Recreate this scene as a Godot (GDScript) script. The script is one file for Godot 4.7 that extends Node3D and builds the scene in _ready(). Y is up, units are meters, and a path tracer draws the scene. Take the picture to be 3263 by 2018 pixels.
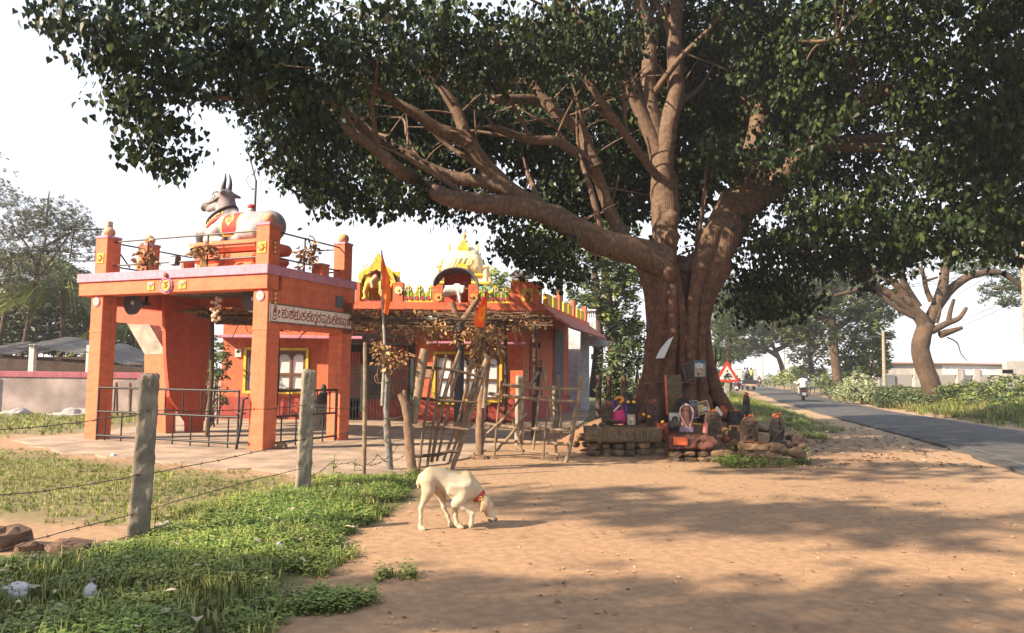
extends Node3D

const SUN_DIR := Vector3(0.765, -0.53, -0.366)   # the way the sunlight travels: low sun, left and a little behind the viewer
var rng := RandomNumberGenerator.new()
var M := {}
var T := {}
var ground_noise := FastNoiseLite.new()

func _ready():
	rng.seed = 7
	ground_noise.seed = 3
	ground_noise.frequency = 0.35
	ground_noise.fractal_octaves = 3
	var cam := Camera3D.new()
	cam.name = "camera"
	cam.position = Vector3(0, 1.55, 0)
	cam.basis = Basis(Vector3.RIGHT, 0.07597) * Basis(Vector3.BACK, 0.012)
	cam.fov = 45.56
	cam.near = 0.05
	cam.far = 3000.0
	add_child(cam)
	var env := Environment.new()
	env.background_mode = Environment.BG_SKY
	var psm := ProceduralSkyMaterial.new()
	psm.sky_top_color = Color(0.86, 0.90, 0.97)
	psm.sky_horizon_color = Color(1.0, 0.985, 0.97)
	psm.sky_curve = 0.12
	psm.sky_energy_multiplier = 1.0
	psm.ground_horizon_color = Color(0.75, 0.72, 0.68)
	psm.ground_bottom_color = Color(0.45, 0.36, 0.28)
	psm.sun_angle_max = 75.0
	psm.sun_curve = 0.12
	var sky := Sky.new()
	sky.sky_material = psm
	env.sky = sky
	env.background_energy_multiplier = 0.5
	env.tonemap_mode = Environment.TONE_MAPPER_LINEAR
	env.tonemap_exposure = 2.9
	env.sdfgi_enabled = true
	env.ssao_enabled = true
	env.ssil_enabled = true
	env.fog_enabled = true
	env.fog_density = 0.0008
	env.fog_light_color = Color(0.93, 0.95, 1.0)
	var we := WorldEnvironment.new()
	we.name = "surroundings"
	we.environment = env
	add_child(we)
	var sun := DirectionalLight3D.new()
	sun.name = "sun"
	sun.basis = Basis.looking_at(SUN_DIR, Vector3.UP)
	sun.light_energy = 1.6
	sun.light_color = Color(1.0, 0.91, 0.79)
	sun.light_angular_distance = 0.5
	sun.shadow_enabled = true
	add_child(sun)
	make_textures()
	make_materials()
	make_ground()
	make_pavilion()
	make_bull()
	make_temple()
	make_annex()
	make_pandal()
	make_tree()
	make_shrine()
	make_fence()
	make_left()
	make_right()
	make_traffic()
	make_dog()
	make_plants()
	make_litter()

class MB:
	var v := PackedVector3Array()
	var n := PackedVector3Array()
	var uv := PackedVector2Array()
	var c := PackedColorArray()
	var ix := PackedInt32Array()
	var col := Color.WHITE

	func vert(p: Vector3, nn: Vector3, t := Vector2.ZERO) -> int:
		v.append(p); n.append(nn); uv.append(t); c.append(col)
		return v.size() - 1

	func tri(a: Vector3, b: Vector3, d: Vector3, nn: Vector3):
		var i := vert(a, nn)
		if (b - a).cross(d - a).dot(nn) > 0.0:
			vert(d, nn); vert(b, nn)
		else:
			vert(b, nn); vert(d, nn)
		ix.append_array([i, i + 1, i + 2])

	func quad(a: Vector3, b: Vector3, d: Vector3, e: Vector3, nn: Vector3, uvs := []):
		var i := v.size()
		var p := [a, b, d, e]
		for k in 4:
			vert(p[k], nn, uvs[k] if uvs else Vector2.ZERO)
		if (b - a).cross(d - a).dot(nn) > 0.0:
			ix.append_array([i, i + 2, i + 1, i, i + 3, i + 2])
		else:
			ix.append_array([i, i + 1, i + 2, i, i + 2, i + 3])

	# rows of points; outward side is (along a row) x (from row to row)
	func grid(rows: Array, wrap := false, flip := false):
		var nr := rows.size()
		var nc: int = rows[0].size()
		var base := v.size()
		for r in nr:
			for k in nc:
				var k0 := k - 1
				var k1 := k + 1
				if wrap:
					k0 = (k + nc - 1) % nc
					k1 = (k + 1) % nc
				var dc: Vector3 = rows[r][clampi(k1, 0, nc - 1)] - rows[r][clampi(k0, 0, nc - 1)]
				var dr: Vector3 = rows[mini(r + 1, nr - 1)][k] - rows[maxi(r - 1, 0)][k]
				var nn := dc.cross(dr)
				if nn.length_squared() < 1e-14:
					nn = dr if r > 0 else -dr
				nn = nn.normalized()
				vert(rows[r][k], -nn if flip else nn, Vector2(float(k) / maxf(nc - 1, 1), float(r) / maxf(nr - 1, 1)))
		for r in nr - 1:
			for k in (nc if wrap else nc - 1):
				var a := base + r * nc + k
				var b := base + r * nc + (k + 1) % nc
				if flip:
					ix.append_array([a, b, b + nc, a, b + nc, a + nc])
				else:
					ix.append_array([a, b + nc, b, a, a + nc, b + nc])

	func tube(pts: Array, radii, sides := 8, caps := true, bumpy := 0.0, noise: FastNoiseLite = null):
		var rows := []
		var u := Vector3.ZERO
		var m := pts.size()
		for i in m:
			var t: Vector3 = (pts[mini(i + 1, m - 1)] - pts[maxi(i - 1, 0)]).normalized()
			if u == Vector3.ZERO:
				u = t.cross(Vector3.RIGHT if absf(t.x) < 0.8 else Vector3.BACK).normalized()
			u = (u - t * u.dot(t)).normalized()
			var w := t.cross(u)
			var r: float = radii if radii is float else radii[i]
			var row := PackedVector3Array()
			for k in sides:
				var a := TAU * k / sides
				var o := u * cos(a) + w * sin(a)
				var rr := r
				if bumpy > 0.0:
					rr *= 1.0 + bumpy * noise.get_noise_3dv(pts[i] + o * r)
				row.append(pts[i] + o * rr)
			rows.append(row)
		grid(rows, true)
		if caps:
			for e in [0, m - 1]:
				var d: Vector3 = (pts[0] - pts[1]).normalized() if e == 0 else (pts[m - 1] - pts[m - 2]).normalized()
				for k in range(1, sides - 1):
					tri(rows[e][0], rows[e][k], rows[e][k + 1], d)

	func rod(a: Vector3, b: Vector3, r0: float, r1 := -1.0, sides := 6):
		tube([a, b], [r0, r1 if r1 >= 0.0 else r0], sides)

	func lathe(tr: Transform3D, prof: Array, sides := 16):   # prof: Vector2(radius, height) from below upwards
		var rows := []
		for p in prof:
			var row := PackedVector3Array()
			for k in sides:
				var a := TAU * k / sides
				row.append(tr * Vector3(sin(a) * p.x, p.y, cos(a) * p.x))
			rows.append(row)
		grid(rows, true)
		var up := tr.basis.y.normalized()
		for e in [0, prof.size() - 1]:
			if prof[e].x > 0.001:
				for k in range(1, sides - 1):
					tri(rows[e][0], rows[e][k], rows[e][k + 1], up if e else -up)

	func ball(at: Vector3, r: Vector3, b := Basis(), seg := 12):
		var rows := []
		for i in seg / 2 + 1:
			var f := -PI / 2 + PI * i / (seg / 2)
			var row := PackedVector3Array()
			for k in seg:
				var a := TAU * k / seg
				row.append(at + b * Vector3(sin(a) * cos(f) * r.x, sin(f) * r.y, cos(a) * cos(f) * r.z))
			rows.append(row)
		grid(rows, true)

	func rock(at: Vector3, r: Vector3, sd: int, b := Basis(), seg := 9, rough := 0.45):
		var nz := FastNoiseLite.new()
		nz.seed = sd
		nz.frequency = 0.9
		var rows := []
		for i in seg / 2 + 2:
			var f := -PI / 2 + PI * i / (seg / 2 + 1)
			var row := PackedVector3Array()
			for k in seg:
				var a := TAU * k / seg
				var o := Vector3(sin(a) * cos(f), sin(f), cos(a) * cos(f))
				var q := 1.0 + rough * nz.get_noise_3dv(o * 1.3)
				q = minf(q, 0.82 / maxf(maxf(absf(o.x), absf(o.z)), 0.5)) * (1.0 if absf(o.y) < 0.6 else 0.9)
				row.append(at + b * (o * q * r))
			rows.append(row)
		for i in rows.size() - 1:
			for k in seg:
				var a: Vector3 = rows[i][k]
				var b2: Vector3 = rows[i][(k + 1) % seg]
				var d: Vector3 = rows[i + 1][(k + 1) % seg]
				var e: Vector3 = rows[i + 1][k]
				for t in [[a, b2, d], [a, d, e]]:
					var nn: Vector3 = (t[1] - t[0]).cross(t[2] - t[0])
					if nn.length_squared() > 1e-14:
						nn = nn.normalized()
						if nn.dot((t[0] + t[1] + t[2]) / 3.0 - at) < 0.0:
							nn = -nn
						tri(t[0], t[1], t[2], nn)

	func box(tr: Transform3D, s: Vector3, bev := 0.0):
		var h := s * 0.5
		var q := minf(bev, minf(h.x, minf(h.y, h.z)) * 0.9)
		for ax in 3:
			for sg in [-1.0, 1.0]:
				var nn := Vector3.ZERO
				nn[ax] = sg
				var i1 := (ax + 1) % 3
				var i2 := (ax + 2) % 3
				var ps := []
				for w in [[-1, -1], [1, -1], [1, 1], [-1, 1]]:
					var p := Vector3.ZERO
					p[ax] = sg * h[ax]
					p[i1] = w[0] * (h[i1] - q)
					p[i2] = w[1] * (h[i2] - q)
					ps.append(tr * p)
				quad(ps[0], ps[1], ps[2], ps[3], (tr.basis * nn).normalized(), [Vector2(0, 1), Vector2(1, 1), Vector2(1, 0), Vector2(0, 0)])
		if q > 0.0:
			for ax in 3:
				var i1 := (ax + 1) % 3
				var i2 := (ax + 2) % 3
				for s1 in [-1.0, 1.0]:
					for s2 in [-1.0, 1.0]:
						var ps := []
						for w in [[-1, 0], [1, 0], [1, 1], [-1, 1]]:
							var p := Vector3.ZERO
							p[ax] = w[0] * (h[ax] - q)
							p[i1] = s1 * (h[i1] - (q if w[1] == 0 else 0.0))
							p[i2] = s2 * (h[i2] - (q if w[1] == 1 else 0.0))
							ps.append(tr * p)
						var nn := Vector3.ZERO
						nn[i1] = s1
						nn[i2] = s2
						quad(ps[0], ps[1], ps[2], ps[3], (tr.basis * nn).normalized())
			for sx in [-1.0, 1.0]:
				for sy in [-1.0, 1.0]:
					for sz in [-1.0, 1.0]:
						var p := Vector3(sx * h.x, sy * h.y, sz * h.z)
						tri(tr * (p - Vector3(0, sy * q, sz * q)), tr * (p - Vector3(sx * q, 0, sz * q)), tr * (p - Vector3(sx * q, sy * q, 0)), (tr.basis * Vector3(sx, sy, sz)).normalized())

	func cube(at: Vector3, s: Vector3, bev := 0.0, ry := 0.0):
		box(Transform3D(Basis(Vector3.UP, ry), at), s, bev)

	# an outline in the xy plane of tr, thickness along its z, from z = 0 to z = d
	func prism(tr: Transform3D, poly: PackedVector2Array, d: float):
		var t := Geometry2D.triangulate_polygon(poly)
		var nz := tr.basis.z.normalized()
		for i in range(0, t.size(), 3):
			for w in [[0.0, -1.0], [d, 1.0]]:
				var a: Vector3 = tr * Vector3(poly[t[i]].x, poly[t[i]].y, w[0])
				var b: Vector3 = tr * Vector3(poly[t[i + 1]].x, poly[t[i + 1]].y, w[0])
				var e: Vector3 = tr * Vector3(poly[t[i + 2]].x, poly[t[i + 2]].y, w[0])
				tri(a, b, e, nz * w[1] * signf(d))
		var cw := 1.0 if Geometry2D.is_polygon_clockwise(poly) else -1.0
		for i in poly.size():
			var p := poly[i]
			var q := poly[(i + 1) % poly.size()]
			var e := (q - p).normalized()
			var o := (tr.basis * Vector3(-e.y, e.x, 0) * cw).normalized()
			quad(tr * Vector3(p.x, p.y, 0), tr * Vector3(q.x, q.y, 0), tr * Vector3(q.x, q.y, d), tr * Vector3(p.x, p.y, d), o)

	func torus(tr: Transform3D, big: float, small: float, seg := 20, sides := 8):
		var rows := []
		for i in seg + 1:
			var a := TAU * i / seg
			var row := PackedVector3Array()
			for k in sides:
				var f := -TAU * k / sides
				row.append(tr * Vector3(cos(a) * (big + small * cos(f)), sin(a) * (big + small * cos(f)), small * sin(f)))
			rows.append(row)
		grid(rows, true)

	func add(o: MB, tr := Transform3D()):
		var base := v.size()
		for i in o.v.size():
			v.append(tr * o.v[i]); n.append((tr.basis * o.n[i]).normalized()); uv.append(o.uv[i]); c.append(o.c[i])
		for i in o.ix:
			ix.append(base + i)

	func mesh() -> ArrayMesh:
		var a := []
		a.resize(Mesh.ARRAY_MAX)
		a[Mesh.ARRAY_VERTEX] = v
		a[Mesh.ARRAY_NORMAL] = n
		a[Mesh.ARRAY_TEX_UV] = uv
		a[Mesh.ARRAY_COLOR] = c
		a[Mesh.ARRAY_INDEX] = ix
		var m := ArrayMesh.new()
		m.add_surface_from_arrays(Mesh.PRIMITIVE_TRIANGLES, a)
		return m

	# one continuous skin over tapered bones [a, ra, b, rb, colour], joined with a smooth minimum (surface nets)
	func skin(bones: Array, cell: float, k: float):
		var lo := Vector3.INF
		var hi := -Vector3.INF
		for b in bones:
			var r := maxf(b[1], b[3]) + k * 2.0 + cell * 2.0
			lo = lo.min(b[0] - Vector3.ONE * r).min(b[2] - Vector3.ONE * r)
			hi = hi.max(b[0] + Vector3.ONE * r).max(b[2] + Vector3.ONE * r)
		var nx := int((hi.x - lo.x) / cell) + 2
		var ny := int((hi.y - lo.y) / cell) + 2
		var nz := int((hi.z - lo.z) / cell) + 2
		var f := PackedFloat32Array()
		f.resize(nx * ny * nz)
		for b in bones:
			var r := maxf(b[1], b[3]) + k * 4.0
			var l: Vector3 = (b[0].min(b[2]) - Vector3.ONE * r - lo) / cell
			var h: Vector3 = (b[0].max(b[2]) + Vector3.ONE * r - lo) / cell
			var ab: Vector3 = b[2] - b[0]
			var l2 := maxf(ab.length_squared(), 1e-9)
			for z in range(maxi(0, int(l.z)), mini(nz, int(h.z) + 2)):
				for y in range(maxi(0, int(l.y)), mini(ny, int(h.y) + 2)):
					var at := (z * ny + y) * nx
					for x in range(maxi(0, int(l.x)), mini(nx, int(h.x) + 2)):
						var p := lo + Vector3(x, y, z) * cell
						var t := clampf((p - b[0]).dot(ab) / l2, 0.0, 1.0)
						var d: float = p.distance_to(b[0] + ab * t) - lerpf(b[1], b[3], t)
						if d < k * 4.0:
							f[at + x] += exp(-d / k)
		for i in f.size():
			f[i] = -k * log(f[i]) if f[i] > 1e-9 else k * 20.0
		var id := PackedInt32Array()
		id.resize(nx * ny * nz)
		id.fill(-1)
		var sx := 1
		var sy := nx
		var sz := nx * ny
		var corner := [0, sx, sy, sx + sy, sz, sx + sz, sy + sz, sx + sy + sz]
		var edges := [[0, 1], [2, 3], [4, 5], [6, 7], [0, 2], [1, 3], [4, 6], [5, 7], [0, 4], [1, 5], [2, 6], [3, 7]]
		var keep := col
		for z in nz - 1:
			for y in ny - 1:
				for x in nx - 1:
					var i := (z * ny + y) * nx + x
					var inside := 0
					for q in 8:
						if f[i + corner[q]] < 0.0:
							inside += 1
					if inside == 0 or inside == 8:
						continue
					var s := Vector3.ZERO
					var m := 0
					for e in edges:
						var d0 := f[i + corner[e[0]]]
						var d1 := f[i + corner[e[1]]]
						if (d0 < 0.0) != (d1 < 0.0):
							var t := d0 / (d0 - d1)
							var c0 := Vector3(e[0] & 1, (e[0] >> 1) & 1, e[0] >> 2)
							var c1 := Vector3(e[1] & 1, (e[1] >> 1) & 1, e[1] >> 2)
							s += c0.lerp(c1, t)
							m += 1
					var p := lo + (Vector3(x, y, z) + s / m) * cell
					var g := Vector3(f[i + 1] + f[i + 1 + sy] + f[i + 1 + sz] + f[i + 1 + sy + sz] - f[i] - f[i + sy] - f[i + sz] - f[i + sy + sz],
						f[i + sy] + f[i + sy + 1] + f[i + sy + sz] + f[i + sy + sz + 1] - f[i] - f[i + 1] - f[i + sz] - f[i + sz + 1],
						f[i + sz] + f[i + sz + 1] + f[i + sz + sy] + f[i + sz + sy + 1] - f[i] - f[i + 1] - f[i + sy] - f[i + sy + 1]).normalized()
					var best := Color(0, 0, 0)
					var total := 0.0
					for b in bones:
						var ab: Vector3 = b[2] - b[0]
						var t := clampf((p - b[0]).dot(ab) / maxf(ab.length_squared(), 1e-9), 0.0, 1.0)
						var d: float = p.distance_to(b[0] + ab * t) - lerpf(b[1], b[3], t)
						var w := exp(-d / (k * 0.4))
						best += b[4] * w
						total += w
					col = Color(best.r / total, best.g / total, best.b / total)
					id[i] = vert(p, g)
		for z in range(1, nz - 1):
			for y in range(1, ny - 1):
				for x in range(1, nx - 1):
					var i := (z * ny + y) * nx + x
					var i_in := f[i] < 0.0
					for w in [[sx, sy, sz], [sy, sz, sx], [sz, sx, sy]]:
						if i_in != (f[i + w[0]] < 0.0):
							var a := id[i]
							var b := id[i - w[1]]
							var d := id[i - w[1] - w[2]]
							var e := id[i - w[2]]
							if a < 0 or b < 0 or d < 0 or e < 0:
								continue
							if i_in:
								ix.append_array([a, d, b, a, e, d])
							else:
								ix.append_array([a, b, d, a, d, e])
		col = keep

func B(a: Vector3, ra: float, b: Vector3, rb: float, c := Color.WHITE) -> Array:
	return [a, ra, b, rb, c]

func chain(bones: Array, pts: Array, radii: Array, c: Color):
	for i in pts.size() - 1:
		bones.append([pts[i], radii[i], pts[i + 1], radii[i + 1], c])

func rnd(a := 0.0, b := 1.0) -> float:
	return rng.randf_range(a, b)

func xf(at: Vector3, ry := 0.0, rx := 0.0, rz := 0.0) -> Transform3D:
	return Transform3D(Basis(Vector3.UP, ry) * Basis(Vector3.RIGHT, rx) * Basis(Vector3.BACK, rz), at)

func obj(called: String, m, material: Material, parent: Node3D = self, at := Vector3.ZERO) -> MeshInstance3D:
	var o := MeshInstance3D.new()
	o.name = called
	o.mesh = m.mesh() if m is MB else m
	o.material_override = material
	o.position = at
	parent.add_child(o, true)
	return o

func tag(o: Node, label: String, category := "", group := "") -> Node:
	if label:
		o.set_meta("label", label)
	if category:
		o.set_meta("category", category)
	if group:
		o.set_meta("group", group)
	return o

func struct(called: String, m, material: Material, label := "", parent: Node3D = self) -> MeshInstance3D:
	var o := obj(called, m, material, parent)
	o.set_meta("kind", "structure")
	if label:
		o.set_meta("label", label)
	return o

func thing(called: String, label: String, category: String, at := Vector3.ZERO, ry := 0.0, group := "") -> Node3D:
	var o := Node3D.new()
	o.name = called
	o.position = at
	o.rotation.y = ry
	add_child(o, true)
	tag(o, label, category, group)
	return o

func copy(o: Node3D, label: String, at: Vector3, ry := 0.0) -> Node3D:
	var r: Node3D = o.duplicate()
	r.name = String(o.name)
	add_child(r, true)
	r.position = at
	r.rotation.y = ry
	r.set_meta("label", label)
	return r

func scatter(called: String, mesh: Mesh, material: Material, places: Array, tints: Array, parent: Node3D = self) -> MultiMeshInstance3D:
	var mm := MultiMesh.new()
	mm.transform_format = MultiMesh.TRANSFORM_3D
	mm.use_colors = not tints.is_empty()
	mm.mesh = mesh
	mm.instance_count = places.size()
	for i in places.size():
		mm.set_instance_transform(i, places[i])
		if tints:
			mm.set_instance_color(i, tints[i])
	var o := MultiMeshInstance3D.new()
	o.name = called
	o.multimesh = mm
	o.material_override = material
	o.set_meta("kind", "stuff")
	parent.add_child(o, true)
	return o

func smooth(pts: Array, per := 4) -> Array:
	var out := []
	var m := pts.size()
	for i in m - 1:
		for k in per:
			out.append(pts[i].cubic_interpolate(pts[i + 1], pts[maxi(i - 1, 0)], pts[mini(i + 2, m - 1)], float(k) / per))
	out.append(pts[m - 1])
	return out

func ramp(a: float, b: float, m: int, pw := 1.0) -> Array:
	var o := []
	for i in m:
		o.append(lerpf(a, b, pow(float(i) / maxf(m - 1, 1), pw)))
	return o

func noise_tex(sd: int, freq: float, lo: float, hi: float, size := 256, type := FastNoiseLite.TYPE_SIMPLEX_SMOOTH, octaves := 4) -> NoiseTexture2D:
	var z := FastNoiseLite.new()
	z.seed = sd
	z.frequency = freq
	z.noise_type = type
	z.fractal_octaves = octaves
	var t := NoiseTexture2D.new()
	t.width = size
	t.height = size
	t.seamless = true
	t.noise = z
	var g := Gradient.new()
	g.set_color(0, Color(lo, lo, lo))
	g.set_color(1, Color(hi, hi, hi))
	t.color_ramp = g
	return t

func make_textures():
	T.speck = noise_tex(14, 0.16, 0.8, 1.0, 512, FastNoiseLite.TYPE_SIMPLEX, 3)
	T.road = noise_tex(9, 0.02, 0.55, 1.0, 512, FastNoiseLite.TYPE_SIMPLEX_SMOOTH, 5)
	T.fine = noise_tex(1, 0.06, 0.72, 1.0, 256)
	T.blotch = noise_tex(2, 0.012, 0.68, 1.0, 256)
	T.soft = noise_tex(5, 0.012, 0.86, 1.0, 256)
	T.grain = noise_tex(3, 0.12, 0.0, 1.0, 512, FastNoiseLite.TYPE_SIMPLEX_SMOOTH, 5)
	T.cell = noise_tex(4, 0.05, 0.0, 1.0, 512, FastNoiseLite.TYPE_CELLULAR, 3)
	T.soil = noise_tex(6, 0.02, 0.8, 1.0, 512, FastNoiseLite.TYPE_SIMPLEX_SMOOTH, 6)
	# bark: streaks along v, pale scars across
	var z := FastNoiseLite.new()
	z.seed = 11
	z.frequency = 0.05
	var im := Image.create(256, 256, false, Image.FORMAT_RGB8)
	for y in 256:
		for x in 256:
			var a := TAU * x / 256.0
			var q := 0.5 + 0.5 * z.get_noise_3d(cos(a) * 90.0, sin(a) * 90.0, absf(128.0 - y) * 0.35)
			var s := 0.5 + 0.5 * z.get_noise_3d(cos(a) * 40.0 + 300.0, sin(a) * 40.0, absf(128.0 - y) * 1.6)
			var l := clampf(0.38 + 0.55 * q + (0.22 if s > 0.74 else 0.0), 0.0, 1.0)
			im.set_pixel(x, y, Color(l, l, l))
	T.bark = ImageTexture.create_from_image(im)
	# rain streaks and grime running down plaster
	im = Image.create(256, 256, false, Image.FORMAT_RGB8)
	for y in 256:
		for x in 256:
			var a := TAU * x / 256.0
			var q := 0.5 + 0.5 * z.get_noise_3d(cos(a) * 110.0, sin(a) * 110.0, absf(128.0 - y) * 0.12)
			var s := 0.5 + 0.5 * z.get_noise_3d(cos(a) * 25.0, sin(a) * 25.0 + 500.0, absf(128.0 - y) * 0.7)
			var l := clampf(1.06 - 0.2 * q * q - 0.2 * s * s, 0.75, 1.0)
			im.set_pixel(x, y, Color(l, l * 0.995, l * 0.985))
	T.streak = ImageTexture.create_from_image(im)

func mat(c: Color, rough := 0.8, tex = null, sc := 1.0, bump = null, depth := 1.0, stain = null, stain_sc := 0.3) -> StandardMaterial3D:
	var m := StandardMaterial3D.new()
	m.albedo_color = c.linear_to_srgb()
	m.roughness = rough
	m.uv1_triplanar = true
	m.uv1_world_triplanar = true
	m.uv1_scale = Vector3.ONE * sc
	if tex:
		m.albedo_texture = tex
	if bump:
		m.heightmap_enabled = true
		m.heightmap_texture = bump
		m.heightmap_scale = depth
	if stain:
		m.detail_enabled = true
		m.detail_blend_mode = BaseMaterial3D.BLEND_MODE_MUL
		m.detail_albedo = stain
		m.detail_uv_layer = BaseMaterial3D.DETAIL_UV_2
		m.uv2_triplanar = true
		m.uv2_world_triplanar = true
		m.uv2_scale = Vector3.ONE * stain_sc
	return m

func vmat(rough := 0.8, tex = null, sc := 1.0, bump = null, depth := 1.0) -> StandardMaterial3D:
	var m := mat(Color.WHITE, rough, tex, sc, bump, depth)
	m.vertex_color_use_as_albedo = true
	return m

func leafmat(c: Color, rough: float, back: Color) -> StandardMaterial3D:
	var m := StandardMaterial3D.new()
	m.albedo_color = c.linear_to_srgb()
	m.roughness = rough
	m.vertex_color_use_as_albedo = true
	m.backlight_enabled = true
	m.backlight = back
	return m

func paint(c: Color, wear := 0.5) -> StandardMaterial3D:
	return mat(c, 0.75, T.soft, 2.6, T.grain, 0.1, T.streak, 0.37)

func make_materials():
	M.orange = paint(Color(0.72, 0.17, 0.075))
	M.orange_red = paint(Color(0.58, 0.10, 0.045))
	M.pink = paint(Color(0.62, 0.27, 0.38))
	M.base_red = paint(Color(0.42, 0.07, 0.05))
	M.yellow = paint(Color(0.80, 0.58, 0.07))
	M.cream = paint(Color(0.80, 0.74, 0.50))
	M.white = paint(Color(0.78, 0.77, 0.74))
	M.annex = paint(Color(0.66, 0.71, 0.80))
	M.teal = paint(Color(0.15, 0.55, 0.52))
	M.cement = mat(Color(0.38, 0.35, 0.31), 0.9, T.fine, 2.0, T.grain, 0.4, T.blotch, 0.5)
	M.black_iron = mat(Color(0.025, 0.022, 0.022), 0.5, T.fine, 6.0)
	M.iron = mat(Color(0.10, 0.09, 0.085), 0.45, T.fine, 6.0)
	M.iron.metallic = 0.4
	M.brown = mat(Color(0.17, 0.075, 0.04), 0.55, T.fine, 3.0)
	M.glass = mat(Color(0.66, 0.69, 0.72), 0.12)  # sky reflection on the temple panes is painted in as a pale colour
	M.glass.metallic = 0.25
	M.dark = mat(Color(0.02, 0.016, 0.014), 0.85)
	M.wood = mat(Color(0.36, 0.225, 0.135), 0.85, T.fine, 5.0, T.grain, 0.5, T.blotch, 1.6)
	M.wood_pale = mat(Color(0.43, 0.30, 0.19), 0.85, T.fine, 5.0, T.grain, 0.5, T.blotch, 1.6)
	M.wood_dark = mat(Color(0.14, 0.085, 0.055), 0.85, T.fine, 5.0, T.grain, 0.5, T.blotch, 1.6)
	M.granite = mat(Color(0.56, 0.48, 0.36), 0.9, T.fine, 7.0, T.grain, 1.0, T.blotch, 1.6)
	M.stone = mat(Color(0.19, 0.115, 0.075), 0.8, T.fine, 4.0, T.grain, 0.8, T.blotch, 1.5)
	M.stone_dark = mat(Color(0.055, 0.042, 0.036), 0.6, T.fine, 4.0, T.grain, 0.8, T.blotch, 2.0)
	M.slab = mat(Color(0.38, 0.235, 0.13), 0.9, T.fine, 3.0, T.grain, 1.2, T.blotch, 1.2)
	M.vermilion = mat(Color(0.55, 0.12, 0.05), 0.85, T.fine, 4.0, T.grain, 0.6, T.blotch, 2.0)
	M.earth = vmat(0.95, T.soil, 0.7, T.grain, 0.1)
	M.earth.detail_enabled = true
	M.earth.detail_blend_mode = BaseMaterial3D.BLEND_MODE_MUL
	M.earth.detail_albedo = T.speck
	M.earth.detail_uv_layer = BaseMaterial3D.DETAIL_UV_2
	M.earth.uv2_triplanar = true
	M.earth.uv2_world_triplanar = true
	M.earth.uv2_scale = Vector3.ONE * 1.7
	M.pad = mat(Color(0.56, 0.42, 0.31), 0.92, T.fine, 1.3, T.grain, 0.25, T.blotch, 0.35)
	M.asphalt = mat(Color(0.14, 0.134, 0.134), 0.85, T.fine, 1.8, T.grain, 0.8, T.road, 0.12)
	M.bark = mat(Color.WHITE, 0.85, T.bark, 0.9, T.bark, 4.0, T.road, 0.6)
	M.bark.vertex_color_use_as_albedo = true
	M.limb = mat(Color(0.47, 0.29, 0.185), 0.85, T.bark, 1.6, T.bark, 2.5, T.road, 0.8)
	M.far_bark = mat(Color(0.30, 0.19, 0.12), 0.9, T.bark, 1.0, T.cell, 3.0, T.blotch, 0.5)
	M.leaf = leafmat(Color.WHITE, 0.5, Color(0.25, 0.35, 0.1))
	M.leaf.metallic_specular = 0.3
	M.far_leaf = leafmat(Color.WHITE, 0.6, Color(0.35, 0.45, 0.15))
	M.grass = leafmat(Color.WHITE, 0.7, Color(0.4, 0.5, 0.15))
	M.dry = leafmat(Color.WHITE, 0.85, Color(0.2, 0.15, 0.06))
	M.litter = vmat(0.9, T.fine, 6.0)
	M.skin = vmat(0.75, T.soft, 8.0)
	M.fur = vmat(0.9, T.fine, 14.0, T.grain, 0.5)
	M.plaster = vmat(0.7, T.soft, 3.0, T.grain, 0.3)
	M.flag = leafmat(Color(0.85, 0.17, 0.02), 0.8, Color(0.6, 0.3, 0.1))
	M.plain = vmat(0.6)
	M.gold = mat(Color(0.62, 0.40, 0.10), 0.4)
	M.orange_flower = mat(Color(0.85, 0.28, 0.02), 0.8)
	M.red_flower = mat(Color(0.50, 0.04, 0.02), 0.8)
	M.metal_sheet = mat(Color(0.17, 0.155, 0.145), 0.6, T.blotch, 0.8, null, 1.0, T.blotch, 0.4)
	M.plastic = leafmat(Color(0.42, 0.42, 0.42), 0.35, Color(0.4, 0.4, 0.4))

func along(table: Array, z: float) -> float:   # x of an edge of the road at depth z (z falls away from the viewer)
	for i in table.size() - 1:
		var a: Vector2 = table[i]
		var b: Vector2 = table[i + 1]
		if z >= b.y or i == table.size() - 2:
			return lerpf(a.x, b.x, (z - a.y) / (b.y - a.y))
	return 0.0

var ROAD_L := [Vector2(2.4, 12), Vector2(5.6, 0), Vector2(8.39, -12.46), Vector2(9.48, -16.05), Vector2(10.18, -18.8), Vector2(11.08, -22.85), Vector2(12.0, -27.2), Vector2(13.84, -35), Vector2(16.6, -46.6), Vector2(24.4, -75.8), Vector2(33.5, -113), Vector2(44, -150), Vector2(75, -260)]
var ROAD_R := [Vector2(6.6, 12), Vector2(9.8, 0), Vector2(12.6, -12.5), Vector2(14.9, -22.06), Vector2(16.0, -27.3), Vector2(17.5, -35.2), Vector2(20.4, -45.5), Vector2(25.1, -62.1), Vector2(31.94, -87.5), Vector2(38.36, -113.7), Vector2(49, -150), Vector2(80, -260)]

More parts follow.
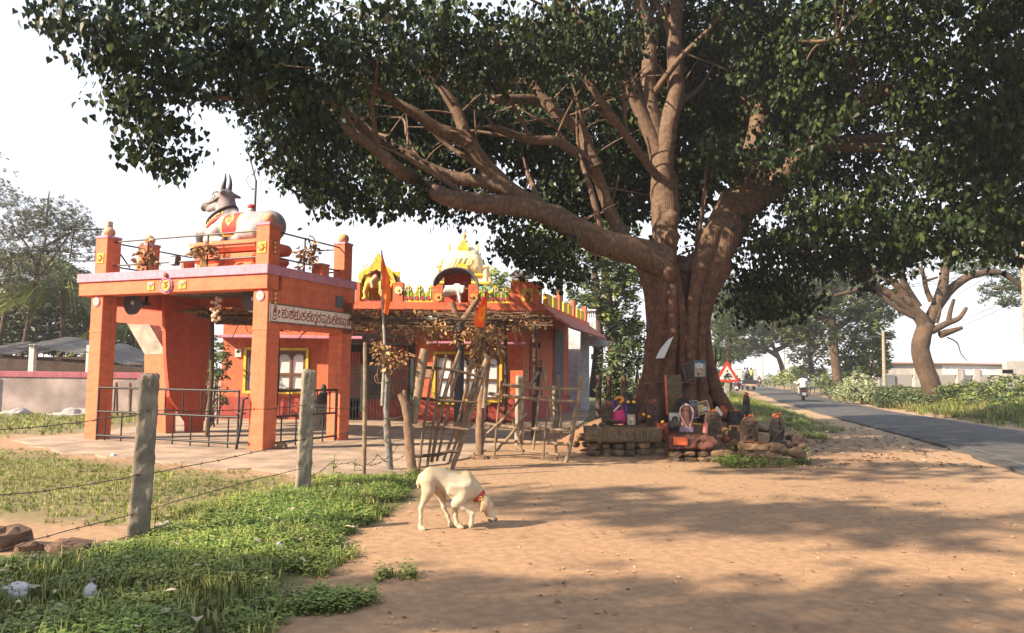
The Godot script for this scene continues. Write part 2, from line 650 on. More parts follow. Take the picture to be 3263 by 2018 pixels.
func hgt(x: float, z: float) -> float:
	var d := Vector2((x - 3.5) / 2.75, (z + 16.75) / 2.6).length()
	var h := 0.6 * (1.0 - smoothstep(0.5, 1.0, d))
	if z < -9.0:
		var e := x - along(ROAD_R, z)
		if e > 0.0:
			h += (0.5 * smoothstep(0.8, 5.0, e) + 0.25 * smoothstep(5.0, 12.0, e)) * smoothstep(-9.0, -20.0, z)
	if z < -19.0:
		var e2 := along(ROAD_L, z) - x
		if e2 > 0.0:
			h += 0.55 * smoothstep(0.9, 3.6, e2) * (1.0 - smoothstep(5.5, 7.5, e2) * (1.0 - smoothstep(-30.0, -45.0, z))) * smoothstep(-19.0, -27.0, z)
	h += 0.012 * ground_noise.get_noise_2d(x * 0.9, z * 0.9) + 0.05 * smoothstep(-30.0, -60.0, z) * ground_noise.get_noise_2d(x * 0.3, z * 0.3)
	if WEEDS.size() and x < 0.0 and z > -13.0:
		h += 0.05 * smoothstep(0.0, 0.5, inset(WEEDS, Vector2(x, z)))
	return h

func inset(poly: PackedVector2Array, p: Vector2) -> float:
	var d := 1e9
	for i in poly.size():
		var q := Geometry2D.get_closest_point_to_segment(p, poly[i], poly[(i + 1) % poly.size()])
		d = minf(d, q.distance_to(p))
	return d if Geometry2D.is_point_in_polygon(p, poly) else -d

func flat(pts: Array) -> PackedVector2Array:
	var o := PackedVector2Array()
	for p in pts:
		o.append(Vector2(p.x, p.z))
	return o

var WEEDS := flat([Vector3(-3.928, 0, -4.513), Vector3(-4.483, -0, -5.461), Vector3(-3.766, 0, -6.213), Vector3(-3.326, 0, -6.674), Vector3(-3.542, 0, -7.763), Vector3(-3.39, -0, -9.17), Vector3(-2.74, 0, -9.69), Vector3(-2.76, 0, -11.01), Vector3(-2.01, 0, -10.87), Vector3(-1.51, 0, -11.82), Vector3(-1.24, 0, -10.53), Vector3(-1.18, 0, -9.32), Vector3(-1.362, 0, -8.005), Vector3(-1.474, 0, -7.194), Vector3(-1.461, 0, -6.466), Vector3(-1.482, 0, -5.995), Vector3(-1.385, 0, -5.385), Vector3(-1.396, 0, -4.928), Vector3(-1.522, 0, -4.598), Vector3(-1.424, 0, -3.833), Vector3(-3.269, 0, -3.779)])
var YARD := flat([Vector3(-14.17, 0, -12.19), Vector3(-10.74, 0, -14.82), Vector3(-9.05, 0, -14.22), Vector3(-7.59, 0, -13.19), Vector3(-6.12, 0, -12.55), Vector3(-4.7, 0, -11.62), Vector3(-3.15, 0, -11.11), Vector3(-2.7, 0, -9.53), Vector3(-3.34, 0, -9.02), Vector3(-3.495, 0, -7.66), Vector3(-3.989, 0, -7.569), Vector3(-5.23, 0, -7.878), Vector3(-9.078, 0, -7.86)])
var FAR_YARD := flat([Vector3(-24.84, 0, -24.77), Vector3(-17.78, 0, -26.43), Vector3(-14.92, 0, -30.39), Vector3(-12.1, 0, -27.77), Vector3(-10.83, 0, -22.09), Vector3(-10.27, 0, -18.31), Vector3(-11.46, 0, -17.52), Vector3(-11.21, 0, -15.94), Vector3(-14.97, 0, -14.98)])
var PAD := flat([Vector3(-10.66, -0, -16.31), Vector3(-8.08, 0, -13.89), Vector3(-6.4, 0, -13.13), Vector3(-4.91, 0, -12.12), Vector3(-3.26, 0, -11.47), Vector3(-2.13, 0, -10.86), Vector3(-1.65, 0, -11.24), Vector3(-1.42, 0, -12.45), Vector3(-.88, 0, -13.58), Vector3(-.33, 0, -15.5), Vector3(0.22, 0, -19.24), Vector3(2, 0, -22.55), Vector3(3.91, 0, -35.36), Vector3(0.7, 0, -42.22), Vector3(-11.03, 0, -38.42), Vector3(-10.26, 0, -28.2), Vector3(-11.96, 0, -27.8), Vector3(-10.04, 0, -20.5), Vector3(-9.95, 0, -17.74)])

func make_ground():
	var soil := Color(0.43, 0.262, 0.145)
	var sand := Color(0.48, 0.325, 0.195)
	var green := Color(0.11, 0.12, 0.035)
	var straw := Color(0.24, 0.20, 0.085)
	var humus := Color(0.25, 0.14, 0.08)
	var nz := FastNoiseLite.new()
	nz.seed = 21
	nz.frequency = 0.5
	nz.fractal_octaves = 4
	var m := MB.new()
	var nx := 110
	var z0 := -34
	var z1 := 215
	for j in range(z0, z1 + 1):
		for i in range(-nx, nx + 1):
			var x := signf(i) * (0.13 * absf(i) + 9.2e-7 * pow(absf(i), 4.0)) + 1.0
			var z := -(0.12 * j + 1.5e-7 * pow(float(j), 4.0)) if j >= 0 else -0.36 * j
			var p := Vector2(x, z)
			var q := nz.get_noise_2d(x, z)
			var q2 := nz.get_noise_2d(x * 0.2 + 50.0, z * 0.2)
			var c := soil.lerp(sand, clampf(0.3 + q2 * 0.9, 0.0, 1.0) * 0.6)
			c = c.lerp(humus, clampf(q * 1.1 - 0.2, 0.0, 0.4) + clampf(nz.get_noise_2d(x * 0.5 - 30.0, z * 0.5) - 0.25, 0.0, 0.25))
			var dl := along(ROAD_L, z) - x
			var dr := x - along(ROAD_R, z)
			if dl > -1.0 and dl < 3.0:
				c = c.lerp(sand, 0.7 * (1.0 - smoothstep(0.3, 2.4, dl + q)))
			if dr > 0.0:
				c = c.lerp(sand, 0.8)
				c = c.lerp(green.lerp(straw, 0.35 + q * 0.5), smoothstep(0.9, 2.0, dr + q * 0.6))
			if z < -19.0 and dl > 0.0:
				c = c.lerp(green.lerp(straw, 0.5 + q * 0.5), smoothstep(1.0, 2.2, dl + q * 1.2) * smoothstep(-19.0, -23.0, z))
			if x < 1.5 and z > -40.0:
				if z > -14.0:
					c = c.lerp(green, 0.85 * smoothstep(-0.15, 0.2, inset(WEEDS, p) + q * 0.3))
				c = c.lerp(straw.lerp(green, 0.3), 0.85 * smoothstep(-0.2, 0.35, maxf(inset(YARD, p), inset(FAR_YARD, p)) + q * 0.5))
			if z < -32.0 and dl > 3.0 or absf(x) > 30.0 and dr < 0.0:
				c = c.lerp(green, 0.8)
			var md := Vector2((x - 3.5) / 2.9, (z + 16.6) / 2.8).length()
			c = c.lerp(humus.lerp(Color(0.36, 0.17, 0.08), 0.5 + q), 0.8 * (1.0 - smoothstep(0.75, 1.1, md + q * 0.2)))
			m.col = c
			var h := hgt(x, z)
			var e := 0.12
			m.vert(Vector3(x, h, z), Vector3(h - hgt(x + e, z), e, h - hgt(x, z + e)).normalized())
	var w := 2 * nx + 1
	for j in z1 - z0:
		for i in w - 1:
			var a := j * w + i
			m.ix.append_array([a, a + w, a + 1, a + 1, a + w, a + w + 1])
	# rows run away from the viewer: turn the faces up
	struct("ground", m, M.earth, "bare red earth forecourt running out to grass verges and fields")

	var pad := MB.new()
	var rag := PackedVector2Array()
	for i in PAD.size():
		for k in 6:
			var p := PAD[i].lerp(PAD[(i + 1) % PAD.size()], k / 6.0)
			rag.append(p + Vector2(nz.get_noise_2d(p.x * 2.0, p.y * 2.0), nz.get_noise_2d(p.y * 2.0, p.x * 2.0)) * 0.28)
	var dn := PackedVector2Array()
	for p in rag:
		dn.append(Vector2(p.x, -p.y))
	pad.prism(Transform3D(Basis(Vector3.RIGHT, Vector3.FORWARD, Vector3.UP), Vector3(0, -0.05, 0)), dn, 0.08)
	struct("concrete_yard", pad, M.pad, "dusty worn concrete yard in front of the orange temple")

	var rd := MB.new()
	var left := PackedVector3Array()
	var zs := []
	var z := 10.0
	while z > -240.0:
		zs.append(z)
		z -= 0.3 if z > -30.0 else 1.2
	var rows := []
	for zz in zs:
		var l: float = along(ROAD_L, zz) + 0.16 * nz.get_noise_1d(zz * 3.0) + 0.07 * nz.get_noise_1d(zz * 14.0)
		var r: float = along(ROAD_R, zz) + 0.16 * nz.get_noise_1d(zz * 3.0 + 99.0)
		var row := PackedVector3Array()
		row.append(Vector3(l - 0.02, -0.05, zz))
		row.append(Vector3(l, 0.05, zz))
		for k in 5:
			row.append(Vector3(lerpf(l + 0.03, r - 0.03, k / 4.0), 0.06 + 0.05 * sin(PI * k / 4.0), zz))
		row.append(Vector3(r, 0.05, zz))
		row.append(Vector3(r + 0.02, -0.05, zz))
		rows.append(row)
	rd.grid(rows)
	struct("road", rd, M.asphalt, "narrow grey tarred village road with broken edges")
	var ln := MB.new()
	for i in zs.size() - 1:
		if zs[i] > -3.0 or zs[i] < -34.0 or nz.get_noise_1d(zs[i] * 2.3) < -0.12:
			continue
		var a := Vector3(along(ROAD_L, zs[i]) + 0.28, 0.078, zs[i])
		var b := Vector3(along(ROAD_L, zs[i + 1]) + 0.28, 0.078, zs[i + 1])
		ln.quad(a, a + Vector3(0.07, 0.004, 0), b + Vector3(0.07, 0.004, 0), b, Vector3.UP)
	struct("road_edge_line", ln, mat(Color(0.22, 0.22, 0.215), 0.9, T.fine, 3.0, null, 1.0, T.road, 0.5), "faded white edge line on the near side of the road")

func plate(m: MB, r: Rect2, z: float, d: float):   # a rectangle standing in the xy plane, its face at z, d thick
	m.box(Transform3D(Basis(), Vector3(r.position.x + r.size.x / 2, r.position.y + r.size.y / 2, z - d / 2)), Vector3(r.size.x, r.size.y, d), minf(0.008, d * 0.3))

func star(m: int, r0: float, r1: float) -> PackedVector2Array:
	var o := PackedVector2Array()
	for i in m * 2:
		o.append(Vector2.from_angle(PI * i / m) * (r0 if i % 2 else r1))
	return o

func disc_poly(r: float, m := 20, lob := 0.0, count := 8) -> PackedVector2Array:
	var o := PackedVector2Array()
	for i in m:
		var a := TAU * i / m
		o.append(Vector2.from_angle(a) * r * (1.0 + lob * cos(a * count)))
	return o

func dry_bunch(m: MB, at: Vector3, r: Vector3, count: int, size: float, hang := 0.5):
	var cols := [Color(0.20, 0.10, 0.045), Color(0.30, 0.16, 0.06), Color(0.13, 0.065, 0.035), Color(0.42, 0.27, 0.11)]
	for i in count:
		var o := Vector3(rng.randfn(), rng.randfn(), rng.randfn()) * 0.5
		var p := at + o * r
		var dir := (Vector3(o.x, rnd(-0.6, 0.6) - hang, o.z) + Vector3(rnd(-0.5, 0.5), 0, rnd(-0.5, 0.5))).normalized()
		var side := dir.cross(Vector3(rnd(-1, 1), rnd(-1, 1), rnd(-1, 1)).normalized()).normalized()
		var nn := side.cross(dir).normalized()
		var l := size * rnd(0.6, 1.3)
		var w := l * rnd(0.16, 0.34)
		var mid := p + dir * l * 0.5 + nn * l * rnd(0.05, 0.2)
		var tip := p + dir * l + nn * l * rnd(-0.2, 0.25)
		m.col = cols[i % 4]
		m.quad(p - side * w * 0.25, p + side * w * 0.25, mid + side * w, mid - side * w, nn)
		m.tri(mid - side * w, mid + side * w, tip, nn)
	m.col = Color.WHITE

func stroke(im: Image, pts: Array, r: float, c: Color):
	for i in pts.size() - 1:
		var a: Vector2 = pts[i]
		var b: Vector2 = pts[i + 1]
		var q := int(a.distance_to(b) / maxf(r * 0.3, 0.5)) + 1
		for k in q + 1:
			var p := a.lerp(b, float(k) / q)
			for y in range(int(p.y - r), int(p.y + r) + 2):
				for x in range(int(p.x - r), int(p.x + r) + 2):
					if Vector2(x, y).distance_to(p) <= r and x >= 0 and y >= 0 and x < im.get_width() and y < im.get_height():
						im.set_pixel(x, y, c)

func strokes(im: Image, text: String, r: float, c: Color, conv: Callable):   # polylines "x,y x,y / x,y ..."
	for line in text.split("/"):
		var pts := []
		for w in line.strip_edges().split(" ", false):
			var q := w.split(",")
			pts.append(conv.call(float(q[0]), float(q[1])))
		if pts.size() > 2:
			pts = smooth(pts, 4)
		stroke(im, pts, r, c)

func speckle(im: Image, sd: int, amt: float):
	var z := FastNoiseLite.new()
	z.seed = sd
	z.frequency = 0.02
	z.fractal_octaves = 4
	for y in im.get_height():
		for x in im.get_width():
			var k := 1.0 - amt * (0.5 + 0.7 * z.get_noise_2d(x, y))
			var p := im.get_pixel(x, y)
			im.set_pixel(x, y, Color(p.r * k, p.g * k, p.b * k))

func picmat(im: Image, rough := 0.6) -> StandardMaterial3D:
	var m := StandardMaterial3D.new()
	m.albedo_texture = ImageTexture.create_from_image(im)
	m.roughness = rough
	m.texture_repeat = false
	return m

const SIGN_A := "90,75 115,100 110,140 85,150 60,125 70,90 95,78/50,180 80,165 115,185 100,205 50,200/75,210 45,250 50,300 85,315 115,290 115,240 85,215 75,210/20,345 50,388 100,388 118,350/190,185 165,215 185,245 203,220 190,185/185,245 160,290 178,345 203,330/250,185 340,190 362,150/265,250 290,230 302,265 275,285 255,300 265,345 330,365 352,310 330,250 345,210/350,345 395,372 408,310 402,240 385,212/460,240 445,290 458,365 500,395 538,350 540,260 500,248 480,290 515,305/448,222 520,225 542,190 525,155/560,240 650,245 682,205/575,305 600,285 612,320 585,340 565,355 575,400 640,420 662,365 640,305 655,265/660,400 710,425 722,365 715,295 697,267/755,275 850,275 862,230/770,320 755,400 800,438 862,420 862,360 805,350 832,318 790,310/905,300 985,290 1012,260 992,232"
const SIGN_B := "930,330 900,390 920,450 980,465 1002,400 980,350 940,345 950,390/1050,305 1025,345 1050,375 1067,340 1050,305/1050,375 1022,420 1045,475 1072,455/1100,325 1170,335 1187,280/1120,365 1093,420 1120,490 1170,480 1182,400 1150,365/1160,500 1148,545 1178,548 1188,505/1212,345 1275,350 1287,302/1245,370 1210,410 1215,480 1255,502 1285,450 1275,390 1245,370/1320,352 1430,362 1447,400 1440,510/1332,420 1318,490 1360,522 1390,470 1370,430/1390,470 1412,520 1440,515/1452,550 1425,580 1448,608/1530,365 1500,400 1535,430 1555,395 1530,365/1500,440 1480,520 1530,545 1562,490 1545,445/1560,520 1600,540 1612,470 1590,425/1645,412 1725,400 1752,372 1732,345/1670,440 1642,500 1660,560 1720,572 1742,510 1720,460 1680,455 1690,500/1785,405 1765,445 1788,480 1803,445 1785,405/1785,480 1760,520 1782,575 1805,560/1815,450 1880,452 1902,400/1850,485 1820,530 1850,580 1890,562 1897,500 1860,480/1920,462 2030,475 2057,500 2052,600/1940,510 1918,580 1970,602 1992,540 1970,510/1995,560 2015,605 2045,600/2055,630 2038,660 2058,692/2090,500 2160,490 2177,430/2100,540 2140,560 2100,598 2145,632 2172,570 2150,520/2173,618 2180,622"

func make_pavilion():
	var t := thing("gate_pavilion", "open orange gate pavilion with pink roof edge, the grey bull standing on top", "pavilion", Vector3(-4.936, 0, -14.71), -0.4)
	var o: Material = M.orange
	for p in [[-4.54, -0.19, 3.15, 0.37, "lower left"], [0.0, -0.19, 3.15, 0.37, ""], [0.02, -2.62, 3.15, 0.36, ""]]:
		var m := MB.new()
		m.cube(Vector3(p[0], p[2] / 2, p[1]), Vector3(p[3], p[2], p[3]), 0.012)
		m.cube(Vector3(p[0], 2.36, p[1]), Vector3(p[3] + 0.02, 0.03, p[3] + 0.02), 0.008)
		obj("pillar", m, o, t)
	var m := MB.new()
	m.cube(Vector3(-2.42, 3.295, -0.11), Vector3(5.26, 0.29, 0.34), 0.012)
	obj("front_beam", m, o, t)
	m = MB.new()
	m.cube(Vector3(0.09, 2.92, -1.62), Vector3(0.22, 1.04, 2.49), 0.01)
	obj("side_beam", m, o, t)
	m = MB.new()
	m.cube(Vector3(-4.62, 3.2, -1.6), Vector3(0.24, 0.46, 2.5), 0.01)
	obj("side_beam", m, o, t)
	m = MB.new()
	m.cube(Vector3(-2.2, 3.27, -2.72), Vector3(4.9, 0.32, 0.22), 0.01)
	obj("rear_beam", m, o, t)
	m = MB.new()
	m.cube(Vector3(-2.3, 3.38, -1.5), Vector3(4.5, 0.12, 2.3))
	obj("roof_slab", m, M.cement, t)
	m = MB.new()
	m.cube(Vector3(-2.42, 3.537, -0.11), Vector3(5.32, 0.19, 0.42), 0.012)
	m.cube(Vector3(0.095, 3.534, -1.63), Vector3(0.27, 0.186, 2.6), 0.012)
	m.cube(Vector3(-4.62, 3.534, -1.6), Vector3(0.3, 0.186, 2.52), 0.012)
	m.cube(Vector3(-2.2, 3.53, -2.74), Vector3(4.6, 0.18, 0.28), 0.012)
	obj("coping", m, M.pink, t)
	# the stair block behind: an inclined wall on two feet, with its sunlit sloping flank
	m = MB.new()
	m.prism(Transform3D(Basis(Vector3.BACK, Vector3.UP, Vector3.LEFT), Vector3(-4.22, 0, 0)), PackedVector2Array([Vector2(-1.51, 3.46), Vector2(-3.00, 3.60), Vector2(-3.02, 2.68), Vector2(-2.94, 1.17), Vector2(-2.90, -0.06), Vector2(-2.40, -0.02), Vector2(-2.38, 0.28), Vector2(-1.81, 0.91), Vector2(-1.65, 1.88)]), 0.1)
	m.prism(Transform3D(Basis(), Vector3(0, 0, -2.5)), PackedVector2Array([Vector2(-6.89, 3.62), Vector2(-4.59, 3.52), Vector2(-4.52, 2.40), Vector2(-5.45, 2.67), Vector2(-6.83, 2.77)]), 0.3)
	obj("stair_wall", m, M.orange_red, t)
	m = MB.new()
	m.prism(Transform3D(Basis(), Vector3(0, 0, -2.19)), PackedVector2Array([Vector2(-5.20, 1.90), Vector2(-4.50, 1.93), Vector2(-4.38, -0.03), Vector2(-5.04, -0.06)]), 0.3)
	obj("stair_pillar", m, o, t)
	m = MB.new()
	m.prism(Transform3D(Basis(), Vector3(0, 0, -2.19)), PackedVector2Array([Vector2(-5.87, 2.69), Vector2(-5.10, 2.64), Vector2(-4.50, 1.94), Vector2(-5.20, 1.91)]), 0.28)
	obj("stair_soffit", m, mat(Color(0.62, 0.56, 0.47), 0.9, T.fine, 3.0, T.grain, 0.5, T.blotch, 1.0), t)
	# upper posts with their balls
	for p in [[-4.5, -0.19, 0.36], [-0.02, -0.19, 0.33], [0.05, -2.6, 0.30], [-4.47, -1.25, 0.33]]:
		m = MB.new()
		m.cube(Vector3(p[0], 4.03, p[1]), Vector3(p[2], 0.8, p[2]), 0.01)
		var q := obj("roof_post", m, o, t)
		m = MB.new()
		m.cube(Vector3(p[0], 4.455, p[1]), Vector3(p[2] + 0.03, 0.06, p[2] + 0.03), 0.012)
		obj("cap", m, M.pink, q)
		m = MB.new()
		m.ball(Vector3(p[0], 4.585, p[1]), Vector3(0.125, 0.12, 0.125), Basis(), 18)
		obj("ball", m, paint(Color(0.66, 0.36, 0.20)), q)
	for p in [[0.08, -1.75, 0.27], [-2.45, -0.5, 0.2], [-3.1, -2.6, 0.2]]:
		m = MB.new()
		m.cube(Vector3(p[0], 3.73, p[1]), Vector3(p[2], 0.24, p[2]), 0.01)
		var q := obj("roof_stub", m, o, t)
		m = MB.new()
		m.cube(Vector3(p[0], 3.865, p[1]), Vector3(p[2] + 0.03, 0.04, p[2] + 0.03), 0.01)
		obj("cap", m, M.pink, q)
	# plinth of the bull
	m = MB.new()
	for w in [[3.66, 0.3, 0.80], [3.9, 0.2, 0.84], [4.16, 0.24, 0.9]]:
		m.cube(Vector3(-1.42, w[0], -1.0), Vector3(w[2] * 2.05, w[1], 1.15), 0.08)
	obj("plinth", m, o, t)
	# roof rail
	for q in [4.36, 3.83]:
		for w in [[Vector3(-4.32, q, -0.19), Vector3(-0.19, q, -0.19)], [Vector3(0.02, q, -0.36), Vector3(0.05, q, -2.45)], [Vector3(-4.45, q, -0.37), Vector3(-4.45, q, -2.5)], [Vector3(-4.3, q, -2.65), Vector3(-0.1, q, -2.65)]]:
			m = MB.new()
			m.rod(w[0], w[1], 0.018)
			obj("roof_rail", m, M.iron, t)
	for w in [[-3.3, -0.19], [-1.6, -0.19], [0.04, -1.25], [-3.3, -2.65], [-1.1, -2.65], [-4.45, -1.4]]:
		m = MB.new()
		m.rod(Vector3(w[0], 3.6, w[1]), Vector3(w[0], 4.38, w[1]), 0.017)
		obj("rail_upright", m, M.black_iron, t)
	for w in [[Vector3(-10.14, 4.76, -17.2), Vector3(-9.42, 4.77, -17.2)], [Vector3(-10.19, 4.02, -17.2), Vector3(-9.43, 4.03, -17.2)], [Vector3(-10.14, 4.76, -17.2), Vector3(-10.19, 4.02, -17.2)], [Vector3(-9.59, 4.76, -17.2), Vector3(-9.61, 4.04, -17.2)], [Vector3(-8.84, 4.15, -16.8), Vector3(-8.59, 3.82, -16.8)]]:
		m = MB.new()
		m.rod(t.transform.affine_inverse() * w[0], t.transform.affine_inverse() * w[1], 0.017)
		obj("stair_rail", m, M.black_iron, t)
	# railing between the pillars
	var runs := [[Vector3(-4.30, 0, 0.02), Vector3(-0.42, 0, 0.02), 16], [Vector3(0.1, 0, -0.4), Vector3(0.1, 0, -2.42), 9]]
	for w in runs:
		var r := []
		for q in [1.15, 0.64, 0.13]:
			m = MB.new()
			m.rod(w[0] + Vector3(0, q, 0), w[1] + Vector3(0, q, 0), 0.024, -1, 4)
			obj("handrail" if q > 1.0 else "rail", m, M.black_iron, t)
		for i in w[2] + 1:
			var a: Vector3 = w[0].lerp(w[1], float(i) / w[2])
			m = MB.new()
			var up: bool = i % 2 == 0
			m.rod(a + Vector3(0, 0.64 if up else -0.02, 0), a + Vector3(0, 1.15 if up else 0.64, 0), 0.02, -1, 4)
			if i == 0 or i == w[2]:
				m.rod(a, a + Vector3(0, 1.16, 0), 0.026, -1, 4)
			obj("baluster", m, M.black_iron, t)
	m = MB.new()
	m.tube([Vector3(-0.36, 0, 0.12), Vector3(-0.28, 0.5, 0.1), Vector3(-0.24, 1.0, 0.1), Vector3(-0.2, 1.02, 0.02)], 0.026, 6)
	m.rod(Vector3(-0.36, 0.16, 0.12), Vector3(-0.16, 0.16, 0.02), 0.02)
	m.tube([Vector3(-0.28, 0.62, 0.1), Vector3(-0.38, 0.72, 0.14), Vector3(-0.2, 0.72, 0.06)], 0.016, 5)
	obj("hinge_post", m, M.black_iron, t)
	# painted sign along the side beam
	var im := Image.create(1200, 176, false, Image.FORMAT_RGB8)
	im.fill(Color(0.93, 0.88, 0.82))
	im.fill_rect(Rect2i(0, 0, 1200, 12), Color(0.40, 0.34, 0.31))
	im.fill_rect(Rect2i(0, 162, 1200, 14), Color(0.44, 0.36, 0.32))
	im.fill_rect(Rect2i(1180, 0, 20, 176), Color(0.42, 0.36, 0.33))
	speckle(im, 5, 0.12)
	var conv := func(x: float, y: float) -> Vector2:
		var top := 45.0 + x * 0.153
		var bot := 418.0 + x * 0.128
		return Vector2(8.0 + x * 0.523, 14.0 + (y - top) / (bot - top) * 146.0)
	strokes(im, SIGN_A, 5.6, Color(0.52, 0.03, 0.06), conv)
	strokes(im, SIGN_B, 5.6, Color(0.52, 0.03, 0.06), conv)
	m = MB.new()
	var y0 := 2.50
	var y1 := 2.88
	m.box(Transform3D(Basis(), Vector3(0.203, (y0 + y1) / 2, -1.42)), Vector3(0.026, y1 - y0, 2.76))
	obj("sign_board", m, M.cement, t)
	m = MB.new()
	m.quad(Vector3(0.219, y0, -0.06), Vector3(0.219, y0, -2.8), Vector3(0.219, y1, -2.8), Vector3(0.219, y1, -0.06), Vector3.RIGHT, [Vector2(0, 1), Vector2(1, 1), Vector2(1, 0), Vector2(0, 0)])
	obj("sign_lettering", m, picmat(im, 0.8), t)
	m = MB.new()
	m.cube(Vector3(0.205, 3.1, -2.3), Vector3(0.02, 0.26, 0.27))
	obj("notice_plate", m, mat(Color(0.10, 0.115, 0.13), 0.6, T.fine, 9.0), t)
	# moulded ornaments
	var zf := 0.062
	m = MB.new()
	m.prism(Transform3D(Basis(), Vector3(-2.42, 3.30, zf)), disc_poly(0.175, 40, 0.05, 12), 0.03)
	var e := obj("medallion", m, M.pink, t)
	m = MB.new()
	m.torus(Transform3D(Basis(), Vector3(-2.42, 3.30, zf + 0.03)), 0.135, 0.022, 28, 8)
	obj("ring", m, paint(Color(0.45, 0.16, 0.30)), e)
	m = MB.new()
	m.prism(Transform3D(Basis(), Vector3(-2.42, 3.30, zf + 0.03)), disc_poly(0.11), 0.012)
	obj("disc", m, M.yellow, e)
	m = MB.new()
	var om := [[Vector2(-0.05, 0.045), Vector2(-0.02, 0.065), Vector2(0.01, 0.04), Vector2(-0.015, 0.012), Vector2(0.02, -0.02), Vector2(-0.01, -0.06), Vector2(-0.06, -0.04)], [Vector2(-0.005, 0.008), Vector2(0.04, 0.015), Vector2(0.06, -0.015), Vector2(0.03, -0.04)], [Vector2(0.02, 0.06), Vector2(0.045, 0.045), Vector2(0.07, 0.065)]]
	for w in om:
		var pts := []
		for p in smooth(w, 4):
			pts.append(Vector3(-2.42 + p.x, 3.30 + p.y, zf + 0.046))
		m.tube(pts, 0.011, 6)
	m.ball(Vector3(-2.375, 3.37, zf + 0.046), Vector3.ONE * 0.012)
	obj("emblem", m, M.base_red, e)
	m = MB.new()
	m.ball(Vector3(-2.4, 3.51, 0.13), Vector3(0.05, 0.055, 0.03))
	obj("bud", m, M.base_red, e)
	for x in [-2.86, -1.98]:
		m = MB.new()
		m.cube(Vector3(x, 3.30, zf + 0.008), Vector3(0.19, 0.17, 0.02), 0.005)
		var q := obj("flower_tile", m, M.yellow, t)
		m = MB.new()
		for w in [-1, 0, 1]:
			m.ball(Vector3(x + w * 0.042, 3.335, zf + 0.02), Vector3(0.034, 0.042, 0.016), Basis(Vector3.BACK, -w * 0.5), 10)
		obj("petals", m, M.pink, q)
		m = MB.new()
		m.cube(Vector3(x, 3.26, zf + 0.022), Vector3(0.012, 0.07, 0.01))
		m.box(xf(Vector3(x, 3.28, zf + 0.022), 0, 0, 0.5), Vector3(0.1, 0.01, 0.008))
		obj("stem", m, paint(Color(0.06, 0.2, 0.07)), q)
	for p in [[-4.54, 3.02, 0.0], [0.0, 3.02, 0.0], [-4.5, 3.98, -0.005], [-0.02, 3.98, -0.02]]:
		m = MB.new()
		var low: bool = p[1] < 3.5
		if low:
			m.prism(Transform3D(Basis(), Vector3(p[0], p[1], p[2] - 0.006)), disc_poly(0.10, 32, 0.06, 10), 0.025)
		else:
			m.cube(Vector3(p[0], p[1], p[2]), Vector3(0.2, 0.22, 0.024), 0.006)
		var q := obj("rosette", m, M.pink if low else M.yellow, t)
		m = MB.new()
		m.prism(Transform3D(Basis(), Vector3(p[0], p[1], p[2] + 0.012)), star(8, 0.05, 0.09) if not low else disc_poly(0.072), 0.014)
		obj("star", m, M.base_red if not low else M.white, q)
		m = MB.new()
		m.ball(Vector3(p[0], p[1], p[2] + 0.026), Vector3(0.038, 0.038, 0.012))
		obj("boss", m, M.yellow, q)
	for y in [2.98, 4.0]:
		m = MB.new()
		m.cube(Vector3(0.2 if y < 3.5 else 0.148, y, -0.19), Vector3(0.02, 0.3, 0.11), 0.006)
		var q := obj("side_ornament", m, M.base_red, t)
		m = MB.new()
		for w in [-0.09, 0.0, 0.09]:
			m.ball(Vector3(0.212 if y < 3.5 else 0.16, y + w, -0.19), Vector3(0.012, 0.036, 0.04))
		obj("boss", m, M.gold, q)

	# things hung on the pavilion
	var at := t.transform
	for w in [[-3.93, "left"], [-0.55, "right"]]:
		var s := thing("loudspeaker", "dark horn loudspeaker under the pavilion beam beside its %s front pillar" % w[1], "loudspeaker", at * Vector3(w[0], 3.02, -0.42), -0.4, "horn loudspeakers")
		m = MB.new()
		var face := Transform3D(Basis(Vector3.RIGHT, PI / 2), Vector3.ZERO)
		m.lathe(face, [Vector2(0.03, -0.45), Vector2(0.05, -0.3), Vector2(0.10, -0.16), Vector2(0.2, -0.04), Vector2(0.275, 0.0), Vector2(0.285, 0.01)], 28)
		obj("horn", m, mat(Color(0.035, 0.03, 0.03), 0.6), s)
		m = MB.new()
		m.lathe(Transform3D(Basis(Vector3.RIGHT, PI / 2), Vector3(0, 0, 0.012)), [Vector2(0.045, -0.1), Vector2(0.05, 0.0), Vector2(0.03, 0.03), Vector2(0.0, 0.035)], 14)
		obj("plug", m, mat(Color(0.45, 0.42, 0.40), 0.5), s)
		m = MB.new()
		m.cube(Vector3(0, 0.16, -0.35), Vector3(0.05, 0.36, 0.05))
		obj("bracket", m, M.black_iron, s)
	var g := thing("floodlight", "small square floodlight on a stub at the pavilion roof edge", "floodlight", at * Vector3(-2.5, 3.86, -0.2), -0.5)
	m = MB.new()
	m.box(xf(Vector3(0, 0, 0), 0, -0.15), Vector3(0.2, 0.2, 0.14), 0.02)
	obj("housing", m, M.iron, g)
	m = MB.new()
	m.box(xf(Vector3(0, -0.01, 0.072), 0, -0.15), Vector3(0.16, 0.15, 0.01))
	obj("lens", m, mat(Color(0.55, 0.56, 0.55), 0.15), g)
	var labels := ["dry brown leaf garland tied to the pavilion roof rail, left of the bull", "dry brown bundle of stalks hung before the bull's plinth", "dry leaf garland looped over the rail at the pavilion's right side"]
	var spots := [Vector3(-3.28, 3.98, -0.15), Vector3(-1.62, 3.95, -0.1), Vector3(0.1, 4.08, -1.3)]
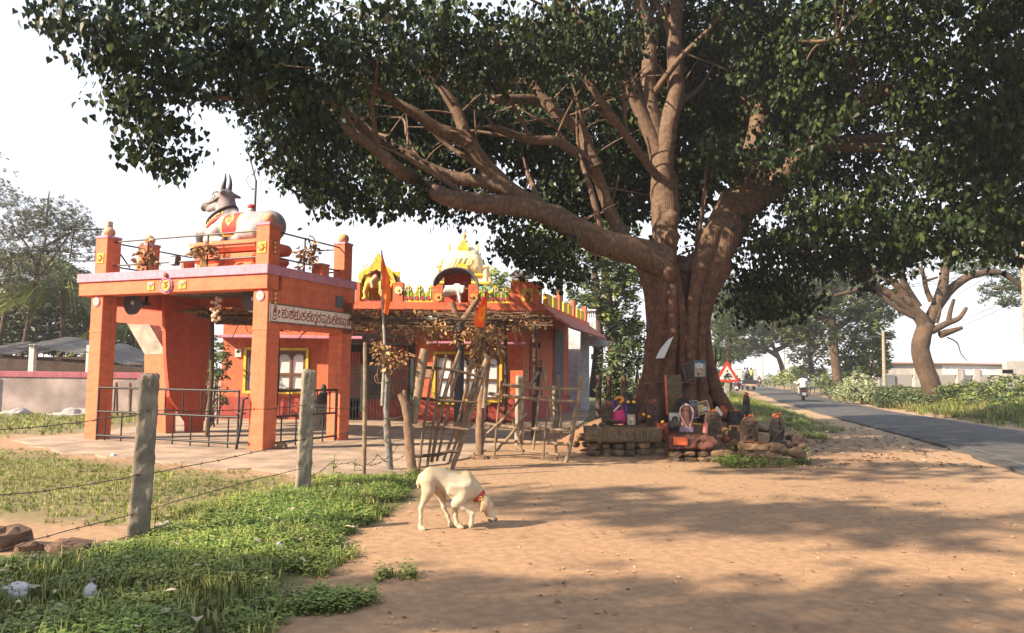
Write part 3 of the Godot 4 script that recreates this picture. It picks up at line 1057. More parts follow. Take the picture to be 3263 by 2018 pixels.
	for i in 3:
		m = MB.new()
		if i == 1:
			dry_bunch(m, Vector3(0, 0.06, 0), Vector3(0.2, 0.16, 0.12), 110, 0.15, 0.1)
			for k in 7:
				m.col = Color(0.33, 0.24, 0.09)
				m.rod(Vector3(rnd(-0.04, 0.04), 0.1, 0.05), Vector3(rnd(-0.12, 0.12), -0.38, 0.02), 0.014, 0.02, 5)
		else:
			dry_bunch(m, Vector3(0, -0.05, 0), Vector3(0.2, 0.34, 0.14), 130, 0.13, 0.4)
			m.col = Color(0.12, 0.07, 0.04)
			m.tube(smooth([Vector3(0, 0.35, 0), Vector3(0.1, 0.3, 0), Vector3(0.14, 0.05, 0.04), Vector3(0.05, -0.1, 0)], 4), 0.014, 5)
		var dg := thing("dry_garland", labels[i], "garland", at * spots[i], 0, "dry garlands on the pavilion")
		obj("withered_leaves", m, M.dry, dg).set_meta("kind", "stuff")
	m = MB.new()
	for i in 26:
		m.col = Color(0.55, 0.42, 0.30) if i % 3 else Color(0.42, 0.25, 0.16)
		var a := TAU * i / 13.0
		m.ball(Vector3(rnd(-0.08, 0.08) + (0.05 if i > 12 else 0.0), rnd(-0.24, 0.24), rnd(-0.03, 0.03)), Vector3(0.04, 0.05, 0.03), Basis(Vector3.BACK, a), 8)
	tag(obj("flower_garland", m, M.plaster, self, at * Vector3(-1.5, 2.82, -0.35)), "faded cream flower garland dangling under the pavilion ceiling", "garland")
	m = MB.new()
	m.rod(Vector3(0, 0.3, 0), Vector3(0, 0.06, 0), 0.006)
	m.lathe(Transform3D(), [Vector2(0.06, -0.06), Vector2(0.05, -0.03), Vector2(0.035, 0.03), Vector2(0.012, 0.06)], 12)
	tag(obj("hanging_bell", m, M.gold, self, at * Vector3(-0.85, 2.86, -1.0)), "small bell hanging inside the pavilion near its right loudspeaker", "bell")
	m = MB.new()
	m.rock(Vector3(0, 0.06, 0), Vector3(0.12, 0.09, 0.1), 5)
	tag(obj("stone", m, M.slab, self, at * Vector3(0.35, 0.03, -0.35)), "loose stone lying beside the pavilion's right front pillar", "stone")

func make_bull():
	var pav := Transform3D(Basis(Vector3.UP, -0.4), Vector3(-4.936, 0, -14.71))
	var t := thing("bull_statue", "large painted stone bull lying on the pavilion roof, facing left", "statue", pav * Vector3(-1.5, 4.27, -1.0), -0.4)
	t.scale = Vector3(1.15, 1.17, 1.15)
	var W := Color(0.44, 0.415, 0.42)
	var G := Color(0.27, 0.25, 0.26)
	var K := Color(0.05, 0.048, 0.05)
	var P := Color(0.22, 0.19, 0.20)
	var b := []
	b.append(B(Vector3(0.70, 0.31, 0), 0.29, Vector3(0.30, 0.31, 0), 0.28, G))
	b.append(B(Vector3(0.30, 0.31, 0), 0.28, Vector3(-0.25, 0.32, 0), 0.27, W))
	b.append(B(Vector3(-0.17, 0.58, 0), 0.1, Vector3(-0.12, 0.5, 0), 0.14, W))
	b.append(B(Vector3(-0.56, 0.24, 0), 0.2, Vector3(-0.3, 0.36, 0), 0.24, W))
	b.append(B(Vector3(-0.30, 0.52, 0), 0.2, Vector3(-0.37, 0.88, 0), 0.145, P))
	b.append(B(Vector3(-0.60, 0.34, 0), 0.12, Vector3(-0.44, 0.68, 0), 0.13, W))
	b.append(B(Vector3(-0.38, 0.95, 0), 0.14, Vector3(-0.55, 0.92, 0), 0.115, P))
	b.append(B(Vector3(-0.55, 0.92, 0), 0.11, Vector3(-0.84, 0.80, 0), 0.072, P))
	b.append(B(Vector3(-0.89, 0.785, 0.0), 0.08, Vector3(-0.93, 0.765, 0), 0.066, K))
	b.append(B(Vector3(-0.58, 0.80, 0), 0.09, Vector3(-0.79, 0.73, 0), 0.055, W))
	for s in [-1.0, 1.0]:
		b.append(B(Vector3(0.55, 0.2, 0.2 * s), 0.2, Vector3(0.3, 0.14, 0.27 * s), 0.13, W))
		b.append(B(Vector3(0.3, 0.1, 0.29 * s), 0.075, Vector3(0.14, 0.045, 0.3 * s), 0.055, W))
		b.append(B(Vector3(0.10, 0.05, 0.3 * s), 0.06, Vector3(0.05, 0.045, 0.3 * s), 0.055, K))
		b.append(B(Vector3(-0.4, 0.24, 0.2 * s), 0.15, Vector3(-0.55, 0.1, 0.22 * s), 0.1, W))
		b.append(B(Vector3(-0.55, 0.08, 0.24 * s), 0.075, Vector3(-0.2, 0.06, 0.26 * s), 0.055, W))
		b.append(B(Vector3(-0.36, 1.0, 0.13 * s), 0.045, Vector3(-0.28, 0.97, 0.24 * s), 0.03, P))
	chain(b, [Vector3(-0.55, 0.3, 0.13), Vector3(-0.76, 0.28, 0.13), Vector3(-0.84, 0.2, 0.13)], [0.09, 0.085, 0.08], W)
	chain(b, [Vector3(-0.845, 0.2, 0.13), Vector3(-0.84, 0.06, 0.13)], [0.095, 0.085], K)
	var m := MB.new()
	m.skin(b, 0.02, 0.022)
	obj("body", m, M.plaster, t)
	for s in [-1.0, 1.0]:
		m = MB.new()
		m.tube(smooth([Vector3(-0.41, 1.03, 0.06 * s), Vector3(-0.38, 1.14, 0.08 * s), Vector3(-0.36, 1.26, 0.07 * s), Vector3(-0.38, 1.38, 0.05 * s)], 4), ramp(0.06, 0.008, 13), 12)
		obj("horn", m, mat(Color(0.04, 0.038, 0.038), 0.6), t)
		m = MB.new()
		m.ball(Vector3(-0.545, 0.955, 0.116 * s), Vector3(0.066, 0.036, 0.022), Basis(Vector3.BACK, 0.35), 14)
		var e := obj("eye", m, mat(Color(0.8, 0.78, 0.74), 0.4), t)
		m = MB.new()
		m.ball(Vector3(-0.55, 0.952, 0.134 * s), Vector3(0.022, 0.022, 0.012))
		obj("pupil", m, M.dark, e)
		m = MB.new()
		m.torus(Transform3D(Basis(Vector3.BACK, 0.35) * Basis.from_scale(Vector3(1, 0.6, 0.5)), Vector3(-0.545, 0.955, 0.12 * s)), 0.07, 0.008, 20, 6)
		m.tube(smooth([Vector3(-0.64, 0.975, 0.112 * s), Vector3(-0.56, 1.015, 0.125 * s), Vector3(-0.46, 1.02, 0.14 * s)], 4), 0.008, 5)
		obj("brow", m, M.dark, e)
		m = MB.new()
		m.tube(smooth([Vector3(-0.87, 0.815, 0.066 * s), Vector3(-0.62, 0.84, 0.108 * s), Vector3(-0.45, 0.89, 0.145 * s), Vector3(-0.3, 0.93, 0.13 * s)], 4), 0.011, 6)
		obj("rein", m, M.dark, t)
	# neck straps: loops lying on the neck, low at the chest
	var straps := [["neck_rope", M.dark, 0.028, 0.015], ["bead_string", M.gold, 0.0, -0.06], ["neck_band", mat(Color(0.5, 0.05, 0.035), 0.6), 0.04, -0.125]]
	for w in straps:
		m = MB.new()
		var pts := []
		for i in 29:
			var a := TAU * i / 28.0
			var k := 0.5 - 0.5 * cos(a)
			var c: Vector3 = Vector3(-0.17, 0.72, 0).lerp(Vector3(-0.76, 0.38, 0), k) + Vector3(0.01, 1, 0) * w[3]
			pts.append(Vector3(c.x, c.y, sin(a) * 0.225))
		if w[2] > 0.0:
			m.tube(pts, w[2], 8, false)
		else:
			for i in 28:
				m.ball(pts[i], Vector3.ONE * 0.028, Basis(), 8)
		obj(w[0], m, w[1], t)
	m = MB.new()
	m.lathe(Transform3D(Basis(), Vector3(-0.8, 0.27, 0)), [Vector2(0.045, 0.0), Vector2(0.035, 0.04), Vector2(0.025, 0.09), Vector2(0.005, 0.1)], 12)
	obj("bell", m, M.gold, t)
	# saddle cloth: bands that follow the flank
	for w in [["saddle_cloth", Color(0.5, 0.045, 0.05), 0.0, 0.34, 0.29, 8], ["cloth_border", Color(0.75, 0.5, 0.08), 0.0, 0.40, 0.285, 8], ["cloth_panel", Color(0.78, 0.62, 0.2), 0.0, 0.19, 0.296, 8]]:
		m = MB.new()
		var rows := []
		var bottom := {"saddle_cloth": -0.55, "cloth_border": -0.72, "cloth_panel": 0.02}
		for i in 17:
			var a: float = lerpf(bottom[w[0]], PI - bottom[w[0]], i / 16.0)
			if w[0] == "cloth_panel":
				a = lerpf(0.0, 0.9, i / 16.0)
			var row := PackedVector3Array()
			for k in 9:
				var x: float = lerpf(-0.5, 0.5, k / 8.0) * w[3]
				var pinch := 1.0
				if w[0] == "cloth_panel":
					pinch = sin(PI * clampf(i / 16.0, 0.06, 0.94))
				row.append(Vector3(-0.02 + x * pinch, 0.315 + sin(a) * w[4], cos(a) * (w[4] + 0.002)))
			rows.append(row)
		m.grid(rows)
		obj(w[0], m, paint(w[1]), t)
	m = MB.new()
	for i in 5:
		for s in [-1, 1]:
			var pts := []
			for k in 7:
				var a := 0.06 + 0.8 * k / 6.0
				var x: float = -0.02 + s * (-0.12 + 0.06 * i + (0.05 * (k - 3)))
				if absf(x + 0.02) < 0.095 * sin(PI * (a / 0.9)):
					pts.append(Vector3(x, 0.315 + sin(a) * 0.3, cos(a) * 0.302))
			if pts.size() > 1:
				m.tube(pts, 0.005, 4)
	obj("cloth_lattice", m, M.base_red, t)
	# small seated figure and pole behind the bull
	var q := thing("bust", "small white bust with a red turban behind the bull's hump", "statue", pav * Vector3(-1.4, 4.88, -1.2), -0.4)
	m = MB.new()
	m.skin([B(Vector3(0, 0, 0), 0.09, Vector3(0, 0.12, 0), 0.07, W), B(Vector3(0, 0.2, 0), 0.07, Vector3(0, 0.22, 0), 0.065, W)], 0.012, 0.012)
	obj("figure", m, M.plaster, q)
	m = MB.new()
	m.ball(Vector3(0.0, 0.27, 0), Vector3(0.095, 0.06, 0.09))
	obj("turban", m, mat(Color(0.42, 0.04, 0.05), 0.8), q)
	q = thing("lamp_pole", "thin grey pole with a leaning stick above the bull statue", "pole", pav * Vector3(-1.36, 3.5, -1.25), -0.4)
	m = MB.new()
	m.rod(Vector3(0, 0, 0), Vector3(0.01, 2.25, 0), 0.024)
	obj("pole", m, M.iron, q)
	m = MB.new()
	m.rod(Vector3(0.01, 2.23, 0), Vector3(-0.27, 3.0, 0), 0.017, 0.012)
	obj("stick", m, M.iron, q)
	m = MB.new()
	m.tube(smooth([Vector3(-0.06, 2.4, 0.02), Vector3(-0.22, 2.3, 0.05), Vector3(-0.12, 2.1, 0.04), Vector3(-0.03, 2.05, 0.02)], 5), 0.006, 4)
	m.ball(Vector3(-0.05, 2.05, 0.02), Vector3(0.03, 0.02, 0.02))
	obj("wire_loop", m, M.iron, q)

const SIDE := 0.27   # the temple's side wall leans off to the right by this much per metre of depth

func ogee(w: float, h: float) -> PackedVector2Array:   # pointed cusped arch, base on y = 0
	var o := PackedVector2Array([Vector2(-0.5, 0), Vector2(-0.5, 0.32), Vector2(-0.46, 0.46), Vector2(-0.36, 0.56), Vector2(-0.3, 0.56), Vector2(-0.34, 0.68), Vector2(-0.26, 0.8), Vector2(-0.12, 0.88), Vector2(0, 1.0)])
	var p := PackedVector2Array()
	for q in o:
		p.append(q * Vector2(w, h))
	for i in range(o.size() - 2, -1, -1):
		p.append(Vector2(-o[i].x * w, o[i].y * h))
	return p

func arch_poly(w: float, h: float, rise: float, m := 10) -> PackedVector2Array:
	var p := PackedVector2Array([Vector2(-w / 2, 0)])
	for i in m + 1:
		var a := PI - PI * i / m
		p.append(Vector2(cos(a) * w / 2, h - rise + sin(a) * rise))
	p.append(Vector2(w / 2, 0))
	return p

func pane_poly(w: float, h: float) -> PackedVector2Array:   # shutter pane with a cusped head
	var o := [Vector2(-0.5, 0), Vector2(-0.5, 0.82), Vector2(-0.4, 0.88), Vector2(-0.24, 0.98), Vector2(0, 1.0)]
	var p := PackedVector2Array()
	for q in o:
		p.append(q * Vector2(w, h))
	for i in range(3, -1, -1):
		p.append(Vector2(-o[i].x * w, o[i].y * h))
	return p

func temple_window(t: Node3D, r: Rect2, z: float, bays: int, lower: float):
	var m := MB.new()
	var b := 0.085
	for q in [Rect2(r.position.x - b, r.position.y - b, b, r.size.y + 2 * b), Rect2(r.end.x, r.position.y - b, b, r.size.y + 2 * b), Rect2(r.position.x, r.end.y, r.size.x, b), Rect2(r.position.x, r.position.y - b, r.size.x, b)]:
		plate(m, q, z + 0.035, 0.06)
	var win := obj("window", m, M.yellow, t)
	m = MB.new()
	var f := 0.09
	var bw := r.size.x / bays
	for i in bays + 1:
		plate(m, Rect2(r.position.x + bw * i - (0.0 if i == 0 else f if i == bays else f / 2), r.position.y, f, r.size.y), z + 0.012, 0.05)
	for y in [r.position.y, r.position.y + r.size.y * lower, r.end.y - f]:
		plate(m, Rect2(r.position.x, y, r.size.x, f), z + 0.008, 0.042)
	for i in bays:   # spandrels that give the panes their cusped heads
		var x := r.position.x + bw * (i + 0.5)
		var w := bw - f
		var top := r.end.y - f
		var hh := r.size.y * (1.0 - lower) - 2 * f
		for s in [-1.0, 1.0]:
			m.prism(Transform3D(Basis(), Vector3(x, top - hh, z - 0.03)), PackedVector2Array([Vector2(s * w * 0.5, hh * 0.80), Vector2(s * w * 0.4, hh * 0.84), Vector2(s * w * 0.28, hh * 0.93), Vector2(0, hh * 0.96), Vector2(0, hh), Vector2(s * w * 0.5, hh)]), 0.03)
	obj("frame", m, M.brown, win)
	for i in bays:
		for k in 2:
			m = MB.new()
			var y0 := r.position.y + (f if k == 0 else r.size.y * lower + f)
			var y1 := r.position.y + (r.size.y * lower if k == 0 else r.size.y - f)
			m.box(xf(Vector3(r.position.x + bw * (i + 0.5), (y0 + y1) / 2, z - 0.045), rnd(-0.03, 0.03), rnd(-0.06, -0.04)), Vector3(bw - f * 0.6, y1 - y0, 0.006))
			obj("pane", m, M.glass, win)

func make_temple():
	var t := thing("temple", "low orange temple with ornate parapet, behind the gate pavilion and thatch", "temple", Vector3(-4.2, 0, -24.0))
	var off := -t.position
	var zf := -24.0
	var m := MB.new()
	var wx0 := -9.2
	var wx1 := 0.37
	var top := 3.5
	# body: front wall with its skewed side
	var foot := PackedVector2Array([Vector2(wx0, -zf), Vector2(wx1, -zf), Vector2(wx1 + SIDE * 7.4, -zf + 7.4), Vector2(wx0, -zf + 7.4)])
	m.prism(Transform3D(Basis(Vector3.RIGHT, Vector3.FORWARD, Vector3.UP), off), foot, top)
	obj("wall", m, M.orange, t)
	m = MB.new()
	foot = PackedVector2Array([Vector2(wx0 - 0.03, -zf - 0.03), Vector2(wx1 + 0.03, -zf - 0.03), Vector2(wx1 + 0.03 + SIDE * 7.5, -zf + 7.4), Vector2(wx0 - 0.03, -zf + 7.4)])
	m.prism(Transform3D(Basis(Vector3.RIGHT, Vector3.FORWARD, Vector3.UP), off), foot, 0.72)
	obj("plinth_band", m, M.base_red, t)
	# cornice slab and parapet
	m = MB.new()
	foot = PackedVector2Array([Vector2(-6.6, 22.9), Vector2(0.98, 22.9), Vector2(0.98 + SIDE * 8.3, 31.2), Vector2(-6.6, 31.2)])
	m.prism(Transform3D(Basis(Vector3.RIGHT, Vector3.FORWARD, Vector3.UP), off + Vector3(0, 3.48, 0)), foot, 0.22)
	obj("roof_slab", m, M.orange, t)
	m = MB.new()
	m.cube(off + Vector3(-8.2, 3.58, -23.9), Vector3(3.2, 0.2, 0.5), 0.01)
	obj("roof_slab", m, M.orange, t)
	m = MB.new()
	var a0 := Vector3(1.0, 3.46, -22.9)
	var d := Vector3(SIDE, 0, -1).normalized()
	var nn := Vector3(1, 0, SIDE).normalized()
	m.box(Transform3D(Basis(nn, 0.0) * Basis(Basis.looking_at(d, Vector3.UP)) * Basis(Vector3.BACK, -0.62), off + a0 + d * 4.3 + nn * 0.42 + Vector3(0, -0.22, 0)), Vector3(1.0, 0.07, 8.6), 0.01)
	obj("sloping_eave", m, paint(Color(0.42, 0.11, 0.08)), t)
	m = MB.new()
	m.cube(off + Vector3(-6.95, 2.62, -23.72), Vector3(4.6, 0.09, 0.56), 0.01)
	m.cube(off + Vector3(-1.1, 2.5, -23.72), Vector3(3.1, 0.07, 0.56), 0.01)
	obj("sunshade", m, M.pink, t)
	var zp := -22.95
	# parapet posts
	for q in [Rect2(-4.804, 3.613, 0.147, 0.681), Rect2(-3.650, 3.629, 0.311, 0.679), Rect2(-2.429, 3.592, 0.307, 0.653), Rect2(-1.339, 3.605, 0.305, 0.653), Rect2(-0.058, 3.629, 0.969, 0.748)]:
		m = MB.new()
		plate(m, q, zp + 0.02, 0.34)
		obj("parapet_post", m, M.orange, t, off)
	m = MB.new()
	plate(m, Rect2(-0.020, 4.371, 0.514, 0.071), zp + 0.03, 0.36)
	obj("post_cap", m, M.yellow, t, off)
	# pierced ornamental parapet
	var low := Rect2(-3.303, 3.643, 3.254, 0.102)
	for r in [Rect2(-3.291, 3.640, 0.874, 0.157), Rect2(-1.037, 3.643, 0.988, 0.155)]:
		m = MB.new()
		plate(m, r, zp - 0.02, 0.1)
		obj("parapet_band", m, M.yellow, t, off)
	var green := paint(Color(0.30, 0.42, 0.03))
	var units := [[Vector3(-3.18, 3.98, -22.95), 3, 0.345], [Vector3(-.86, 3.98, -22.95), 3, 0.335]]
	for u in units:
		for i in u[1]:
			var p := Vector3(u[0].x + u[2] * i, Vector3(-3.18, 3.77, -22.95).y, zp - 0.11)
			m = MB.new()
			m.prism(Transform3D(Basis(), p), ogee(u[2] * 0.98, 0.50), 0.08)
			var e := obj("parapet_arch", m, M.yellow, t, off)
			m = MB.new()
			m.prism(Transform3D(Basis(), p + Vector3(0, 0.1, 0.08)), ogee(u[2] * 0.74, 0.31), 0.012)
			obj("inset", m, green, e)
			m = MB.new()
			m.tube(smooth([p + Vector3(-0.075, 0.4, 0.1), p + Vector3(-0.07, 0.31, 0.1), p + Vector3(0, 0.28, 0.1), p + Vector3(0.07, 0.31, 0.1), p + Vector3(0.075, 0.4, 0.1)], 4), 0.012, 5)
			m.rod(p + Vector3(0, 0.05, 0.1), p + Vector3(0, 0.43, 0.1), 0.012)
			obj("trident", m, M.cream, e)
			for s in [-1, 1]:
				m = MB.new()
				m.prism(Transform3D(Basis(), p + Vector3(s * 0.085, 0.06, 0.093)), disc_poly(0.068, 20, 0.18, 5), 0.014)
				obj("flower", m, M.base_red, e)
			m = MB.new()
			m.cube(p + Vector3(u[2] / 2, 0.06, 0.085), Vector3(0.035, 0.12, 0.03))
			obj("divider", m, M.teal, e)
	for q in [[Vector3(-3.48, 4.06, -22.9), M.cream], [Vector3(-2.26, 3.86, -22.9), M.gold], [Vector3(-1.18, 3.86, -22.9), M.gold]]:
		m = MB.new()
		m.prism(Transform3D(Basis(), Vector3(q[0].x, q[0].y, zp + 0.018)), disc_poly(0.12, 40, 0.13, 8), 0.03)
		var e := obj("rosette", m, q[1], t, off)
		m = MB.new()
		m.ball(Vector3(q[0].x, q[0].y, zp + 0.05), Vector3(0.05, 0.05, 0.02))
		obj("boss", m, M.base_red if q[1] == M.gold else M.yellow, e)
	m = MB.new()
	plate(m, Rect2(0.304, 3.741, 0.325, 0.434), zp + 0.035, 0.03)
	var urn := obj("pot_relief", m, M.yellow, t, off)
	m = MB.new()
	var up := Vector3(0.47, 3.91, -22.9)
	m.ball(Vector3(up.x, up.y, zp + 0.04), Vector3(0.11, 0.09, 0.03))
	m.cube(Vector3(up.x, up.y - 0.12, zp + 0.045), Vector3(0.18, 0.05, 0.03))
	m.cube(Vector3(up.x, up.y + 0.12, zp + 0.045), Vector3(0.1, 0.06, 0.03))
	obj("pot", m, M.base_red, urn)
	# niche of the lion: yellow cusped hood
	m = MB.new()
	var zl := zp + 0.03
	m.prism(Transform3D(Basis(), Vector3(0, 0, zl - 0.12)), PackedVector2Array([Vector2(-4.71, 4.27), Vector2(-4.70, 4.42), Vector2(-4.57, 4.63), Vector2(-4.42, 4.73), Vector2(-4.34, 4.84), Vector2(-4.22, 4.95), Vector2(-4.17, 5.16), Vector2(-4.11, 5.21), Vector2(-4.03, 4.99), Vector2(-3.94, 4.82), Vector2(-3.78, 4.75), Vector2(-3.70, 4.67), Vector2(-3.64, 4.49), Vector2(-3.56, 4.28), Vector2(-3.64, 4.28), Vector2(-3.72, 4.44), Vector2(-3.80, 4.54), Vector2(-3.90, 4.58), Vector2(-3.98, 4.67), Vector2(-4.08, 4.63), Vector2(-4.17, 4.70), Vector2(-4.27, 4.64), Vector2(-4.36, 4.64), Vector2(-4.44, 4.54), Vector2(-4.54, 4.53), Vector2(-4.60, 4.40), Vector2(-4.64, 4.27)]), 0.12)
	var hood := obj("niche_hood", m, M.yellow, t, off)
	m = MB.new()
	var rows := []
	for k in 2:
		var row := PackedVector3Array()
		for i in 13:
			var a := PI * i / 12.0
			row.append(Vector3(-4.08 + 0.57 * cos(a), 4.28 + 0.48 * sin(a), zl - 0.1 - 0.8 * k))
		rows.append(row)
	m.grid(rows)
	obj("vault", m, paint(Color(0.30, 0.22, 0.17)), hood)
	m = MB.new()
	plate(m, Rect2(-4.713, 3.613, 1.157, 1.121), zp - 0.72, 0.06)
	plate(m, Rect2(-4.689, 3.601, 0.084, 0.720), zp - 0.05, 0.6)
	obj("niche_back", m, M.yellow, hood)
	m = MB.new()
	plate(m, Rect2(-4.545, 3.609, 0.592, 0.121), zp - 0.02, 0.55)
	obj("niche_ledge", m, paint(Color(0.55, 0.05, 0.14)), hood)
	# niche of the cow: grey arched vault
	m = MB.new()
	rows = []
	var cx := Vector3(-1.73, 4.12, -22.95)
	var cy := Vector3(-1.74, 4.23, -22.95).y
	for k in 4:
		var row := PackedVector3Array()
		for i in 17:
			var a := PI * i / 16.0
			var rr := [0.71, 0.73, 0.70, 0.64][k] as float
			row.append(Vector3(cx.x + rr * cos(a) * 0.98, cy + rr * 0.78 * sin(a), zp + [-0.75, 0.02, 0.06, 0.02][k]))
		rows.append(row)
	var inner := PackedVector3Array()
	for i in 17:
		var a := PI * i / 16.0
		inner.append(Vector3(cx.x + 0.62 * cos(a) * 0.98, cy + 0.62 * 0.78 * sin(a), zp - 0.7))
	rows.append(inner)
	m.grid(rows, false, true)
	hood = obj("cow_niche_hood", m, mat(Color(0.13, 0.15, 0.18), 0.8, T.fine, 4.0), t, off)
	m = MB.new()
	plate(m, Rect2(-2.157, 3.602, 0.854, 1.164), zp - 0.68, 0.06)
	obj("niche_back", m, M.orange_red, hood)
	m = MB.new()
	plate(m, Rect2(-2.123, 3.602, 0.794, 0.042), zp - 0.0, 0.62)
	obj("niche_floor", m, mat(Color(0.07, 0.09, 0.08), 0.8), hood)
	# side parapet running back
	for i in 9:
		var c := Vector3(0.9, 3.7, -23.1) + d * (0.9 + i * 0.88)
		m = MB.new()
		var isp := i % 3 == 2
		m.box(Transform3D(Basis.looking_at(d, Vector3.UP), off + c + Vector3(0, 0.3 if isp else 0.18, 0)), Vector3(0.16, 0.62 if isp else 0.4, 0.4 if isp else 0.7), 0.01)
		obj("parapet_post" if isp else "parapet_panel", m, M.orange if isp else M.yellow, t)
	# windows, door, fittings
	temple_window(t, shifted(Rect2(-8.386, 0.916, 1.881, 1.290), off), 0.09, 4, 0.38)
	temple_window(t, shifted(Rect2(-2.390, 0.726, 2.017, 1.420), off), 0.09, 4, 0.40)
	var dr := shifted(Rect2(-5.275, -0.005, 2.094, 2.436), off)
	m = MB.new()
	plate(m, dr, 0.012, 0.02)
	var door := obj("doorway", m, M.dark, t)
	m = MB.new()
	for i in 23:
		var x := dr.position.x + dr.size.x * i / 22.0
		m.cube(Vector3(x, dr.position.y + dr.size.y / 2, 0.05), Vector3(0.022, dr.size.y, 0.022))
	for y in [0.03, 0.32, 0.5, 0.68, 0.97]:
		m.cube(Vector3(dr.position.x + dr.size.x / 2, dr.position.y + dr.size.y * y, 0.066), Vector3(dr.size.x, 0.025, 0.02))
	for i in 11:
		for k in 5:
			var c := Vector3(dr.position.x + dr.size.x * (i + 0.5) / 11.0, dr.position.y + dr.size.y * (0.32 + 0.09 * k), 0.06)
			for s in [-1, 1]:
				m.box(xf(c, 0, 0, s * 0.7), Vector3(0.02, 0.25, 0.012))
	obj("grille", m, M.black_iron, door)
	m = MB.new()
	plate(m, Rect2(dr.position.x, dr.position.y, 0.5, dr.size.y * 0.9), 0.03, 0.012)
	plate(m, Rect2(dr.position.x + 1.35, dr.position.y, 0.66, dr.size.y), 0.028, 0.012)
	obj("inner_leaf", m, M.orange_red, door)
	m = MB.new()
	plate(m, Rect2(dr.position.x + 0.52, dr.position.y + 0.3, 0.12, 1.5), 0.09, 0.02)
	plate(m, Rect2(dr.position.x - 0.1, dr.position.y, 0.1, dr.size.y + 0.1), 0.08, 0.1)
	plate(m, Rect2(dr.end.x, dr.position.y, 0.1, dr.size.y + 0.1), 0.08, 0.1)
	obj("door_frame", m, mat(Color(0.03, 0.05, 0.05), 0.6, T.fine, 4.0), door)
	var im := Image.create(640, 96, false, Image.FORMAT_RGB8)
	im.fill(Color(0.46, 0.40, 0.37))
	var conv := func(x: float, y: float) -> Vector2:
		return Vector2(20.0 + x * 0.27, 22.0 + (y - (45.0 + x * 0.153)) / (373.0 - x * 0.025) * 60.0)
	strokes(im, SIGN_B, 3.4, Color(0.45, 0.06, 0.05), conv)
	speckle(im, 8, 0.35)
	var sr := shifted(Rect2(-5.039, 2.440, 1.884, 0.306), off)
	m = MB.new()
	m.quad(Vector3(sr.position.x, sr.position.y, 0.3), Vector3(sr.end.x, sr.position.y, 0.3), Vector3(sr.end.x, sr.end.y, 0.34), Vector3(sr.position.x, sr.end.y, 0.34), Vector3.BACK, [Vector2(0, 1), Vector2(1, 1), Vector2(1, 0), Vector2(0, 0)])
	var sb := obj("door_sign", m, picmat(im, 0.85), t)
	m = MB.new()
	m.box(xf(Vector3(sr.get_center().x, sr.get_center().y, 0.29), 0, 0.13), Vector3(sr.size.x + 0.06, sr.size.y + 0.05, 0.03))
	obj("backing", m, M.cement, sb)
	m = MB.new()
	plate(m, shifted(Rect2(-8.774, 1.978, 0.197, 0.264), off), 0.06, 0.06)
	var me := obj("meter_box", m, M.white, t)
	m = MB.new()
	m.cube(Vector3(shifted(Rect2(-8.733, 2.097, 0.097, 0.105), off).get_center().x, shifted(Rect2(-8.732, 2.111, 0.096, 0.079), off).get_center().y, 0.063), Vector3(0.09, 0.08, 0.012))
	obj("dial", m, M.dark, me)
	m = MB.new()
	plate(m, shifted(Rect2(-3.088, 1.401, 0.580, 0.391), off), 0.03, 0.02)
	obj("notice", m, mat(Color(0.45, 0.25, 0.2), 0.8, T.fine, 8.0), t)
	# side wall openings
	var sw := Transform3D(Basis(Vector3(d.x, 0, d.z), Vector3.UP, nn), off + Vector3(wx1, 0, zf))
	for q in [[1.15, 0.72, 1.95, 0.62, "side_door", M.base_red], [2.35, 0.8, 1.0, 0.55, "side_window", M.dark], [5.6, 0.5, 2.75, 1.7, "grey_shutter", mat(Color(0.17, 0.19, 0.22), 0.6, T.blotch, 2.0, T.grain, 0.5, T.blotch, 0.7)], [2.2, 2.45, 0.2, 0.22, "vent", M.dark], [4.6, 0.0, 3.3, 0.16, "red_post", M.base_red]]:
		m = MB.new()
		m.box(sw * Transform3D(Basis(), Vector3(q[0], q[1] + q[2] / 2 , 0.0)), Vector3(q[3], q[2], 0.08), 0.01)
		obj(q[4], m, q[5], t)
	m = MB.new()
	for i in 3:
		m.box(sw * Transform3D(Basis(), Vector3(2.2 + 0.22 * i, 1.95, 0.0)), Vector3(0.07, 0.22, 0.05))
	obj("switch_boards", m, M.cement, t)
	var bulb := thing("light_bulb", "bare light bulb hanging under the temple's right eave", "bulb", Vector3(1.05, 3.02, -23.4))
	m = MB.new()
	m.rod(Vector3(0, 0.06, 0), Vector3(0, 0.42, 0), 0.007)
	obj("cord", m, M.dark, bulb)
	m = MB.new()
	m.lathe(Transform3D(Basis(), Vector3(0, -0.08, 0)), [Vector2(0.0, -0.02), Vector2(0.04, 0.0), Vector2(0.045, 0.04), Vector2(0.025, 0.1), Vector2(0.02, 0.15)], 12)
	obj("glass", m, mat(Color(0.7, 0.68, 0.62), 0.2), bulb)
	make_shikhara(t, off)
	make_niche_animals()

func shifted(r: Rect2, o: Vector3) -> Rect2:
	return Rect2(r.position + Vector2(o.x, o.y), r.size)

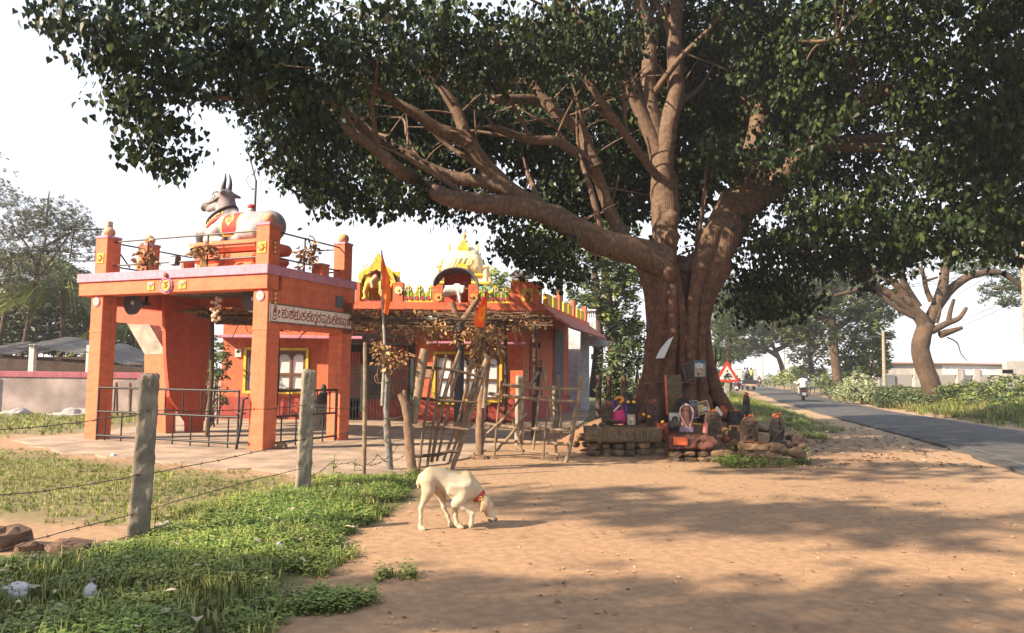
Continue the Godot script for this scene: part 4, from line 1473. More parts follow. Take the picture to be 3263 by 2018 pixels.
func make_shikhara(t: Node3D, off: Vector3):
	var c := Vector3(-1.83, 4.69, -28)
	c.y = 3.6
	var o := off + c
	var m := MB.new()
	m.cube(o + Vector3(0, 0.35, 0), Vector3(2.3, 0.9, 2.3), 0.02)
	var s := obj("tower", m, M.cream, t)
	m = MB.new()
	for q in [[0.84, 2.42, 0.1], [1.2, 2.05, 0.1], [1.5, 1.9, 0.1]]:
		m.cube(o + Vector3(0, q[0], 0), Vector3(q[1], q[2], q[1]), 0.03)
	obj("tier", m, M.yellow, s)
	m = MB.new()
	m.cube(o + Vector3(0, 1.0, 0), Vector3(2.1, 0.16, 2.1), 0.01)
	m.cube(o + Vector3(0, 0.66, 0), Vector3(2.33, 0.1, 2.33), 0.01)
	obj("tier", m, M.teal, s)
	m = MB.new()
	m.cube(o + Vector3(0, 1.34, 0), Vector3(1.75, 0.24, 1.75), 0.02)
	obj("tier", m, M.cream, s)
	for x in [-1, 1]:
		for z in [-1, 1]:
			m = MB.new()
			var p := o + Vector3(x * 0.86, 1.2, z * 0.86)
			m.skin([B(p, 0.13, p + Vector3(0, 0.3, 0), 0.1), B(p + Vector3(0, 0.42, 0), 0.085, p + Vector3(0, 0.48, 0), 0.06), B(p + Vector3(0.1 * x, 0.25, 0), 0.05, p + Vector3(0.18 * x, 0.08, 0.05 * z), 0.05)], 0.03, 0.02)
			m.cube(p + Vector3(0, 0.62, 0), Vector3(0.2, 0.1, 0.2), 0.02)
			obj("corner_figure", m, M.gold if z < 0 else M.cream, s)
			m = MB.new()
			p = o + Vector3(x * 1.1, 0.5, z * 1.1)
			m.skin([B(p, 0.12, p + Vector3(0, 0.25, 0), 0.09), B(p + Vector3(0, 0.38, 0), 0.08, p + Vector3(0, 0.42, 0), 0.06), B(p + Vector3(0.1 * x, 0.05, 0.1), 0.06, p + Vector3(0.0, -0.05, 0.2), 0.05)], 0.03, 0.02)
			obj("seated_figure", m, M.yellow if x > 0 else M.cream, s)
	m = MB.new()
	var rows := []
	var prof := [Vector2(0.72, 1.5), Vector2(0.80, 1.66), Vector2(0.80, 1.85), Vector2(0.74, 2.08), Vector2(0.64, 2.3), Vector2(0.58, 2.36), Vector2(0.60, 2.40), Vector2(0.5, 2.48), Vector2(0.36, 2.66), Vector2(0.2, 2.8), Vector2(0.1, 2.84)]
	for p in prof:
		var row := PackedVector3Array()
		for k in 32:
			var a := TAU * k / 32.0
			var sq := 1.0 / maxf(absf(cos(a)), absf(sin(a)))
			var r: float = p.x * lerpf(1.0, sq, 0.5) * (1.0 + (0.025 if k % 2 else 0.0))
			row.append(o + Vector3(sin(a) * r, p.y, cos(a) * r))
		rows.append(row)
	m.grid(rows, true)
	obj("dome", m, M.cream, s)
	m = MB.new()
	for f in 4:
		var b := Basis(Vector3.UP, PI / 2 * f)
		for i in 5:
			m.tube([o + b * Vector3(-0.5 + 0.2 * i, 1.72, 0.84), o + b * Vector3(-0.36 + 0.2 * i, 1.95, 0.81), o + b * Vector3(-0.22 + 0.18 * i, 2.16, 0.74)], 0.018, 5)
		m.prism(Transform3D(b, o + b * Vector3(-0.0, 1.36, 0.88)), ogee(0.6, 0.62), 0.06)
		m.prism(Transform3D(b, o + b * Vector3(-0.0, 2.42, 0.5)), ogee(0.4, 0.4), 0.05)
	obj("dome_relief", m, M.yellow, s)
	m = MB.new()
	m.lathe(Transform3D(Basis(), o), [Vector2(0.14, 2.8), Vector2(0.16, 2.88), Vector2(0.06, 2.94), Vector2(0.05, 3.0), Vector2(0.11, 3.08), Vector2(0.05, 3.16), Vector2(0.02, 3.3), Vector2(0.0, 3.4)], 14)
	obj("finial", m, M.gold, s)

func make_niche_animals():
	var W := Color(0.62, 0.62, 0.63)
	var t := thing("cow_statue", "grey white cow statue standing in the parapet's arched niche", "statue", Vector3(Vector3(-1.79, 3.66, -23.1).x, Vector3(-1.79, 3.66, -23.1).y, -23.1))
	var b := []
	b.append(B(Vector3(-0.26, 0.43, 0), 0.16, Vector3(0.14, 0.45, 0), 0.15, W))
	b.append(B(Vector3(0.05, 0.58, 0), 0.07, Vector3(0.12, 0.56, 0), 0.09, W))
	b.append(B(Vector3(0.14, 0.48, 0), 0.12, Vector3(0.27, 0.5, 0.06), 0.08, W))
	b.append(B(Vector3(0.28, 0.5, 0.08), 0.07, Vector3(0.27, 0.36, 0.16), 0.045, W))
	for s in [-1.0, 1.0]:
		chain(b, [Vector3(-0.32, 0.36, 0.08 * s), Vector3(-0.35, 0.2, 0.09 * s), Vector3(-0.34, 0.02, 0.09 * s)], [0.08, 0.045, 0.035], W)
		chain(b, [Vector3(0.15, 0.38, 0.08 * s), Vector3(0.14 + 0.04 * s, 0.2, 0.09 * s), Vector3(0.15 + 0.05 * s, 0.02, 0.09 * s)], [0.07, 0.042, 0.035], W)
	chain(b, [Vector3(-0.41, 0.5, 0), Vector3(-0.46, 0.35, 0), Vector3(-0.44, 0.12, 0)], [0.03, 0.018, 0.02], W)
	b.append(B(Vector3(-0.22, 0.28, 0), 0.06, Vector3(-0.22, 0.26, 0), 0.05, W))
	var m := MB.new()
	m.skin(b, 0.02, 0.018)
	obj("body", m, M.plaster, t)
	for s in [-1.0, 1.0]:
		m = MB.new()
		m.tube(smooth([Vector3(0.28 + 0.04 * s, 0.55, 0.08), Vector3(0.28 + 0.07 * s, 0.62, 0.08), Vector3(0.28 + 0.05 * s, 0.69, 0.08)], 3), ramp(0.025, 0.006, 7), 8)
		obj("horn", m, M.dark, t)
		m = MB.new()
		m.ball(Vector3(0.28 + 0.1 * s, 0.49, 0.08), Vector3(0.045, 0.02, 0.02), Basis(Vector3.BACK, -0.3 * s))
		obj("ear", m, M.plaster, t)
		m = MB.new()
		m.ball(Vector3(0.277 + 0.032 * s, 0.475, 0.14), Vector3.ONE * 0.012, Basis(), 8)
		obj("eye", m, M.dark, t)
	m = MB.new()
	m.ball(Vector3(0.27, 0.345, 0.18), Vector3(0.035, 0.03, 0.03))
	obj("muzzle", m, mat(Color(0.15, 0.13, 0.13), 0.7), t)
	for q in [0.14, -0.34]:
		m = MB.new()
		for s in [-1.0, 1.0]:
			m.ball(Vector3(q + 0.01 + (0.05 * s if q > 0 else 0.0), 0.02, 0.09 * s), Vector3(0.04, 0.035, 0.04), Basis(), 10)
		obj("hooves", m, M.dark, t)

	var Y := Color(0.80, 0.52, 0.10)
	t = thing("lion_statue", "golden lion statue with a seated rider under the yellow parapet hood", "statue", Vector3(Vector3(-4.28, 3.76, -23.25).x, Vector3(-4.28, 3.76, -23.25).y, -23.12))
	t.scale = Vector3.ONE * 1.15
	b = []
	b.append(B(Vector3(0.18, 0.46, 0), 0.13, Vector3(-0.1, 0.48, 0), 0.14, Y))
	b.append(B(Vector3(-0.1, 0.5, 0), 0.14, Vector3(-0.2, 0.68, 0), 0.13, Y))
	b.append(B(Vector3(-0.22, 0.72, 0.02), 0.13, Vector3(-0.3, 0.7, 0.04), 0.09, Y))
	b.append(B(Vector3(-0.3, 0.69, 0.05), 0.07, Vector3(-0.36, 0.66, 0.06), 0.05, Y))
	for s in [-1.0, 1.0]:
		chain(b, [Vector3(-0.16, 0.42, 0.08 * s), Vector3(-0.22, 0.22, 0.09 * s), Vector3(-0.2, 0.05, 0.09 * s), Vector3(-0.27, 0.03, 0.1 * s)], [0.08, 0.05, 0.045, 0.04], Y)
		chain(b, [Vector3(0.22, 0.4, 0.08 * s), Vector3(0.2, 0.22, 0.09 * s), Vector3(0.28, 0.05, 0.09 * s)], [0.09, 0.05, 0.04], Y)
	chain(b, [Vector3(0.3, 0.45, 0.02), Vector3(0.45, 0.35, 0.03), Vector3(0.52, 0.48, 0.03), Vector3(0.42, 0.6, 0.03), Vector3(0.34, 0.52, 0.03)], [0.035, 0.03, 0.03, 0.03, 0.025], Y)
	m = MB.new()
	m.skin(b, 0.02, 0.018)
	obj("lion", m, M.plaster, t)
	m = MB.new()
	for k in 3:
		m.tube(smooth([Vector3(-0.24, 0.82, 0), Vector3(-0.24 + 0.05 * (k - 1), 0.9, 0), Vector3(-0.24 + 0.06 * (k - 1), 1.0, 0)], 3), 0.012, 5)
	obj("crest", m, M.gold, t)
	m = MB.new()
	b = []
	var S := Color(0.75, 0.48, 0.32)
	b.append(B(Vector3(0.04, 0.6, 0.02), 0.1, Vector3(0.02, 0.82, 0.02), 0.085, Color(0.55, 0.07, 0.06)))
	b.append(B(Vector3(0.02, 0.95, 0.03), 0.07, Vector3(0.02, 0.98, 0.03), 0.065, S))
	chain(b, [Vector3(0.06, 0.6, 0.1), Vector3(-0.02, 0.5, 0.17), Vector3(0.0, 0.33, 0.18)], [0.075, 0.055, 0.04], S)
	chain(b, [Vector3(0.0, 0.82, 0.1), Vector3(-0.08, 0.72, 0.15)], [0.035, 0.03], S)
	m.skin(b, 0.02, 0.014)
	obj("rider", m, M.plaster, t)
	m = MB.new()
	m.lathe(Transform3D(Basis(), Vector3(0.02, 1.03, 0.03)), [Vector2(0.07, 0), Vector2(0.06, 0.06), Vector2(0.02, 0.14)], 10)
	obj("crown", m, M.gold, t)
	t = thing("reclining_bull_statue", "small grey reclining bull statue atop the temple's right corner post", "statue", Vector3(Vector3(0.34, 4.45, -22.95).x, Vector3(0.34, 4.45, -22.95).y, -22.95))
	m = MB.new()
	b = []
	var G := Color(0.30, 0.28, 0.28)
	b.append(B(Vector3(-0.12, 0.12, 0), 0.12, Vector3(0.2, 0.13, 0), 0.13, G))
	b.append(B(Vector3(-0.22, 0.2, 0), 0.09, Vector3(-0.3, 0.14, 0), 0.07, G))
	b.append(B(Vector3(-0.34, 0.12, 0), 0.05, Vector3(-0.42, 0.1, 0.02), 0.035, G))
	b.append(B(Vector3(-0.15, 0.04, 0.1), 0.05, Vector3(-0.33, 0.03, 0.12), 0.035, G))
	b.append(B(Vector3(0.22, 0.06, 0.12), 0.08, Vector3(0.08, 0.03, 0.15), 0.04, G))
	m.skin(b, 0.025, 0.02)
	obj("body", m, M.plaster, t)
	m = MB.new()
	m.cube(Vector3(0.07, 0.17, 0.11), Vector3(0.16, 0.14, 0.06), 0.02)
	obj("cloth", m, M.base_red, t)

func make_annex():
	var t := thing("annex_building", "pale blue white annex with flat sunshade behind the temple's right side", "building", Vector3(2.6, 0, -32.0))
	var m := MB.new()
	m.cube(Vector3(-0.6, 1.65, -2.0), Vector3(2.4, 3.3, 4.0), 0.01)
	obj("wall", m, M.annex, t)
	m = MB.new()
	var w := Rect2(2.864, 0.343, 0.361, 2.878)
	m.cube(Vector3(w.get_center().x - 2.6, w.get_center().y, 0.6), Vector3(w.size.x, w.size.y + 0.5, 0.34), 0.015)
	obj("pillar", m, M.annex, t)
	m = MB.new()
	w = Rect2(3.179, 2.764, 0.874, 0.391)
	m.cube(Vector3(w.get_center().x - 2.7, w.get_center().y, 0.3), Vector3(w.size.x + 0.3, w.size.y, 1.0), 0.015)
	obj("sunshade", m, M.annex, t)
	w = Rect2(2.842, 3.363, 0.708, 0.944)
	m = MB.new()
	m.cube(Vector3(w.get_center().x - 2.6, w.position.y + w.size.y * 0.32, 0.2), Vector3(w.size.x, w.size.y * 0.62, 0.16), 0.01)
	m.cube(Vector3(w.get_center().x - 2.6, w.end.y - 0.03, 0.2), Vector3(w.size.x, 0.07, 0.2), 0.01)
	obj("parapet", m, M.annex, t)
	for i in 8:
		m = MB.new()
		m.lathe(Transform3D(Basis(), Vector3(w.position.x - 2.6 + w.size.x * (i + 0.5) / 8.0, w.position.y + w.size.y * 0.62, 0.2)), [Vector2(0.03, 0), Vector2(0.045, w.size.y * 0.12), Vector2(0.025, w.size.y * 0.22), Vector2(0.03, w.size.y * 0.32)], 8)
		obj("baluster", m, M.annex, t)
	m = MB.new()
	m.box(Transform3D(Basis(), Vector3(w.position.x - 2.1, 2.3, 0.79)), Vector3(0.1, 0.22, 0.04))
	obj("switch_box", m, M.cement, t)

func make_pandal():
	# brushwood roof on posts before the temple door
	var t := thing("brushwood_canopy", "brushwood roof with hanging dry leaves on posts before the temple", "canopy", Vector3(-3.5, 0, -19.5))
	var off := -t.position
	var m := MB.new()
	var bp := Vector3(-1.18, 0, -17.17)
	var tp := Vector3(-1.18, 2.71, -17.2)
	m.tube([Vector3(bp.x, 0, bp.z), bp.lerp(tp, 0.16), bp.lerp(tp, 0.17)], [0.12, 0.12, 0.1], 12)
	obj("post_foot", m, M.wood_pale, t, off)
	m = MB.new()
	m.tube([bp.lerp(tp, 0.15), bp.lerp(tp, 0.6), tp], [0.11, 0.105, 0.10], 12)
	obj("black_post", m, mat(Color(0.018, 0.018, 0.02), 0.6, T.fine, 5.0), t, off)
	m = MB.new()
	for q in [Vector3(-1.39, 3.17, -17.2), Vector3(-.82, 3.22, -17.2)]:
		m.tube(smooth([tp, tp.lerp(q, 0.4) + Vector3(0, -0.04, 0), q], 4), ramp(0.085, 0.06, 9), 10)
	obj("fork", m, M.wood, t, off)
	for q in [[-6.9, -17.3], [-6.9, -22.2], [-0.2, -22.2], [0.55, -18.6]]:
		m = MB.new()
		m.tube([Vector3(q[0], 0, q[1]), Vector3(q[0] + 0.05, 1.4, q[1]), Vector3(q[0], 2.75, q[1])], 0.055, 8)
		obj("post", m, M.wood_dark, t, off)
	for i in 16:
		m = MB.new()
		var z := -17.2 - 0.33 * i
		var y := 2.82 + rnd(-0.04, 0.1)
		m.tube(smooth([Vector3(-7.3 + rnd(-0.4, 0.3), y, z), Vector3(-5.0, y + rnd(-0.06, 0.06), z + rnd(-0.2, 0.2)), Vector3(-2.4, y + rnd(-0.08, 0.08), z + rnd(-0.2, 0.2)), Vector3(0.7 + rnd(-0.5, 0.4), y + 0.05, z + rnd(-0.2, 0.2))], 3), ramp(0.05, 0.022, 10), 6)
		obj("pole", m, M.wood if i % 2 else M.wood_dark, t, off)
	for i in 12:
		m = MB.new()
		var x := -7.0 + 0.62 * i
		m.tube([Vector3(x, 2.78, -16.9 - rnd(0, 0.3)), Vector3(x + rnd(-0.2, 0.2), 2.76, -22.6)], 0.032, 6)
		obj("cross_pole", m, M.wood_dark, t, off)
	for i in 9:   # neat bundle of sticks at the right end
		m = MB.new()
		m.rod(Vector3(-.6, 2.61, -17.3) + Vector3(0, 0.035 * (i % 5), -0.06 * i), Vector3(0.15, 2.79, -17.6) + Vector3(rnd(-0.1, 0.05), 0.03 * (i % 5), -0.06 * i), 0.03, 0.02)
		obj("stick", m, M.wood_dark, t, off)
	m = MB.new()
	for i in 1500:
		var x := rnd(-7.3, 0.5)
		var z := rnd(-22.6, -16.9)
		var a := rnd(0, TAU)
		var l := rnd(0.25, 0.8)
		var p := off + Vector3(x, 2.83 + rnd(0, 0.16) + 0.1 * ground_noise.get_noise_2d(x * 2.0, z * 2.0), z)
		m.col = [Color(0.16, 0.095, 0.055), Color(0.09, 0.055, 0.035), Color(0.25, 0.16, 0.09)][i % 3]
		m.rod(p, p + Vector3(cos(a) * l, rnd(-0.12, 0.12), sin(a) * l), 0.012, 0.005, 3)
	tag(obj("twigs", m, M.litter, t), "").set_meta("kind", "stuff")
	m = MB.new()
	for i in 60:
		dry_bunch(m, off + Vector3(rnd(-7.2, 0.4), 2.86 + rnd(-0.05, 0.08), rnd(-22.4, -16.9)), Vector3(0.4, 0.09, 0.3), 50, 0.11, 0.3)
	for p in [Vector3(-2.24, 2.4, -17), Vector3(-2.01, 2.54, -17), Vector3(-1.72, 2.5, -17), Vector3(-1.53, 2.6, -17), Vector3(-1.29, 2.41, -17), Vector3(-.97, 2.51, -17), Vector3(-.73, 2.32, -17), Vector3(-.59, 2.42, -17), Vector3(-.45, 2.52, -17), Vector3(-2.57, 2.54, -17), Vector3(-3, 2.58, -17), Vector3(-1.81, 2.4, -17), Vector3(-.69, 2.09, -17), Vector3(-.37, 2.19, -17)]:
		for k in 2:
			dry_bunch(m, off + p + Vector3(rnd(-0.1, 0.1), 0.05 - 0.12 * k, 0), Vector3(0.14, 0.14, 0.1), 34, 0.10, 0.7)
	obj("dead_leaves", m, M.dry, t).set_meta("kind", "stuff")
	m = MB.new()
	for k in 22:   # hanging withered twigs
		var p := off + Vector3(rnd(-7.2, 0.4), 2.8, rnd(-18.0, -16.9))
		m.col = Color(0.15, 0.09, 0.05)
		m.tube(smooth([p, p + Vector3(rnd(-0.15, 0.15), -0.2, 0), p + Vector3(rnd(-0.25, 0.25), rnd(-0.6, -0.35), 0.05)], 3), 0.009, 4)
	obj("hanging_twigs", m, M.litter, t).set_meta("kind", "stuff")
	m = MB.new()
	m.rock(Vector3.ZERO, Vector3(0.22, 0.07, 0.16), 12)
	tag(obj("white_bundle", m, M.white, self, Vector3(-1.89, 2.82, -17.6)), "small white cloth bundle lying on the brushwood canopy", "bundle")
	# offering pots and oddments before the temple
	var k := thing("stone_pillar_stump", "grey stone stump with a dark idol before the temple wall, beside the pavilion's far pillar", "stump", Vector3(Vector3(-5.2, 0, -21).x, 0, Vector3(-5.2, 0, -21).z))
	m = MB.new()
	m.lathe(Transform3D(), [Vector2(0.3, 0), Vector2(0.28, 0.1), Vector2(0.26, 0.55), Vector2(0.29, 0.6), Vector2(0.25, 0.66)], 14)
	obj("stump", m, M.granite, k)
	m = MB.new()
	m.skin([B(Vector3(0, 0.72, 0), 0.16, Vector3(0, 0.95, 0), 0.1), B(Vector3(0, 1.1, 0), 0.08, Vector3(0, 1.14, 0), 0.07), B(Vector3(0.12, 0.85, 0), 0.06, Vector3(0.18, 0.72, 0.08), 0.05), B(Vector3(-0.12, 0.85, 0), 0.06, Vector3(-0.18, 0.72, 0.08), 0.05)], 0.025, 0.02)
	obj("idol", m, M.stone_dark, k)
	k = thing("offering_bench", "low bench with yellow edge under the temple's right window", "bench", Vector3(Vector3(-1.44, 0, -23.83).x, 0, Vector3(-1.44, 0, -23.83).z + 0.5))
	m = MB.new()
	m.cube(Vector3(0, 0.62, 0), Vector3(1.6, 0.06, 0.5), 0.01)
	obj("top", m, M.yellow, k)
	for x in [-0.7, 0.7]:
		for z in [-0.18, 0.18]:
			m = MB.new()
			m.cube(Vector3(x, 0.3, z), Vector3(0.06, 0.6, 0.06))
			obj("leg", m, M.dark, k)

func stone_post(called: String, label: String, foot: Vector3, h: float, w: float, sd: int, lean := Vector3.ZERO):
	var nz := FastNoiseLite.new()
	nz.seed = sd
	nz.frequency = 7.0
	nz.fractal_octaves = 3
	var m := MB.new()
	var rows := []
	for i in 34:
		var y := h * i / 33.0 - 0.12
		var row := PackedVector3Array()
		var taper := lerpf(1.08, 0.9, i / 33.0)
		for k in 40:
			var a := TAU * k / 40.0 + PI / 4
			var sq := minf(1.0 / maxf(absf(cos(a)), absf(sin(a))), 1.40)
			var r := w * 0.5 * sq * taper
			var p := Vector3(sin(a) * r, y, cos(a) * r * 0.85)
			var q := nz.get_noise_3dv(p) * 0.016 + nz.get_noise_3dv(p * 2.7) * 0.006
			row.append(p + Vector3(sin(a), 0, cos(a)) * q + lean * y)
		rows.append(row)
	var cap := PackedVector3Array()
	for k in 40:
		cap.append(Vector3(0, h - 0.12 + 0.01, 0) + lean * h + (rows[33][k] - Vector3(0, h - 0.12, 0) - lean * h) * 0.6 + Vector3(0, nz.get_noise_1d(k * 9.0) * 0.03, 0))
	rows.append(cap)
	m.grid(rows, true)
	for k in range(1, 39):
		m.tri(cap[0], cap[k], cap[k + 1], Vector3.UP)
	var o := obj(called, m, M.granite, self, foot)
	o.rotation.y = 0.45
	tag(o, label, "fence post", "granite fence posts")

func branch(pts: Array, r0: float, r1: float, sides := 8) -> MB:
	var nz := FastNoiseLite.new()
	nz.seed = int(pts[0].x * 100)
	nz.frequency = 6.0
	var m := MB.new()
	var q := smooth(pts, 5)
	m.tube(q, ramp(r0, r1, q.size()), sides, true, 0.35, nz)
	return m

func wire(label: String, pts: Array, sag: float):
	var o := thing("barbed_wire", label, "barbed wire", pts[0], 0, "barbed wire strands")
	var m := MB.new()
	var line := []
	for i in pts.size() - 1:
		for k in 10:
			var f := k / 10.0
			line.append(pts[i].lerp(pts[i + 1], f) - pts[0] + Vector3(0, -sag * 4.0 * f * (1.0 - f), 0) + Vector3(rnd(-0.006, 0.006), rnd(-0.006, 0.006), 0))
	line.append(pts[pts.size() - 1] - pts[0])
	m.tube(line, 0.0045, 5)
	var total := 0.0
	for i in line.size() - 1:
		var d: Vector3 = line[i + 1] - line[i]
		total += d.length()
		if total > 0.11:
			total = 0.0
			for s in 2:
				var a := Vector3(rnd(-1, 1), rnd(-1, 1), rnd(-1, 1)).normalized() * 0.024
				m.rod(line[i] - a, line[i] + a, 0.0035, 0.0015, 4)
			m.ball(line[i], Vector3.ONE * 0.008, Basis(), 6)
	obj("strand", m, mat(Color(0.055, 0.04, 0.034), 0.8), o)

func flag_cloth(rows: Array, m: MB):
	m.grid(rows)

func make_fence():
	var s1 := Vector3(-3.304, 0, -6.836)
	var s2 := Vector3(-2.63, 0, -9.7)
	stone_post("stone_post", "tall rough granite post standing at the front of the grass, nearest the viewer", s1, 1.62, 0.17, 4, Vector3(0.025, 0, 0))
	stone_post("stone_post", "rough granite post at the edge of the weeds before the pavilion's right pillar", s2, 1.68, 0.17, 9, Vector3(0.02, 0, 0))
	stone_post("stone_post", "granite post behind the bamboo hurdle, near its left third", Vector3(Vector3(0.19, 0, -16.65).x, 0, Vector3(0.19, 0, -16.65).z), 1.62, 0.16, 14)
	stone_post("stone_post", "granite post behind the bamboo hurdle, towards its right end", Vector3(Vector3(1.22, 0, -20.79).x, 0, Vector3(1.22, 0, -20.79).z), 1.35, 0.16, 17)
	var w3 := Vector3(-2.11, 0, -11.03)
	var m := branch([w3 + Vector3(0, -0.1, 0), Vector3(-2.09, 0.41, -10.9), Vector3(-2.1, 1.12, -10.9), Vector3(-2.11, 1.6, -10.9), Vector3(-2.12, 1.98, -10.9)], 0.034, 0.026)
	tag(obj("fence_stake", m, M.wood_pale), "straight thin wooden stake at the edge of the weeds", "fence post")
	# the flag pole with its thick lower post
	var t := thing("flag_pole", "whitewashed flag pole with withered garland, left of the hanging gate", "flag pole", Vector3(-1.88, 0, -11.88))
	var off := -t.position
	m = branch([Vector3(-1.89, -.04, -12), Vector3(-1.93, 0.43, -12), Vector3(-1.96, 0.89, -12), Vector3(-1.96, 1.28, -12), Vector3(-1.96, 1.61, -12)], 0.06, 0.045, 10)
	obj("post", m, mat(Color(0.42, 0.38, 0.33), 0.9, T.fine, 4.0, T.grain, 0.8, T.blotch, 3.0), t, off)
	m = branch([Vector3(-2.02, 1.03, -11.9), Vector3(-2.01, 1.48, -11.9), Vector3(-2.01, 2.01, -11.9), Vector3(-2.04, 2.4, -11.9), Vector3(-2.07, 2.8, -11.9), Vector3(-2.09, 3.49, -11.9)], 0.028, 0.012, 8)
	obj("pole", m, mat(Color(0.60, 0.56, 0.47), 0.85, T.fine, 4.0, T.grain, 0.6, T.blotch, 3.0), t, off)
	m = MB.new()
	dry_bunch(m, off + Vector3(-2.01, 1.87, -11.9), Vector3(0.17, 0.12, 0.12), 100, 0.085, 0.5)
	dry_bunch(m, off + Vector3(-1.89, 1.73, -11.9), Vector3(0.2, 0.16, 0.12), 120, 0.085, 0.5)
	for q in [[900, 826], [960, 850]]:
		dry_bunch(m, off + Vector3(-1.96, 1.81, -11.9) + Vector3((q[0] - 925) * 0.0066, (850 - q[1]) * 0.0066, 0), Vector3(0.1, 0.1, 0.1), 50, 0.08, 0.5)
	obj("garland", m, M.dry, t).set_meta("kind", "stuff")
	m = MB.new()
	m.col = Color(0.2, 0.12, 0.06)
	m.tube(smooth([Vector3(-1.94, 2.01, -11.95), Vector3(-2.09, 1.68, -11.95), Vector3(-2.12, 1.48, -11.95), Vector3(-2.09, 1.41, -11.95)], 4), 0.006, 4)
	m.tube(smooth([Vector3(-2.1, 1.51, -11.95), Vector3(-2.16, 1.48, -11.95), Vector3(-2.11, 1.38, -11.95), Vector3(-1.95, 1.4, -11.95), Vector3(-1.87, 1.35, -11.95), Vector3(-1.88, 1.18, -11.95), Vector3(-1.95, 1.05, -11.95)], 4), 0.007, 4)
	obj("binding", m, M.dry, t, off)
	# its flag: a narrow cloth hanging along the pole, and a scrap below
	var f := thing("flag", "plain orange flag hanging limp from the top of the whitewashed pole", "flag", Vector3(-2.08, 3.21, -11.9))
	off = -f.position
	m = MB.new()
	var rows := []
	for i in 15:
		var q := i / 14.0
		var a := Vector3(-2.08, 3.44, -11.88).lerp(Vector3(-2.04, 2.5, -11.88), q)
		var wdt := lerpf(0.02, 0.12, minf(q * 2.4, 1.0)) * (1.0 - 0.35 * maxf(0.0, q - 0.8) * 5.0)
		var row := PackedVector3Array()
		for k in 6:
			row.append(off + a + Vector3(wdt * k / 5.0, -0.05 * k / 5.0, 0.035 * sin(k * 1.7 + q * 5.0)))
		rows.append(row)
	m.grid(rows)
	obj("cloth", m, M.flag, f)
	m = MB.new()
	rows = []
	for i in 8:
		var q := i / 7.0
		var row := PackedVector3Array()
		for k in 5:
			row.append(off + Vector3(-2.03, 2.65, -11.86).lerp(Vector3(-2.13, 2.45, -11.86), q) + Vector3(-0.02 - 0.06 * k / 4.0 * (1.0 - q), -0.09 * k / 4.0, 0.02 * sin(k * 2.0 + i)))
		rows.append(row)
	m.grid(rows)
	obj("scrap", m, M.flag, f)
	# crooked forked post that carries the gate
	t = thing("forked_post", "crooked wooden post with a sawn fork, hinge side of the hanging gate", "fence post", Vector3(-1.54, 0, -11.92))
	off = -t.position
	obj("stem", branch([Vector3(-1.51, -.02, -11.8), Vector3(-1.55, 0.32, -11.8), Vector3(-1.6, 0.77, -11.8), Vector3(-1.64, 1.03, -11.8), Vector3(-1.73, 1.22, -11.8)], 0.085, 0.055, 10), M.wood, t, off)
	obj("fork", branch([Vector3(-1.63, 0.93, -11.8), Vector3(-1.66, 1.13, -11.8), Vector3(-1.66, 1.28, -11.8)], 0.05, 0.035, 8), M.wood, t, off)
	# hanging gate of poles
	t = thing("pole_gate", "sagging gate of lashed wooden poles, standing open above the dog", "gate", Vector3(-1.48, 0, -12.34))
	off = -t.position
	m = MB.new()
	m.tube([Vector3(-1.52, 0.75, -11.9), Vector3(-1.46, 1.29, -11.95), Vector3(-1.42, 1.69, -12), Vector3(-1.38, 1.93, -12)], [0.055, 0.075, 0.085, 0.07], 6)
	obj("hinge_plank", m, M.wood_pale, t, off)
	var bars := [[[Vector3(-1.21, 1.81, -12), Vector3(-1.34, 0.96, -12), Vector3(-1.44, 0.04, -12)], 0.028], [[Vector3(-1.04, 1.84, -12.05), Vector3(-1.2, 0.96, -12.05), Vector3(-1.31, 0.07, -12.05)], 0.026], [[Vector3(-.83, 1.91, -12.1), Vector3(-1.07, 1.16, -12.1), Vector3(-1.25, 0.14, -12.1)], 0.034], [[Vector3(-.87, 1.56, -12.15), Vector3(-.99, 1.02, -12.15), Vector3(-1.17, 0.15, -12.15)], 0.024], [[Vector3(-.64, 1.76, -12.2), Vector3(-.82, 0.89, -12.2), Vector3(-1.07, 0.15, -12.2)], 0.028], [[Vector3(-.54, 1.6, -12.25), Vector3(-.74, 0.89, -12.25), Vector3(-.97, 0.14, -12.25)], 0.03], [[Vector3(-.38, 1.84, -12.3), Vector3(-.55, 1.29, -12.3), Vector3(-.78, 0.48, -12.3), Vector3(-.95, -0, -12.3)], 0.05]]
	for q in bars:
		obj("upright", branch(q[0], q[1], q[1] * 0.85, 7), M.wood if q[1] < 0.045 else M.wood_pale, t, off)
	for q in [[[Vector3(-1.46, 1.64, -12.05), Vector3(-1.01, 1.61, -12.05), Vector3(-.74, 1.56, -12.05), Vector3(-.45, 1.48, -12.05)], 0.026], [[Vector3(-1.47, 1.15, -12.05), Vector3(-1.07, 1.11, -12.05), Vector3(-.53, 1.09, -12.05)], 0.028], [[Vector3(-1.52, 0.68, -12.05), Vector3(-1.12, 0.7, -12.05), Vector3(-.67, 0.66, -12.05)], 0.024], [[Vector3(-1.52, 0.24, -12), Vector3(-1.14, 0.27, -12), Vector3(-.98, 0.32, -12), Vector3(-.81, 0.32, -12)], 0.03]]:
		obj("crossbar", branch(q[0], q[1], q[1] * 0.8, 7), M.wood_dark if q[1] > 0.025 else M.wood, t, off)
	m = MB.new()
	m.col = Color(0.2, 0.12, 0.06)
